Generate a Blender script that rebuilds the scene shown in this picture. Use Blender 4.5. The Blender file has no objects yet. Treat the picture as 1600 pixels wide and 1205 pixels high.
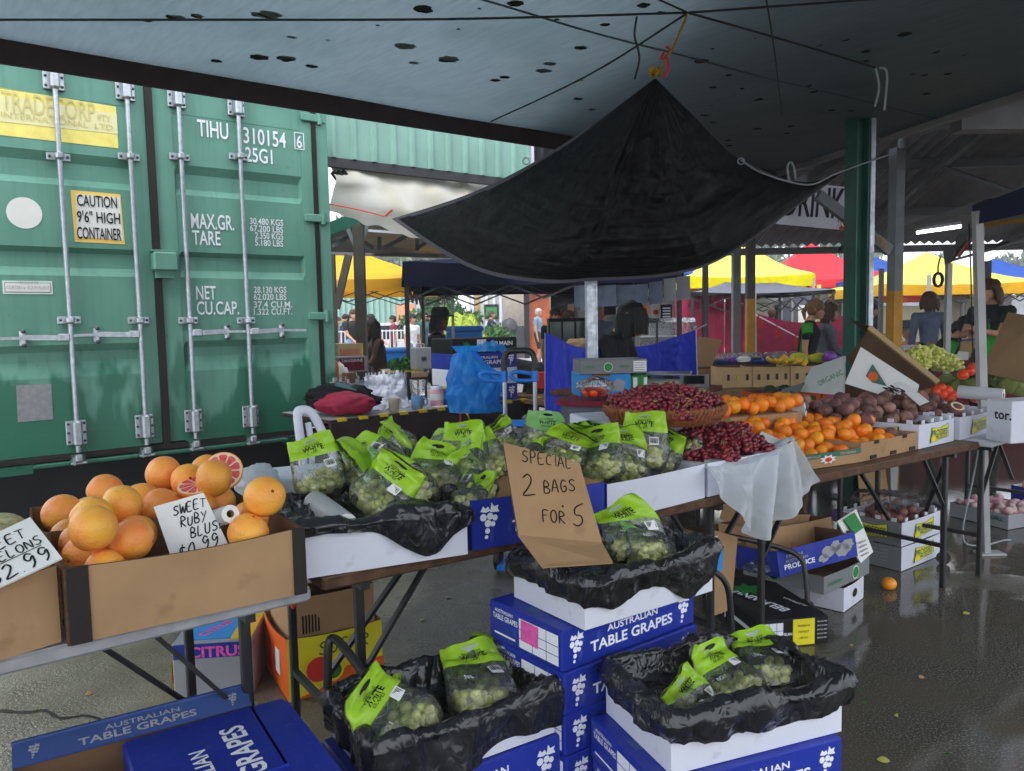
import bpy, math, random
import numpy as np
from mathutils import Vector, Matrix, noise, Euler
V = Vector
scn = bpy.context.scene
# ---------------------------------------------------------------- camera
F = 1230.0; CH = 1.4; TH = math.atan(0.081); RO = 0.020
_f = V((0, math.cos(TH), -math.sin(TH))); _u0 = V((0, math.sin(TH), math.cos(TH))); _r0 = V((1, 0, 0))
_r = _r0*math.cos(RO) - _u0*math.sin(RO); _u = _u0*math.cos(RO) + _r0*math.sin(RO)
CAM = V((0, 0, CH))
cd = bpy.data.cameras.new('camera'); cam = bpy.data.objects.new('camera', cd); scn.collection.objects.link(cam)
cd.sensor_width = 36; cd.lens = 36*F/1600; cd.clip_start = 0.05; cd.clip_end = 1200
cam.matrix_world = Matrix(((_r.x, _u.x, -_f.x, 0), (_r.y, _u.y, -_f.y, 0), (_r.z, _u.z, -_f.z, CH), (0, 0, 0, 1)))
scn.camera = cam
# ---------------------------------------------------------------- world, sun, exposure
w = bpy.data.worlds.new('World'); scn.world = w; w.use_nodes = True
nt = w.node_tree; bg = nt.nodes['Background']
sk = nt.nodes.new('ShaderNodeTexSky'); sk.sky_type = 'NISHITA'; sk.sun_disc = False
SUN_EL, SUN_ROT = math.radians(52), math.radians(205)
sk.sun_elevation = SUN_EL; sk.sun_rotation = SUN_ROT; sk.air_density = 1.0; sk.dust_density = 3.0
hs = nt.nodes.new('ShaderNodeHueSaturation'); hs.inputs['Saturation'].default_value = 0.42
nt.links.new(sk.outputs[0], hs.inputs['Color'])
cl = nt.nodes.new('ShaderNodeMix'); cl.data_type = 'RGBA'; cl.inputs[0].default_value = 0.72
cl.inputs[7].default_value = (11.0, 11.7, 12.6, 1)       # even cloud layer over the sky
nt.links.new(hs.outputs[0], cl.inputs[6]); nt.links.new(cl.outputs[2], bg.inputs['Color'])
bg.inputs['Strength'].default_value = 0.115
sl = bpy.data.lights.new('sun', 'SUN'); sl.energy = 0.9; sl.angle = math.radians(25); sl.color = (1, 0.97, 0.93)
so = bpy.data.objects.new('sun', sl); scn.collection.objects.link(so)
_sd = V((math.sin(SUN_ROT)*math.cos(SUN_EL), math.cos(SUN_ROT)*math.cos(SUN_EL), math.sin(SUN_EL)))
so.rotation_euler = _sd.to_track_quat('Z', 'Y').to_euler()
scn.view_settings.view_transform = 'Standard'; scn.view_settings.look = 'None'
scn.view_settings.exposure = 1.08; scn.view_settings.gamma = 1
scn.render.engine = 'CYCLES'
cy = scn.cycles; cy.use_denoising = True; cy.max_bounces = 10; cy.transparent_max_bounces = 24
cy.diffuse_bounces = 5; cy.glossy_bounces = 4; cy.transmission_bounces = 5; cy.caustics_reflective = False; cy.caustics_refractive = False
try: cy.denoiser = 'OPENIMAGEDENOISE'
except Exception: pass
COL = scn.collection
# ---------------------------------------------------------------- pixel helpers (photo 1600x1205 -> world)
def D(px, py): return _f + _r*((px-800)/F) + _u*((602.5-py)/F)
def at(px, py, Y): d = D(px, py); return CAM + d*(Y/d.y)
def onz(px, py, z=0.0): d = D(px, py); return CAM + d*((z-CH)/d.z)
def onp(px, py, P0, n): d = D(px, py); return CAM + d*((P0-CAM).dot(n)/d.dot(n))
def pj(p):
    q = V(p)-CAM; k = q.dot(_f); return (800+F*q.dot(_r)/k, 602.5-F*q.dot(_u)/k)
def hz(P, py):                      # height on the vertical line through P seen at image row py
    a, b = -1.0, 8.0
    for _ in range(40):
        m = (a+b)/2
        if pj((P[0], P[1], m))[1] > py: a = m
        else: b = m
    return (a+b)/2
A = V((0.788, 0.615, 0)).normalized(); B = V((-A.y, A.x, 0))     # the direction of the stall front, and away from the viewer
def frame(BL, BR=None, z=None, ax=None):
    x = (V((BR[0]-BL[0], BR[1]-BL[1], 0)) if ax is None else V(ax)).normalized()
    y = V((-x.y, x.x, 0))
    zz = BL[2] if z is None else z
    return Matrix(((x.x, y.x, 0, BL[0]), (x.y, y.y, 0, BL[1]), (0, 0, 1, zz), (0, 0, 0, 1)))
def T(x=0, y=0, z=0): return Matrix.Translation((x, y, z))
def R(a, ax): return Matrix.Rotation(math.radians(a), 4, ax)
def S(x, y=None, z=None):
    y = x if y is None else y; z = x if z is None else z
    return Matrix.Diagonal((x, y, z, 1))
I4 = Matrix.Identity(4)
FRONT = R(90, 'X')                 # text plane (x,y) -> (x,z) facing -y
# ---------------------------------------------------------------- materials
def c8(r, g, b):
    f = lambda c: ((c/255+0.055)/1.055)**2.4 if c > 10 else c/255/12.92
    return (f(r), f(g), f(b))
MT = {}
def mk(name, col, rough=.6, spec=.5, metal=0., var=.12, scale=6., bump=0., bscale=40., rnd=0., col2=None, transl=0., alpha=1., coat=0., det=4., dist=0., emit=0., rvar=0., sheen=0., hue=0., lo=.35, hi=.65, scuff=0., sc_col=(.6,.6,.62), sc_scale=30., streak=(1,1,1)):
    m = bpy.data.materials.new(name); m.use_nodes = True; n = m.node_tree.nodes; L = m.node_tree.links
    b = n['Principled BSDF']
    b.inputs['Roughness'].default_value = rough; b.inputs['Metallic'].default_value = metal
    b.inputs['Specular IOR Level'].default_value = spec; b.inputs['Coat Weight'].default_value = coat
    b.inputs['Sheen Weight'].default_value = sheen
    tc = n.new('ShaderNodeTexCoord')
    if col2 is None: ca = [c*(1-var) for c in col]; cb = [min(1, c*(1+var)) for c in col]
    else: ca, cb = col, col2
    nz = n.new('ShaderNodeTexNoise'); nz.inputs['Scale'].default_value = scale; nz.inputs['Detail'].default_value = det
    nz.inputs['Distortion'].default_value = dist
    L.new(tc.outputs['Object'], nz.inputs['Vector'])
    rp = n.new('ShaderNodeValToRGB'); rp.color_ramp.elements[0].position = lo; rp.color_ramp.elements[1].position = hi
    rp.color_ramp.elements[0].color = (*ca, 1); rp.color_ramp.elements[1].color = (*cb, 1)
    L.new(nz.outputs['Fac'], rp.inputs[0]); out = rp.outputs[0]
    if rnd or hue:
        oi = n.new('ShaderNodeObjectInfo'); h = n.new('ShaderNodeHueSaturation')
        mr = n.new('ShaderNodeMapRange'); mr.inputs[3].default_value = 1-rnd; mr.inputs[4].default_value = 1+rnd
        L.new(oi.outputs['Random'], mr.inputs[0]); L.new(mr.outputs[0], h.inputs['Value'])
        m2 = n.new('ShaderNodeMapRange'); m2.inputs[3].default_value = .5-hue; m2.inputs[4].default_value = .5+hue
        mm = n.new('ShaderNodeMath'); mm.operation = 'FRACT'; m3 = n.new('ShaderNodeMath'); m3.operation = 'MULTIPLY'; m3.inputs[1].default_value = 7.31
        L.new(oi.outputs['Random'], m3.inputs[0]); L.new(m3.outputs[0], mm.inputs[0]); L.new(mm.outputs[0], m2.inputs[0]); L.new(m2.outputs[0], h.inputs['Hue'])
        L.new(out, h.inputs['Color']); out = h.outputs[0]
    if scuff:
        mp = n.new('ShaderNodeMapping'); mp.inputs['Scale'].default_value = streak; L.new(tc.outputs['Object'], mp.inputs[0])
        q = n.new('ShaderNodeTexNoise'); q.inputs['Scale'].default_value = sc_scale; q.inputs['Detail'].default_value = 6; q.inputs['Roughness'].default_value = .65; L.new(mp.outputs[0], q.inputs['Vector'])
        r2 = n.new('ShaderNodeMapRange'); r2.inputs[1].default_value = .60; r2.inputs[2].default_value = .70; r2.inputs[4].default_value = scuff; L.new(q.outputs['Fac'], r2.inputs[0])
        m4 = n.new('ShaderNodeMix'); m4.data_type = 'RGBA'; L.new(r2.outputs[0], m4.inputs[0]); L.new(out, m4.inputs[6]); m4.inputs[7].default_value = (*sc_col, 1); out = m4.outputs[2]
    L.new(out, b.inputs['Base Color'])
    if emit:
        L.new(out, b.inputs['Emission Color']); b.inputs['Emission Strength'].default_value = emit
    if rvar:
        mr = n.new('ShaderNodeMapRange'); mr.inputs[3].default_value = max(.02, rough-rvar); mr.inputs[4].default_value = min(1, rough+rvar)
        n2 = n.new('ShaderNodeTexNoise'); n2.inputs['Scale'].default_value = scale*1.7; n2.inputs['Detail'].default_value = 5
        L.new(tc.outputs['Object'], n2.inputs['Vector']); L.new(n2.outputs['Fac'], mr.inputs[0]); mr.inputs[1].default_value = .35; mr.inputs[2].default_value = .65
        L.new(mr.outputs[0], b.inputs['Roughness'])
    if bump:
        n3 = n.new('ShaderNodeTexNoise'); n3.inputs['Scale'].default_value = bscale; n3.inputs['Detail'].default_value = 3
        L.new(tc.outputs['Object'], n3.inputs['Vector'])
        bp = n.new('ShaderNodeBump'); bp.inputs['Strength'].default_value = min(1, bump); bp.inputs['Distance'].default_value = .004 if bump <= 1 else .004*bump
        L.new(n3.outputs['Fac'], bp.inputs['Height']); L.new(bp.outputs[0], b.inputs['Normal'])
    last = b.outputs[0]; o = n['Material Output']
    if transl:
        t = n.new('ShaderNodeBsdfTranslucent'); L.new(out, t.inputs[0]); mx = n.new('ShaderNodeMixShader'); mx.inputs[0].default_value = transl
        L.new(last, mx.inputs[1]); L.new(t.outputs[0], mx.inputs[2]); last = mx.outputs[0]
    if alpha < 1:
        t = n.new('ShaderNodeBsdfTransparent'); mx = n.new('ShaderNodeMixShader'); mx.inputs[0].default_value = alpha
        L.new(t.outputs[0], mx.inputs[1]); L.new(last, mx.inputs[2]); last = mx.outputs[0]
    L.new(last, o.inputs[0])
    MT[name] = m; return m
# ---------------------------------------------------------------- mesh builder
_TX = {}
def text_geo(s, bold=0.0):
    k = (s, bold)
    if k not in _TX:
        c = bpy.data.curves.new('t', 'FONT'); c.body = s; c.size = 1; c.offset = bold; c.resolution_u = 3; c.align_x = 'CENTER'; c.align_y = 'CENTER'; c.space_line = .9
        o = bpy.data.objects.new('t', c); COL.objects.link(o); bpy.context.view_layer.update()
        me = bpy.data.meshes.new_from_object(o)
        vs = [v.co.copy() for v in me.vertices]; fs = [tuple(p.vertices) for p in me.polygons]
        bpy.data.objects.remove(o); bpy.data.meshes.remove(me)
        x0 = min(v.x for v in vs); x1 = max(v.x for v in vs); y0 = min(v.y for v in vs); y1 = max(v.y for v in vs)
        vs = [V((v.x-(x0+x1)/2, v.y-(y0+y1)/2, 0)) for v in vs]
        _TX[k] = (vs, fs, x1-x0, y1-y0)
    return _TX[k]
def _ico(sub):
    t = (1+5**.5)/2
    vs = [V(v).normalized() for v in ((-1,t,0),(1,t,0),(-1,-t,0),(1,-t,0),(0,-1,t),(0,1,t),(0,-1,-t),(0,1,-t),(t,0,-1),(t,0,1),(-t,0,-1),(-t,0,1))]
    fs = [(0,11,5),(0,5,1),(0,1,7),(0,7,10),(0,10,11),(1,5,9),(5,11,4),(11,10,2),(10,7,6),(7,1,8),(3,9,4),(3,4,2),(3,2,6),(3,6,8),(3,8,9),(4,9,5),(2,4,11),(6,2,10),(8,6,7),(9,8,1)]
    for _ in range(sub):
        c = {}; nf = []
        def mid(a, b):
            k = (min(a, b), max(a, b))
            if k not in c: vs.append(((vs[a]+vs[b])/2).normalized()); c[k] = len(vs)-1
            return c[k]
        for a, b, d in fs:
            x, y, z = mid(a, b), mid(b, d), mid(d, a); nf += [(a, x, z), (b, y, x), (d, z, y), (x, y, z)]
        fs = nf
    return vs, fs
ICO = [_ico(0), _ico(1), _ico(2), _ico(3)]
class MB:
    def __init__(s): s.v = []; s.f = []; s.m = []; s.sm = []; s.mats = []
    def mi(s, m):
        if isinstance(m, str): m = MT[m]
        if m not in s.mats: s.mats.append(m)
        return s.mats.index(m)
    def add(s, vs, fs, m, M=None, smooth=False):
        k = len(s.v); i = s.mi(m)
        s.v += [(M @ V(v)) if M is not None else V(v) for v in vs]
        s.f += [tuple(a+k for a in f) for f in fs]; s.m += [i]*len(fs); s.sm += [smooth]*len(fs)
        return s
    def box(s, c, d, m, M=None, bev=0.0):
        x, y, z = (a/2 for a in d); C = V(c)
        if bev <= 0:
            vs = [C+V((i*x, j*y, k*z)) for k in (-1, 1) for j in (-1, 1) for i in (-1, 1)]
            return s.add(vs, [(0,2,3,1),(4,5,7,6),(0,1,5,4),(2,6,7,3),(0,4,6,2),(1,3,7,5)], m, M)
        b = min(bev, x*.9, y*.9, z*.9); vs = []; fs = []
        def oct_(zz, ins): return [C+V((i*(x-(b if k else 0)-ins), j*(y-(0 if k else b)-ins), zz)) for i, j, k in ((1,-1,0),(1,1,0),(1,1,1),(-1,1,1),(-1,1,0),(-1,-1,0),(-1,-1,1),(1,-1,1))]
        for zz, ins in ((-z, b), (-z+b, 0), (z-b, 0), (z, b)): vs += oct_(zz, ins)
        for l in range(3):
            for a in range(8): q = (a+1) % 8; fs.append((l*8+a, l*8+q, l*8+8+q, l*8+8+a))
        fs.append(tuple(range(7, -1, -1))); fs.append(tuple(range(24, 32)))
        return s.add(vs, fs, m, M)
    def quad(s, p, m, M=None): return s.add(p, [tuple(range(len(p)))], m, M)
    def slab(s, p, t, m, M=None, m2=None):        # polygon p (counter-clockwise from outside) with thickness t backwards
        p = [V(q) for q in p]; n = (p[1]-p[0]).cross(p[-1]-p[0]).normalized(); k = len(p)
        vs = p+[q-n*t for q in p]
        s.add(vs, [tuple(range(k))], m, M)
        return s.add(vs, [tuple(range(2*k-1, k-1, -1))]+[(i, i+k, (i+1) % k+k, (i+1) % k) for i in range(k)], m2 or m, M)
    def bar(s, a, b, w, h, m, M=None, up=(0, 0, 1)):
        a = V(a); b = V(b); d = (b-a).normalized(); u = V(up)
        if abs(d.dot(u)) > .98: u = V((0, 1, 0))
        x = d.cross(u).normalized()*w/2; y = x.cross(d).normalized()*h/2
        vs = [p+i*x+j*y for p in (a, b) for i, j in ((-1,-1),(1,-1),(1,1),(-1,1))]
        return s.add(vs, [(0,1,2,3),(7,6,5,4),(0,4,5,1),(1,5,6,2),(2,6,7,3),(3,7,4,0)], m, M)
    def tube(s, pts, r, m, M=None, n=8, caps=True, smooth=True):
        pts = [V(p) for p in pts]; N = len(pts); rs = r if isinstance(r, (list, tuple)) else [r]*N
        vs = []; fs = []; up = None
        for i, p in enumerate(pts):
            d = (pts[min(i+1, N-1)]-pts[max(i-1, 0)]).normalized()
            if up is None: up = V((0, 0, 1)) if abs(d.z) < .9 else V((1, 0, 0))
            x = d.cross(up)
            if x.length < 1e-4: x = d.cross(V((0, 1, .1)))
            x.normalize(); y = x.cross(d).normalized(); up = y
            for k in range(n):
                a = 2*math.pi*k/n; vs.append(p+x*math.cos(a)*rs[i]+y*math.sin(a)*rs[i])
        for i in range(N-1):
            for k in range(n): q = (k+1) % n; fs.append((i*n+k, i*n+n+k, i*n+n+q, i*n+q))
        s.add(vs, fs, m, M, smooth)
        if caps: s.add(vs[:n], [tuple(range(n))], m, M); s.add(vs[-n:], [tuple(range(n-1, -1, -1))], m, M)
        return s
    def lathe(s, prof, m, M=None, n=24, smooth=True):
        vs = []; fs = []
        for r, z in prof:
            for k in range(n): a = 2*math.pi*k/n; vs.append(V((r*math.cos(a), r*math.sin(a), z)))
        for i in range(len(prof)-1):
            for k in range(n): q = (k+1) % n; fs.append((i*n+k, i*n+q, i*n+n+q, i*n+n+k))
        return s.add(vs, fs, m, M, smooth)
    def ball(s, c, r, m, M=None, sub=1, rot=None):
        vs, fs = ICO[sub]; c = V(c)
        if not isinstance(r, (tuple, list)): r = (r, r, r)
        vs = [V((v.x*r[0], v.y*r[1], v.z*r[2])) for v in vs]
        if rot is not None: vs = [rot @ v for v in vs]
        return s.add([c+v for v in vs], fs, m, M, True)
    def disc(s, c, r, m, M=None, n=18, wob=0, seed=0):
        rr = random.Random(seed); r = r if isinstance(r, (tuple, list)) else (r, r)
        vs = []
        for k in range(n):
            a = 2*math.pi*k/n; q = 1+wob*(rr.random()-.5)*2; vs.append(V(c)+V((math.cos(a)*r[0]*q, math.sin(a)*r[1]*q, 0)))
        return s.add(vs, [tuple(range(n))], m, M)
    def grid(s, fn, nu, nv, m, M=None, smooth=True, matf=None, closeu=False):
        vs = [V(fn(i/nu, j/nv)) for j in range(nv+1) for i in range(nu+(0 if closeu else 1))]
        w_ = nu if closeu else nu+1; g = {}
        for j in range(nv):
            for i in range(nu):
                a = j*w_+i; b = j*w_+(i+1) % w_; f = (a, b, b+w_, a+w_)
                g.setdefault(matf((i+.5)/nu, (j+.5)/nv) if matf else m, []).append(f)
        k = len(s.v); s.v += [(M @ v) if M is not None else v for v in vs]
        for mm, fs in g.items():
            i_ = s.mi(mm); s.f += [tuple(a+k for a in f) for f in fs]; s.m += [i_]*len(fs); s.sm += [smooth]*len(fs)
        return s
    def text(s, txt, h, M, m, w=None, bold=.0, warp=None, per_line=None):
        vs, fs, W0, H0 = text_geo(txt, bold); k = h/H0; kx = k if w is None else w/W0
        q = [V((v.x*kx, v.y*k, 0)) for v in vs]
        if warp: q = [V(warp(v)) for v in q]
        return s.add(q, fs, m, M)
    def ribbon(s, strokes, wd, m, M=None, warp=None):
        for st in strokes:
            p = [V((a[0], a[1], 0)) for a in st]
            if len(p) < 2: p = [p[0], p[0]+V((wd, 0, 0))]
            vs = []; fs = []
            for i, q in enumerate(p):
                d = (p[min(i+1, len(p)-1)]-p[max(i-1, 0)]).normalized(); nn = V((-d.y, d.x, 0))*wd/2*(1 if 0 < i < len(p)-1 else .7)
                vs += [q-nn, q+nn]
            fs = [(2*i, 2*i+2, 2*i+3, 2*i+1) for i in range(len(p)-1)]
            if warp: vs = [V(warp(v)) for v in vs]
            s.add(vs, fs, m, M)
        return s
    def build(s, name, parent=None, M=None, label=None, cat=None, group=None, kind=None, me_only=False):
        me = bpy.data.meshes.new(name); me.from_pydata([tuple(v) for v in s.v], [], s.f)
        for m in s.mats: me.materials.append(m)
        me.polygons.foreach_set('material_index', s.m); me.polygons.foreach_set('use_smooth', s.sm); me.update()
        if me_only: return me
        return link(name, me, parent, M, label, cat, group, kind)
def link(name, me, parent=None, M=None, label=None, cat=None, group=None, kind=None):
    o = bpy.data.objects.new(name, me); COL.objects.link(o)
    if parent is not None: o.parent = parent
    if M is not None: o.matrix_local = M
    if label: o['label'] = label
    if cat: o['category'] = cat
    if group: o['group'] = group
    if kind: o['kind'] = kind
    return o
def thing(name, label, cat, M=None, group=None): return link(name, None, None, M or I4, label, cat, group)
def dup(o, M=None, label=None, group=None):
    def cp(x, par):
        c = x.copy(); COL.objects.link(c)
        if par is not None: c.parent = par
        for ch in x.children: cp(ch, c)
        return c
    c = cp(o, None)
    if M is not None: c.matrix_world = M
    if label: c['label'] = label
    if group: c['group'] = group
    return c
def crv(pts, n=8):                    # catmull-rom through points
    p = [V(q) for q in pts]; out = []
    for i in range(len(p)-1):
        a, b, c, d = p[max(i-1, 0)], p[i], p[i+1], p[min(i+2, len(p)-1)]
        for k in range(n):
            t = k/n; out.append(.5*((2*b)+(c-a)*t+(2*a-5*b+4*c-d)*t*t+(3*b-a-3*c+d)*t**3))
    return out+[p[-1]]
def sample(pl, t):
    t = max(0, min(1, t))*(len(pl)-1); i = min(int(t), len(pl)-2); return pl[i].lerp(pl[i+1], t-i)
nz3 = lambda x, y=0, z=0: noise.noise(V((x, y, z)))
# hand-drawn capitals: strokes on a 1x1 cell
HW = {'S': [[(.8,.9),(.45,1),(.15,.8),(.3,.58),(.65,.45),(.75,.2),(.4,0),(.05,.12)]], 'W': [[(0,1),(.2,0),(.45,.7),(.7,0),(1,1)]], 'E': [[(.75,1),(.1,.95),(.1,0),(.8,.03)],[(.1,.5),(.6,.55)]],
 'T': [[(0,1),(.9,.95)],[(.45,1),(.42,0)]], 'R': [[(.1,0),(.12,1),(.6,.95),(.7,.7),(.15,.5),(.8,0)]], 'U': [[(.1,1),(.1,.2),(.4,0),(.7,.2),(.75,1)]], 'B': [[(.1,0),(.12,1),(.6,.9),(.6,.6),(.15,.52),(.75,.35),(.65,.05),(.1,0)]],
 'Y': [[(.05,1),(.4,.55)],[(.85,1),(.2,-.15)]], 'L': [[(.1,1),(.1,0),(.7,.05)]], 'H': [[(.1,1),(.1,0)],[(.75,1),(.75,0)],[(.1,.5),(.75,.5)]], 'K': [[(.1,1),(.1,0)],[(.75,1),(.12,.5),(.8,0)]], 'M': [[(0,0),(.12,1),(.45,.35),(.8,1),(.9,0)]],
 'O': [[(.45,1),(.1,.75),(.1,.25),(.45,0),(.8,.3),(.75,.8),(.45,1)]], 'N': [[(.05,0),(.1,1),(.75,0),(.8,1)]], 'P': [[(.15,-.1),(.12,1),(.6,.98),(.75,.7),(.5,.48),(.15,.5)]], 'C': [[(.75,.85),(.4,1),(.1,.6),(.2,.1),(.7,.08)]], 'I': [[(.3,1),(.3,0)]],
 'A': [[(0,0),(.4,1),(.8,0)],[(.15,.35),(.65,.38)]], 'G': [[(.75,.9),(.35,1),(.08,.5),(.3,0),(.7,.15),(.72,.48),(.4,.45)]], 'F': [[(.8,1),(.12,.97),(.12,-.05)],[(.12,.55),(.6,.6)]], '2': [[(.05,.8),(.4,1),(.65,.75),(.4,.35),(.05,0),(.9,.1)]], '5': [[(1.0,1.25),(.25,.95),(.2,.55),(.7,.5),(.8,.15),(.4,-.1),(-.05,.0)]],
 '9': [[(.65,.85),(.3,1),(.08,.7),(.35,.5),(.66,.75),(.62,.3),(.3,0)]], '0': [[(.4,1),(.08,.6),(.15,.15),(.45,0),(.72,.4),(.62,.9),(.4,1)]], '.': [[(.2,.02),(.28,.0)]], '$': [[(.75,.85),(.3,.9),(.2,.6),(.7,.4),(.6,.1),(.1,.12)],[(.42,1.15),(.42,-.15)]],
 'o': [[(.3,.9),(.1,.75),(.3,.6),(.45,.78),(.3,.9)]], 'a': [[(.6,.5),(.2,.45),(.1,.1),(.5,.1),(.6,.5),(.65,0)]], 'e': [[(.1,.25),(.55,.3),(.4,.5),(.1,.3),(.2,0),(.6,.08)]], 'k': [[(.1,1),(.1,0)],[(.6,.5),(.12,.2),(.6,0)]], 'g': [[(.6,.5),(.2,.5),(.1,.2),(.5,.15),(.6,.5),(.55,-.3),(.1,-.3)]], '/': [[(.6,1.1),(.1,-.1)]], 'D': [[(.1,1),(.1,0),(.6,.1),(.75,.5),(.55,.9),(.1,1)]]}
def hand(mb, txt, x, y, h, wd, m, M, slope=0., sp=.95, seed=1, warp=None, aspect=.62):
    rr = random.Random(seed); cx = x
    for ch in txt:
        if ch != ' ':
            sy = h*(.92+.16*rr.random()); oy = y+slope*(cx-x)+h*.05*(rr.random()-.5)
            for st in HW[ch]:
                pts = crv([(cx+a*h*aspect+b*h*.08, oy+b*sy, 0) for a, b in st], 4) if len(st) > 2 else [(cx+a*h*aspect+b*h*.08, oy+b*sy, 0) for a, b in st]
                mb.ribbon([pts], wd, m, M, warp)
        cx += h*aspect*sp*(1.12 if ch not in 'I.' else .6)
# ---------------------------------------------------------------- palette
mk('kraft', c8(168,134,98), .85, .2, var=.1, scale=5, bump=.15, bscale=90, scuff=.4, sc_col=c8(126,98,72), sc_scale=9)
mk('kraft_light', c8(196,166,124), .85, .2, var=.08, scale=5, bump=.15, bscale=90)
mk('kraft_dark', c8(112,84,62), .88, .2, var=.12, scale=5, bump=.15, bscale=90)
mk('kraft_edge', c8(92,70,54), .9, .1, var=.3, scale=120)
mk('blue_card', c8(26,46,148), .42, .4, var=.12, scale=4, bump=.2, bscale=60, rvar=.12, scuff=.35, sc_col=c8(96,112,176), sc_scale=26, streak=(1,1,.35))
mk('blue_card_dull', c8(52,74,128), .6, .4, var=.12, scale=4)
mk('white_card', c8(214,216,228), .6, .4, var=.035, scale=3, bump=.15, bscale=50, scuff=.35, sc_col=c8(170,168,170), sc_scale=14)
mk('grey_card', c8(122,124,126), .65, .35, var=.08, scale=4)
mk('ink_white', c8(232,234,242), .6, .3, var=.02)
mk('ink_black', c8(18,18,20), .6, .3, var=.05)
mk('ink_grey', c8(150,152,158), .6, .3, var=.05)
mk('ink_red', c8(206,52,40), .6, .3, var=.05)
mk('ink_green', c8(40,130,60), .6, .3, var=.05)
mk('ink_pink', c8(226,92,172), .6, .3, var=.12, scale=60)
mk('ink_yellow', c8(232,218,40), .6, .3, var=.05)
mk('ink_orange', c8(226,98,34), .6, .3, var=.05)
mk('ink_cyan', c8(50,140,210), .6, .3, var=.05)
mk('paper', c8(226,226,222), .75, .3, var=.03)
mk('lime_film', c8(182,232,56), .22, .5, var=.1, scale=14, transl=.35, bump=.5, bscale=30)
mk('lime_pale', c8(160,222,130), .3, .5, var=.1, scale=14, transl=.4, alpha=.85, bump=.5, bscale=30)
mk('white_film', c8(225,228,232), .32, .5, var=.03, transl=.45, alpha=.82, bump=.6, bscale=25)
mk('white_bag', c8(232,236,240), .3, .5, var=.02, transl=.5, alpha=.9, bump=3, bscale=16)
mk('blue_film', c8(36,160,250), .22, .5, var=.2, scale=12, transl=.5, alpha=.8, bump=.6, bscale=22)
mk('black_tarp', c8(12,10,12), .6, .2, var=.3, scale=7, det=8, bump=1.6, bscale=22, rvar=.1)
mk('canopy_seam', c8(84,98,108), .7, .3, var=.1)
mk('tarp_hem', c8(86,84,92), .7, .3, var=.12)
mk('wood_table', c8(104,78,58), .55, .4, var=.3, scale=14, bump=.3, bscale=50)
mk('wood_edge', c8(88,62,46), .75, .3, var=.35, scale=22, bump=.6, bscale=70)
mk('ply', c8(120,88,60), .6, .3, var=.35, scale=9, dist=1.5, bump=.3)
mk('grey_table', c8(150,150,152), .6, .35, var=.12, scale=20, bump=.2)
mk('black_steel', c8(24,24,26), .45, .5, var=.2, scale=20)
mk('dark_steel', c8(58,58,62), .5, .5, var=.15)
mk('galv', c8(172,178,184), .38, .5, metal=.75, var=.12, scale=30, rvar=.1)
mk('alu', c8(170,176,184), .3, .5, metal=.9, var=.08)
mk('canopy_pole', c8(166,166,166), .5, .4, var=.08)
mk('blue_plastic', c8(22,116,214), .4, .5, var=.08)
mk('navy_cloth', c8(28,32,62), .8, .2, var=.12, bump=.4, bscale=20, transl=.12)
mk('yellow_cloth', c8(236,180,44), .8, .2, var=.06, transl=.3, bump=.3, bscale=12)
mk('pale_yellow_cloth', c8(240,226,110), .8, .2, var=.06, transl=.3, bump=.3, bscale=12)
mk('bright_yellow_cloth', c8(240,226,30), .8, .2, var=.06, transl=.3, bump=.3, bscale=12)
mk('red_cloth', c8(226,54,66), .8, .2, var=.08, transl=.25, bump=.3, bscale=12)
mk('blue_cloth', c8(42,78,160), .8, .2, var=.08, transl=.2, bump=.3, bscale=12)
mk('royal_sheet', c8(28,50,190), .45, .4, var=.1, scale=6, transl=.15, bump=.8, bscale=9)
mk('maroon_cloth', c8(172,44,84), .8, .2, var=.15, transl=.2, bump=.5, bscale=9)
mk('cream_cloth', c8(206,196,184), .8, .2, var=.08, transl=.25, bump=.4, bscale=6)
mk('charcoal_cloth', c8(88,90,104), .7, .3, var=.1)
mk('cream_awning', c8(212,206,190), .6, .4, col2=c8(226,224,216), scale=3, transl=.3, bump=.6, bscale=8)
mk('roof_dark', c8(150,150,157), .6, .4, var=.15, scale=3)
mk('truss', c8(112,112,118), .6, .4, var=.1)
mk('green_post', c8(30,92,76), .4, .5, var=.25, scale=5, bump=.4, bscale=20)
mk('brown_post', c8(78,72,68), .6, .4, var=.15)
mk('grey_post', c8(126,130,136), .55, .4, var=.12)
mk('mustard', c8(196,140,38), .6, .4, var=.15)
mk('green_clad', c8(136,176,164), .5, .4, var=.07, scale=4)
mk('beam_brown', c8(54,38,38), .7, .3, var=.25, scale=8)
mk('tube_light', (1,.97,.9), .4, emit=7)
mk('warm_bulb', (1,.75,.4), .4, emit=8)
mk('wood_wall', c8(176,84,36), .6, .3, var=.18, scale=7)
mk('container_white', c8(190,194,192), .6, .4, var=.1)
mk('fridge_glass', c8(92,118,104), .15, .6, var=.3, scale=3)
mk('glass_dark', c8(24,28,30), .1, .7, var=.2)
mk('hazard_yellow', c8(236,204,40), .5, .4, var=.08)
mk('cord_orange', c8(220,70,24), .45, .5)
mk('cord_black', c8(26,26,28), .6, .4)
mk('cord_white', c8(150,160,164), .6, .4)
mk('rope_yellow', c8(196,158,50), .8, .3, var=.3, scale=300)
mk('red_plastic', c8(214,44,34), .4, .5)
mk('pink_plastic', c8(232,170,186), .4, .5)
mk('grey_plastic', c8(138,142,146), .5, .4, var=.08)
mk('dark_cloth', c8(24,24,28), .9, .2, var=.3, bump=.6, bscale=12)
mk('burgundy_quilt', c8(150,24,58), .6, .3, var=.2, scale=20, bump=.8, bscale=16)
mk('wicker', c8(138,78,46), .6, .4, var=.35, scale=60, bump=1.2, bscale=90)
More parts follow.
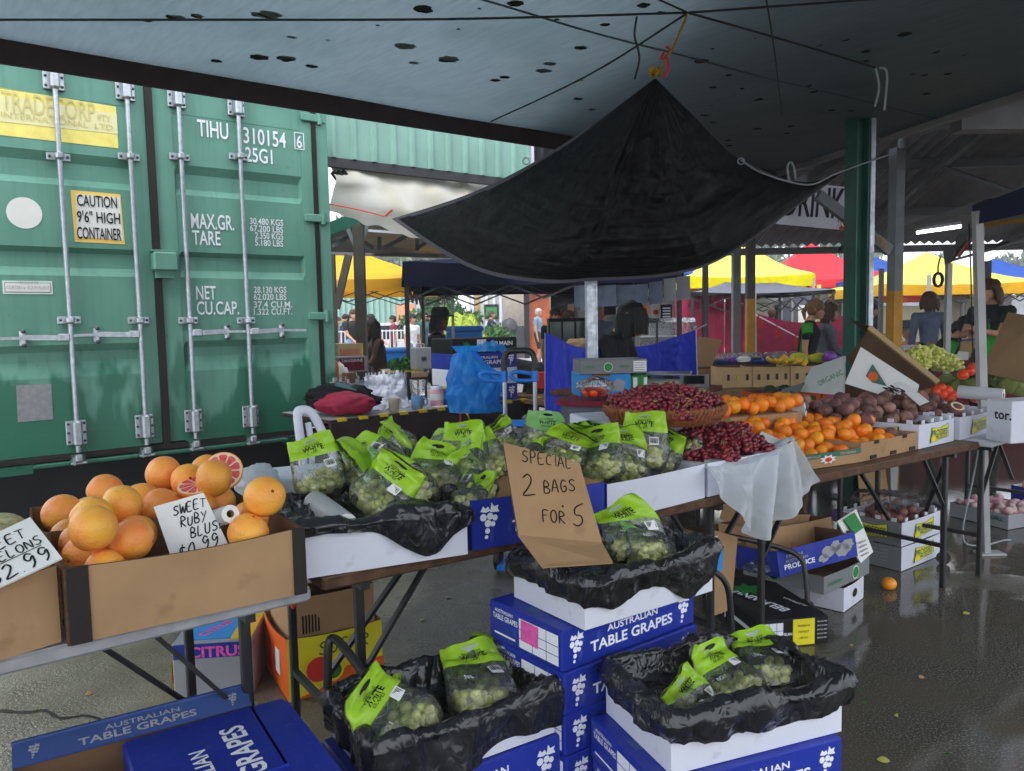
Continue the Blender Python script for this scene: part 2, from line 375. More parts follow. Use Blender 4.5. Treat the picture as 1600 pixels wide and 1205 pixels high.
mk('stem', c8(178,176,90), .6, .3, var=.2)
mk('leaf_green', c8(58,104,40), .6, .3, var=.4, scale=10)
mk('yellow_palm', c8(150,170,40), .5, .3, var=.3, scale=4)
mk('gum_leaf', c8(104,118,98), .7, .3, var=.3, scale=1.5)
mk('bark', c8(110,98,86), .85, .2, var=.3, scale=3)
mk('purple_film', c8(120,60,160), .35, .5, var=.2)
mk('scale_steel', c8(150,150,148), .35, .5, metal=.4, var=.08)
mk('tape_dark', c8(36,30,28), .6, .3, var=.2)
mk('window_grey', c8(60,66,72), .3, .5)
# skins of fruit
mk('grapefruit', c8(246,172,62), .34, .5, col2=c8(244,140,70), scale=11, det=5, lo=.40, hi=.72, bump=.6, bscale=230, rnd=.10, hue=.012, scuff=.28, sc_col=c8(170,110,50), sc_scale=34)
mk('orange_skin', c8(244,140,14), .36, .5, var=.1, scale=12, bump=.6, bscale=220, rnd=.10, hue=.014, scuff=.5, sc_col=c8(206,120,20), sc_scale=40)
mk('fruit_scar', c8(110,66,30), .7, .2)
mk('pith', c8(240,214,180), .6, .3)
mk('ruby_flesh', c8(206,58,72), .2, .5, col2=c8(226,104,104), scale=60, det=5, bump=.6, bscale=200)
mk('rockmelon', c8(196,190,150), .8, .2, col2=c8(150,152,104), scale=38, det=6, dist=1, bump=1, bscale=60)
mk('white_grape', c8(224,230,120), .26, .5, col2=c8(244,242,160), scale=22, rnd=.05, coat=.2, transl=.3)
mk('red_grape', c8(84,12,30), .3, .5, col2=c8(150,44,56), scale=26, det=2, rnd=.05)
mk('passion_skin', c8(96,60,62), .55, .4, col2=c8(150,110,96), scale=10, bump=.3, bscale=60, rnd=.25, hue=.02)
mk('avocado', c8(34,54,24), .5, .5, var=.3, scale=40, bump=1, bscale=120)
mk('mango', c8(240,176,22), .4, .5, col2=c8(190,190,40), scale=4)
mk('banana', c8(222,200,40), .5, .4, col2=c8(150,170,50), scale=5)
mk('garlic', c8(214,200,190), .6, .3, col2=c8(190,130,150), scale=14)
mk('kiwi_skin', c8(120,130,70), .8, .2, col2=c8(96,104,56), scale=9, rnd=.2)
mk('tomato', c8(226,70,22), .3, .5, var=.1, rnd=.1)
mk('onion', c8(150,100,90), .5, .4, var=.2)
# people
for nm, cc in dict(skin=(190,140,112), skin_dark=(92,62,48), hair_black=(20,16,16), hair_brown=(74,50,36), hair_blond=(120,90,60), hair_grey=(170,168,164), cl_black=(22,22,26), cl_white=(210,210,218), cl_jeans=(92,122,160), cl_bluegrey=(120,146,168), cl_teal=(60,92,96), cl_navy=(34,38,58), cl_maroon=(110,20,44), cl_denim=(110,150,190), cl_green=(46,150,40), cl_grey=(96,100,108), cl_peach=(222,150,110), cl_plaid=(66,56,52), cl_greyblue=(96,106,130), cl_slate=(110,120,140), cl_brown=(60,44,38)).items():
    mk(nm, c8(*cc), .75 if nm[:2] == 'cl' else .55, .3, var=.12, scale=12, bump=2.5 if nm[:2] == 'cl' else (.8 if nm[:2] == 'ha' else 0), bscale=14 if nm[:2] == 'cl' else 60)
mk('cl_check', c8(40,34,32), .85, .2, col2=c8(120,100,88), scale=30, det=0)
def special():
    # clear film: mostly see-through, with sharp sky glints where it creases
    m = bpy.data.materials.new('clear_film'); m.use_nodes = True; n = m.node_tree.nodes; L = m.node_tree.links; n.remove(n['Principled BSDF'])
    tr = n.new('ShaderNodeBsdfTransparent'); tr.inputs[0].default_value = (.985, .99, .985, 1)
    gl = n.new('ShaderNodeBsdfGlossy'); gl.inputs['Roughness'].default_value = .12
    df = n.new('ShaderNodeBsdfTranslucent'); df.inputs[0].default_value = (.8, .84, .86, 1)
    d2 = n.new('ShaderNodeBsdfDiffuse'); d2.inputs[0].default_value = (.8, .84, .86, 1)
    tc = n.new('ShaderNodeTexCoord'); nz = n.new('ShaderNodeTexNoise'); nz.inputs['Scale'].default_value = 16; nz.inputs['Detail'].default_value = 4; nz.inputs['Distortion'].default_value = 2.2
    L.new(tc.outputs['Object'], nz.inputs['Vector'])
    bp = n.new('ShaderNodeBump'); bp.inputs['Strength'].default_value = 1; bp.inputs['Distance'].default_value = .012; L.new(nz.outputs['Fac'], bp.inputs['Height'])
    L.new(bp.outputs[0], gl.inputs['Normal'])
    fr = n.new('ShaderNodeFresnel'); fr.inputs[0].default_value = 1.5; L.new(bp.outputs[0], fr.inputs['Normal'])
    mul = n.new('ShaderNodeMath'); mul.operation = 'MULTIPLY_ADD'; mul.inputs[1].default_value = 1.15; mul.inputs[2].default_value = .03; mul.use_clamp = True; L.new(fr.outputs[0], mul.inputs[0])
    n2 = n.new('ShaderNodeTexNoise'); n2.inputs['Scale'].default_value = 22; n2.inputs['Detail'].default_value = 5; n2.inputs['Distortion'].default_value = 3; L.new(tc.outputs['Object'], n2.inputs['Vector'])
    rp = n.new('ShaderNodeMapRange'); rp.inputs[1].default_value = .56; rp.inputs[2].default_value = .78; rp.inputs[3].default_value = .06; rp.inputs[4].default_value = .6; L.new(n2.outputs['Fac'], rp.inputs[0])
    dd = n.new('ShaderNodeMixShader'); dd.inputs[0].default_value = .5; L.new(df.outputs[0], dd.inputs[1]); L.new(d2.outputs[0], dd.inputs[2])
    m1 = n.new('ShaderNodeMixShader'); L.new(rp.outputs[0], m1.inputs[0]); L.new(tr.outputs[0], m1.inputs[1]); L.new(dd.outputs[0], m1.inputs[2])
    m2 = n.new('ShaderNodeMixShader'); L.new(mul.outputs[0], m2.inputs[0]); L.new(m1.outputs[0], m2.inputs[1]); L.new(gl.outputs[0], m2.inputs[2])
    L.new(m2.outputs[0], n['Material Output'].inputs[0]); MT['clear_film'] = m
    # black bin liner
    m = bpy.data.materials.new('bin_liner'); m.use_nodes = True; n = m.node_tree.nodes; L = m.node_tree.links; b = n['Principled BSDF']
    b.inputs['Base Color'].default_value = (.012, .012, .014, 1); b.inputs['Roughness'].default_value = .24; b.inputs['Specular IOR Level'].default_value = .6
    tc = n.new('ShaderNodeTexCoord'); mp = n.new('ShaderNodeMapping'); mp.inputs['Scale'].default_value = (1, 1, .6); L.new(tc.outputs['Object'], mp.inputs[0])
    hs_ = []
    for sc, di, wt in ((7, 1.2, 1.), (19, 1.8, .4)):
        nz = n.new('ShaderNodeTexNoise'); nz.inputs['Scale'].default_value = sc; nz.inputs['Detail'].default_value = 1; nz.inputs['Distortion'].default_value = di
        L.new(mp.outputs[0], nz.inputs['Vector'])
        s1 = n.new('ShaderNodeMath'); s1.operation = 'SUBTRACT'; s1.inputs[1].default_value = .5; L.new(nz.outputs['Fac'], s1.inputs[0])
        s2 = n.new('ShaderNodeMath'); s2.operation = 'ABSOLUTE'; L.new(s1.outputs[0], s2.inputs[0])
        s3 = n.new('ShaderNodeMath'); s3.operation = 'MULTIPLY'; s3.inputs[1].default_value = wt; L.new(s2.outputs[0], s3.inputs[0]); hs_.append(s3)
    ad = n.new('ShaderNodeMath'); ad.operation = 'ADD'; L.new(hs_[0].outputs[0], ad.inputs[0]); L.new(hs_[1].outputs[0], ad.inputs[1])
    bp = n.new('ShaderNodeBump'); bp.inputs['Strength'].default_value = .9; bp.inputs['Distance'].default_value = .032; L.new(ad.outputs[0], bp.inputs['Height']); L.new(bp.outputs[0], b.inputs['Normal'])
    MT['bin_liner'] = m
    # wet yard: asphalt, worn concrete, puddles
    m = bpy.data.materials.new('yard'); m.use_nodes = True; n = m.node_tree.nodes; L = m.node_tree.links; b = n['Principled BSDF']
    tc = n.new('ShaderNodeTexCoord'); sp = n.new('ShaderNodeSeparateXYZ'); L.new(tc.outputs['Object'], sp.inputs[0])
    def N(sc, det=4, dist=0):
        q = n.new('ShaderNodeTexNoise'); q.inputs['Scale'].default_value = sc; q.inputs['Detail'].default_value = det; q.inputs['Distortion'].default_value = dist; L.new(tc.outputs['Object'], q.inputs['Vector']); return q.outputs['Fac']
    def MR(i, a, b_, c, d, cl_=True):
        q = n.new('ShaderNodeMapRange'); q.clamp = cl_; L.new(i, q.inputs[0])
        for k, x in zip((1, 2, 3, 4), (a, b_, c, d)): q.inputs[k].default_value = x
        return q.outputs[0]
    def MA(op, a, b_):
        q = n.new('ShaderNodeMath'); q.operation = op
        for k, x in ((0, a), (1, b_)):
            if isinstance(x, (int, float)): q.inputs[k].default_value = x
            else: L.new(x, q.inputs[k])
        return q.outputs[0]
    def MX(f, a, b_):
        q = n.new('ShaderNodeMix'); q.data_type = 'RGBA'; L.new(f, q.inputs[0])
        for k, x in ((6, a), (7, b_)):
            if isinstance(x, tuple): q.inputs[k].default_value = (*x, 1)
            else: L.new(x, q.inputs[k])
        return q.outputs[2]
    speck = N(130, 2); big = N(1.3, 5, .6)
    asph = MX(MR(speck, .5, .72, 0, 1), (.062, .057, .048), (.27, .26, .22))
    asph = MX(MR(N(2.2, 5), .35, .7, 0, 1), asph, (.10, .088, .066))
    conc = MX(MR(N(3, 6, .5), .3, .7, 0, 1), (.135, .118, .078), (.22, .20, .15))
    conc = MX(MR(speck, .62, .7, 0, .55), conc, (.34, .34, .3))
    # worn concrete towards the container side
    cz = MA('ADD', MR(sp.outputs[0], -.2, -1.0, 0, 1), MA('MULTIPLY', MA('SUBTRACT', big, .5), 1.5))
    cmask = MR(cz, .4, .62, 0, 1)
    L.new(MX(cmask, asph, conc), b.inputs['Base Color'])
    # standing water to the right
    pz = MA('ADD', MR(sp.outputs[0], .1, 1.3, 0, 1), MA('MULTIPLY', MA('SUBTRACT', N(.9, 3, .4), .5), 1.7))
    pm = MR(pz, .60, .74, 0, .98)
    rough = MA('ADD', MA('MULTIPLY', MA('SUBTRACT', 1., pm), MR(N(5, 4), .3, .7, .15, .42)), .03)
    L.new(rough, b.inputs['Roughness']); b.inputs['Specular IOR Level'].default_value = .5
    h = MA('MULTIPLY', MA('ADD', MA('MULTIPLY', speck, .6), N(60, 3)), MA('SUBTRACT', 1., MA('MULTIPLY', pm, .965)))
    bp = n.new('ShaderNodeBump'); bp.inputs['Strength'].default_value = .7; bp.inputs['Distance'].default_value = .006; L.new(h, bp.inputs['Height']); L.new(bp.outputs[0], b.inputs['Normal'])
    MT['yard'] = m
    # container paint: matt green, faded, darker where rain wetted it (tide line with its own outline)
    m = bpy.data.materials.new('container_green'); m.use_nodes = True; n = m.node_tree.nodes; L = m.node_tree.links; b = n['Principled BSDF']
    tc = n.new('ShaderNodeTexCoord'); sp = n.new('ShaderNodeSeparateXYZ'); L.new(tc.outputs['Object'], sp.inputs[0])
    mp = n.new('ShaderNodeMapping'); mp.inputs['Scale'].default_value = (2.6, 2.6, .8); L.new(tc.outputs['Object'], mp.inputs[0])
    q = n.new('ShaderNodeTexNoise'); q.inputs['Scale'].default_value = 1.6; q.inputs['Detail'].default_value = 3; L.new(mp.outputs[0], q.inputs['Vector'])
    wet = MR(MA('ADD', sp.outputs[2], MA('MULTIPLY', MA('SUBTRACT', q.outputs['Fac'], .5), -1.9)), .52, .66, 1, 0)
    dry = MX(MR(N(3, 6), .3, .7, 0, 1), c8(86, 140, 122), c8(102, 154, 137))
    mpp = n.new('ShaderNodeMapping'); mpp.inputs['Scale'].default_value = (26, 26, .9); L.new(tc.outputs['Object'], mpp.inputs[0]); qq = n.new('ShaderNodeTexNoise'); qq.inputs['Scale'].default_value = 1; qq.inputs['Detail'].default_value = 5; L.new(mpp.outputs[0], qq.inputs['Vector'])
    dry = MX(MR(qq.outputs['Fac'], .5, .75, 0, .45), dry, c8(78, 120, 104))
    dry = MX(MR(N(17, 7), .68, .74, 0, .6), dry, c8(120, 96, 66))
    dry = MX(MR(N(90, 3), .55, .75, 0, .3), dry, c8(88, 140, 124))
    L.new(MX(wet, dry, c8(42, 106, 84)), b.inputs['Base Color'])
    L.new(MR(wet, 0, 1, .55, .28), b.inputs['Roughness'])
    MT['container_green'] = m
    # overhead fabric
    m = bpy.data.materials.new('canopy_fabric'); m.use_nodes = True; n = m.node_tree.nodes; L = m.node_tree.links; b = n['Principled BSDF']
    tc = n.new('ShaderNodeTexCoord'); mp = n.new('ShaderNodeMapping'); mp.inputs['Scale'].default_value = (14, 1.6, 1); L.new(tc.outputs['Object'], mp.inputs[0])
    q = n.new('ShaderNodeTexNoise'); q.inputs['Scale'].default_value = 3; q.inputs['Detail'].default_value = 5; L.new(mp.outputs[0], q.inputs['Vector'])
    base = MX(MR(q.outputs['Fac'], .3, .7, 0, 1), c8(102, 118, 126), c8(114, 130, 139))
    base = MX(MR(N(1.5, 5, .5), .5, .75, 0, .5), base, c8(84, 104, 108))
    L.new(base, b.inputs['Base Color']); b.inputs['Roughness'].default_value = .55
    t = n.new('ShaderNodeBsdfTranslucent'); L.new(base, t.inputs[0]); mx = n.new('ShaderNodeMixShader'); mx.inputs[0].default_value = .42
    L.new(b.outputs[0], mx.inputs[1]); L.new(t.outputs[0], mx.inputs[2]); L.new(mx.outputs[0], n['Material Output'].inputs[0])
    MT['canopy_fabric'] = m
special()
# ================================================================= GROUND
g = MB(); g.add([(-150, -60, 0), (150, -60, 0), (150, 260, 0), (-150, 260, 0)], [(0, 1, 2, 3)], 'yard'); g.build('ground', kind='structure')
# ================================================================= SHIPPING CONTAINER
P0 = V((-2.92, 5.3, 0)); CN = B
CM = frame(P0-A*.86+V((0, 0, .42)), ax=A); CMi = CM.inverted()
def cl(px, py): q = CMi @ onp(px, py, P0, CN); return (q.x, q.z)
cw = 2.44 + .1; ch_ = 2.72
cont = thing('shipping_container', 'green steel shipping container with closed lock-rod doors', 'shipping container', CM)
XR = cl(497, 420)[0]; XC = cl(245, 420)[0]; zt = cl(245, 128)[1]; zb = cl(200, 700)[1]; ztop = zt+.2; XL = 2*XC-XR
mb = MB()                                               # body behind the doors: sides, roof, end frame
mb.box(((XL+XR)/2, 3.1, (zb+ztop)/2), (XR-XL+.02, 5.9, ztop-zb-.02), 'container_green')
mb.box(((XL+XR)/2, .06, ztop-.02-.05), (XR-XL+.24, .14, .16), 'container_green', bev=.01)      # header
mb.box((XR+.06, .08, (zb+ztop)/2-.08), (.12, .18, ztop-zb+.1), 'container_green', bev=.01)
mb.box((XL-.06, .08, (zb+ztop)/2-.08), (.12, .18, ztop-zb+.1), 'container_green', bev=.01)
x1, z1 = cl(52, 733); x2, z2 = cl(450, 689); zs = (z1+z2)/2
mb.box(((x1+x2)/2, .05, (zs+zb-.045)/2), (x2-x1, .15, zb-.045-zs), 'container_green', bev=.008)  # sill
mb.box((XL+(x1-XL)/2, .06, zb-.075), (x1-XL, .12, .06), 'container_green'); mb.box((x2+(XR+.1-x2)/2, .06, zb-.075), (XR+.1-x2, .12, .06), 'container_green')
mb.build('body', cont)
ch = MB(); ch.box(((XL+XR)/2, 3.0, -.16), (XR-XL+.1, 5.6, .5), 'ink_black'); ch.build('under_shade_block', cont)  # black box added under the container, its colour standing for the shade there
def door(xa, xb, nm):
    d = MB(); H = zt-zb; npan = 5
    # corrugated panel: horizontal swages pressed inwards
    prof = []; zlev = [(0, 0), (.235, 0), (.236, -.004)]
    sw = [(.29, .40), (.50, .63), (.725, .85)]
    zz = [(zb, 0)]
    fr = [cl(300, 640)[1], cl(300, 565)[1], cl(300, 520)[1]]
    bands = []
    for (ya, yb, yc, yd) in ((578, 556, 542, 532), (435, 423, 402, 395), (308, 298, 275, 262)):      # light lower slope .. dark upper slope
        bands.append([cl(330, v)[1] for v in (ya, yb, yc, yd)])
    zz = [(zb+.02, 0)]
    for b_ in bands: zz += [(b_[0], 0.0), (b_[1], .036), (b_[2], .036), (b_[3], 0)]
    zz += [(zt-.02, 0)]
    vs = []; fs = []; ia, ib = xa+.13, xb-.10
    for z, y in zz: vs += [(ia, y, z), (ia+.02, y, z), (ib-.02, y, z), (ib, y, z)]
    for k in range(len(zz)-1):
        for j in range(3): fs.append((k*4+j, k*4+j+1, k*4+5+j, k*4+4+j))
    # panel ends rise flush with the frame
    for k in range(len(zz)):
        vs[k*4] = (ia, 0, zz[k][0]); vs[k*4+3] = (ib, 0, zz[k][0])
    d.add(vs, fs, 'container_green')
    for xx, ww in ((xa+.065, .13), (xb-.05, .10)): d.box((xx, .02, (zb+zt)/2), (ww, .05, H-.03), 'container_green')
    d.box(((xa+xb)/2, .014, zb+.08), (xb-xa-.235, .034, .15), 'container_green'); d.box(((xa+xb)/2, .014, zt-.1), (xb-xa-.235, .034, .2), 'container_green')
    return d
G = .022
dl = door(XL+.01, XC-G, 'l').build('door', cont); DRB = door(XC+G, XR-.01, 'r')
dl['label'] = 'left container door with faded yellow sticker'
# gaskets
gk = MB()
gk.box((XC, -.012, (zb+zt)/2), (.05, .03, zt-zb), 'tape_dark'); gk.box((XR, -.004, (zb+zt)/2), (.035, .03, zt-zb), 'tape_dark')
gk.box(((XL+XR)/2, -.008, zb-.015), (XR-XL, .03, .035), 'tape_dark'); gk.box(((XL+XR)/2, -.008, zt+.012), (XR-XL, .03, .04), 'tape_dark')
gk.build('rubber_seal', cont)
# lock rods
for (tx, ty, bx, by, hy, hx) in ((80, 95, 122, 712, 527, -1), (190, 112, 230, 700, 522, -1), (268, 125, 308, 690, 520, 1), (363, 141, 395, 682, 518, 1)):
    xa_, za_ = cl(tx, ty); xb_, zb_ = cl(bx, by); xr = (xa_+xb_)/2; rd = MB()
    za_ = max(za_, zt+.05)
    rd.tube([(xr, -.055, zb_+.03), (xr, -.055, za_-.02)], .017, 'galv', n=12)
    rod = rd.build('lock_rod', cont)
    for zc, s_ in ((zb_+.16, 1), (za_-.13, 1)):
        hb = MB()
        hb.box((xr, -.018, zc), (.125, .014, .17), 'galv', bev=.006); hb.box((xr, -.06, zc), (.055, .07, .17), 'galv', bev=.012)
        for i in (-1, 1):
            for j in (-1, 0, 1): hb.ball((xr+i*.047, -.028, zc+j*.06), (.009, .006, .009), 'dark_steel')
        hb.build('bracket', rod)
    for zc in (cl(bx, 505)[1]+.02, cl(tx, 245)[1]):
        hb = MB()
        hb.box((xr, -.018, zc), (.14, .012, .05), 'galv', bev=.004); hb.box((xr, -.055, zc), (.05, .07, .052), 'galv', bev=.012)
        for i in (-1, 1): hb.ball((xr+i*.052, -.028, zc), (.009, .006, .009), 'dark_steel')
        hb.build('bracket', rod)
    for zc, sg in ((zb_-.01, -1), (za_-.01, 1)):
        hb = MB()
        hb.box((xr, -.052, zc), (.045, .05, .05), 'galv', bev=.008); hb.box((xr, -.05, zc+sg*.035), (.1, .03, .014), 'galv', bev=.004); hb.box((xr-.03, -.05, zc+sg*.02), (.014, .04, .05), 'galv')
        hb.box((xr, .0, zc), (.09, .05, .05), 'container_green', bev=.006); hb.build('cam_lock', rod)
    hn = MB(); zc = cl(bx-4, hy)[1]
    hn.box((xr+hx*.045, -.06, zc), (.07, .03, .05), 'galv', bev=.006); hn.bar((xr+hx*.08, -.062, zc), (xr+hx*.26, -.05, zc+.006), .014, .034, 'galv'); hn.bar((xr+hx*.26, -.05, zc+.004), (xr+hx*.46, -.06, zc), .01, .018, 'galv')
    hn.box((xr+hx*.27, -.03, zc), (.045, .05, .12), 'galv', bev=.015); hn.ball((xr+hx*.27, -.06, zc+.045), .014, 'dark_steel'); hn.ball((xr+hx*.27, -.06, zc-.045), .014, 'dark_steel')
    hn.build('handle', rod)
for py in (187, 342, 494, 655):                        # hinges on the right edge
    z = cl(497, py)[1]; h_ = MB(); h_.box((XR-.03, -.022, z), (.15, .02, .06), 'container_green', bev=.006); h_.tube([(XR+.05, -.02, z-.045), (XR+.05, -.02, z+.045)], .02, 'container_green', n=10); h_.box((XR+.075, -.0, z), (.05, .05, .05), 'container_green'); h_.build('hinge', cont)
bx_, bz_ = cl(253, 410); h_ = MB(); h_.box((bx_, -.06, bz_), (.16, .11, .13), 'container_green', bev=.01); h_.box((bx_, -.05, bz_-.09), (.12, .06, .05), 'container_green'); h_.box((bx_, -.05, bz_+.075), (.17, .09, .012), 'container_green'); h_.build('lock_box', cont)
# markings, stickers
mk_ = DRB
TMx = lambda px, py: T(cl(px, py)[0], -.0035, cl(px, py)[1]) @ FRONT
def ctext(s, pxa, pxb, yt, yb, mat='ink_white', bold=.012, off=0):
    xa_, z0 = cl(pxa, (yt+yb)/2); xb_, _z = cl(pxb, (yt+yb)/2); pm = (pxa+pxb)/2
    h = abs(cl(pm, yt)[1]-cl(pm, yb)[1])
    mk_.text(s, h, T((xa_+xb_)/2, -.0068-off, cl(pm, (yt+yb)/2)[1]) @ FRONT, mat, w=abs(xb_-xa_), bold=bold)
ctext('TIHU', 308, 356, 190, 216); ctext('310154', 380, 446, 203, 228); ctext('25G1', 383, 425, 232, 255); ctext('6', 463, 471, 212, 232)
xa_, za_ = cl(460, 220); xb_, _ = cl(474, 220)
for (u, v, w_, h) in (((xa_+xb_)/2, .062, xb_-xa_, .006), ((xa_+xb_)/2, -.062, xb_-xa_, .006), (xa_, 0, .006, .13), (xb_, 0, .006, .13)): mk_.box((u, -.0068, za_+v), (w_, .003, h), 'ink_white')
ctext('MAX.GR.', 298, 365, 335, 359); ctext('TARE', 300, 344, 361, 383)
for s_, y in (('30.480 KGS', 347), ('67.200 LBS', 358), ('2.350 KGS', 369), ('5.180 LBS', 380)): ctext(s_, 390 if len(s_) > 9 else 398, 442, y-5, y+5)
ctext('NET', 306, 337, 447, 468); ctext('CU.CAP.', 307, 373, 471, 492)
for s_, y in (('28.130 KGS', 453), ('62.020 LBS', 464), ('37.4 CU.M.', 476), ('1.322 CU.FT.', 487)): ctext(s_, 396, 447 if y < 470 else 456, y-5, y+5)
dr = mk_.build('door', cont); dr['label'] = 'right container door with stencilled serial number'
st = MB(); mk_ = st
def cquad(pts, mat, y): st.slab([(cl(*p)[0], y, cl(*p)[1]) for p in pts][::-1], .002, mat)
mk('sticker_faded', c8(236,222,120), .45, .4, var=.08, scale=12); mk('sticker_pale', c8(228,222,168), .45, .4, var=.05); mk('sticker_print', c8(206,196,128), .5, .3); mk('sticker_caution', c8(244,206,108), .4, .4, var=.03); mk('plate_grey', c8(140,142,146), .45, .4, metal=.3, var=.12, scale=30)
cquad([(-60, 127), (181, 167), (185, 232), (-55, 205)], 'sticker_faded', -.003)
cquad([(-59, 140), (182, 178), (184, 210), (-56, 184)], 'sticker_pale', -.0055)
ctext('TRADECORP', 2, 147, 151, 182, 'sticker_print', .0, .004); ctext('PTY', 152, 172, 180, 190, 'sticker_print', 0, .004); ctext('INTERNATIONAL  LTD', 2, 175, 185, 194, 'sticker_print', 0, .004); st.build('sticker', dl); st = mk_ = MB()
cquad([(110, 297), (188, 304), (195, 382), (117, 378)], 'sticker_caution', -.003)
cquad([(119, 303), (187, 309), (192, 376), (120, 370)], 'paper', -.005)
ctext('CAUTION', 120, 182, 306, 324, 'ink_black', .01, .003); ctext('9\'6" HIGH', 120, 187, 331, 349, 'ink_black', .01, .003); ctext('CONTAINER', 120, 189, 356, 375, 'ink_black', .01, .003); st.build('sticker', dl); st = mk_ = MB()
xo, zo = cl(38, 333); st.disc((0, 0, 0), (.1, .1), 'paper', T(xo, -.003, zo) @ FRONT @ Matrix.Shear('XZ', 4, (0, 0)) , n=40); st.build('sticker', dl); st = mk_ = MB()
xa_, za_ = cl(4, 449); xb_, _ = cl(82, 449); cx_ = (xa_+xb_)/2
st.box((cx_, -.0025, za_), (xb_-xa_, .003, .085), 'paper', bev=.0); st.box((cx_, -.0045, za_), ((xb_-xa_)*.93, .002, .065), 'container_green'); st.box((cx_, -.006, za_), ((xb_-xa_)*.9, .002, .055), 'paper')
ctext('CORTEN or EQUIVALENT', 10, 77, 447, 453, 'ink_grey', 0, .006); ctext('FOR REPAIR USE', 28, 60, 440, 444, 'ink_grey', 0, .006); st.build('sticker', dl); st = mk_ = MB()
cquad([(25, 602), (80, 600), (83, 655), (28, 660)], 'plate_grey', -.004)
st.build('data_plate', dl)
# ================================================================= OVERHEAD CANOPY
CZ = 2.85; C0 = V((2.75, 8.05, CZ)); dR = V((.25, -.968, 0)).normalized()
CA = (onz(0, 66, CZ)-onz(866, 212, CZ)); CA.z = 0; CA.normalize()
e0 = onz(866, 212, CZ); k_ = ((C0-e0).dot(CA)); C0 = e0+CA*k_
def cpt(u, v, dz=0): return C0+CA*(u*8.2)+dR*(v*6.3)+V((0, 0, dz))
nx = CA; ny = V((0, 0, 1)).cross(nx)
CFM = frame(C0, ax=CA); CFi = CFM.inverted()
def sag(u, v): return -.10*math.sin(math.pi*min(1, u))*math.sin(math.pi*min(1, v))+.012*nz3(u*9, v*7)
cv = MB(); cv.grid(lambda u, v: CFi @ cpt(u, v, sag(u, v)), 60, 60, 'canopy_fabric')
can = thing('canopy', 'large grey fabric canopy overhead with dark leaf blotches', 'canopy', CFM)
cv.build('fabric', can)
for k in (2, 5):
    q = MB(); v_ = .17*k; q.grid(lambda a, b: CFi @ cpt(a, v_+b*.0035, sag(a, v_)-.004), 40, 1, 'canopy_seam'); q.build('seam', can)
spots = [(405,22,11),(422,22,16),(276,27,12),(308,24,9),(228,31,8),(661,14,14),(633,71,15),(701,92,17),(646,97,8),(405,89,14),(448,91,14),(338,95,8),(487,103,9),(456,57,7),(774,125,8),(788,120,8),(806,5,12),(1006,8,9),(946,38,7),(859,99,10),(849,110,11),(905,125,6),(908,74,9),(1033,20,7),(904,154,8),(925,171,6),(1096,95,10),(1139,117,5),(1114,136,6),(1184,155,8),(1114,162,9),(1103,179,8),(1278,69,8),(1321,62,5),(1262,134,6),(1271,143,6),(1353,80,6),(1353,95,4),(1414,53,9),(1461,81,6),(1503,86,5),(1424,115,5),(1443,117,5),(1481,115,5),(1160,138,4),(1183,201,7),(1236,197,5),(1230,208,4),(1138,219,5),(1140,227,5),(1115,191,5),(1299,172,5),(1330,173,4),(980,137,3),(1113,76,3),(716,45,3),(590,39,3),(512,61,3),(749,13,3),(1448,146,5),(870,30,4),(1180,60,2),(1240,75,3)]
sb_ = MB(); mk('leaf_stain', c8(40, 44, 42), .9, .1, var=.4, scale=60)
for i, (px, py, s_) in enumerate(spots):
    p = CFi @ onz(px, py, CZ); q = (p-CFi @ cpt(0, 0)); uv = q
    # local u,v of the fabric to follow its sag
    M2 = Matrix(((CA.dot(nx)*8.2, dR.dot(nx)*6.3), (CA.dot(ny)*8.2, dR.dot(ny)*6.3))); uu = M2.inverted() @ q.to_2d()
    z = sag(uu.x, uu.y); d_ = (onz(px, py, CZ)-CAM).length
    r_ = s_*d_/F*.95
    p2 = CFi @ onz(px, py, CZ+z-.004)
    sb_.disc((p2.x, p2.y, z-.006), (r_, r_*.95), 'leaf_stain', n=16, wob=.18, seed=i)
sb_.build('leaf_blotches', can, kind='stuff')
be = MB(); a_, b_ = CFi @ cpt(-.02, 0), CFi @ cpt(1.02, 0)
be.bar(a_+V((0, -.0, -.0)), b_, .10, .13, 'beam_brown'); be.bar(a_+V((0, .05, -.02)), b_+V((0, .05, -.02)), .02, .2, 'beam_brown')
be.build('edge_beam', can)
be = MB(); a_, b_ = CFi @ cpt(0, -.0), CFi @ cpt(0, 1.0); be.bar(a_+V((0, 0, .0)), b_, .06, .09, 'roof_dark'); be.build('edge_beam', can)
# cords under the canopy
def cord(pts, r, m, label, group='cords strung under the canopy', name='cord', n=6, cat='cord'):
    o = MB(); c0 = V(pts[0]); o.tube([V(p)-c0 for p in crv(pts, 6)], r, m, n=n); return o.build(name, M=T(*c0), label=label, cat=cat, group=group)
zc_ = CZ-.16; HUB = onz(1075, 20, zc_)
cord([onz(-60, 31, zc_), onz(300, 31, zc_-.01), onz(700, 30, zc_-.01), HUB], .005, 'cord_black', 'long thin black cord stretched from the left edge to the hub')
cord([onz(767, 190, CZ-.05), onz(915, 120, zc_), HUB], .005, 'cord_black', 'thin black cord from the hub down toward the brown beam')
cord([HUB, onz(1250, 70, zc_), onz(1368, 106, zc_)], .005, 'cord_black', 'thin black cord from the hub toward the green post')
cord([HUB, onz(1320, 2, zc_), onz(1600, -20, zc_)], .005, 'cord_black', 'thin black cord from the hub to the upper right corner')
cord([HUB, onz(1010, -10, zc_), onz(960, -40, zc_)], .004, 'cord_black', 'short black cord leaving the hub over the top edge of the picture')
cord([onz(1196, -10, zc_), onz(1210, 80, zc_), onz(1222, 180, CZ-.06)], .004, 'cord_black', 'black cord crossing right of the hub toward the back')
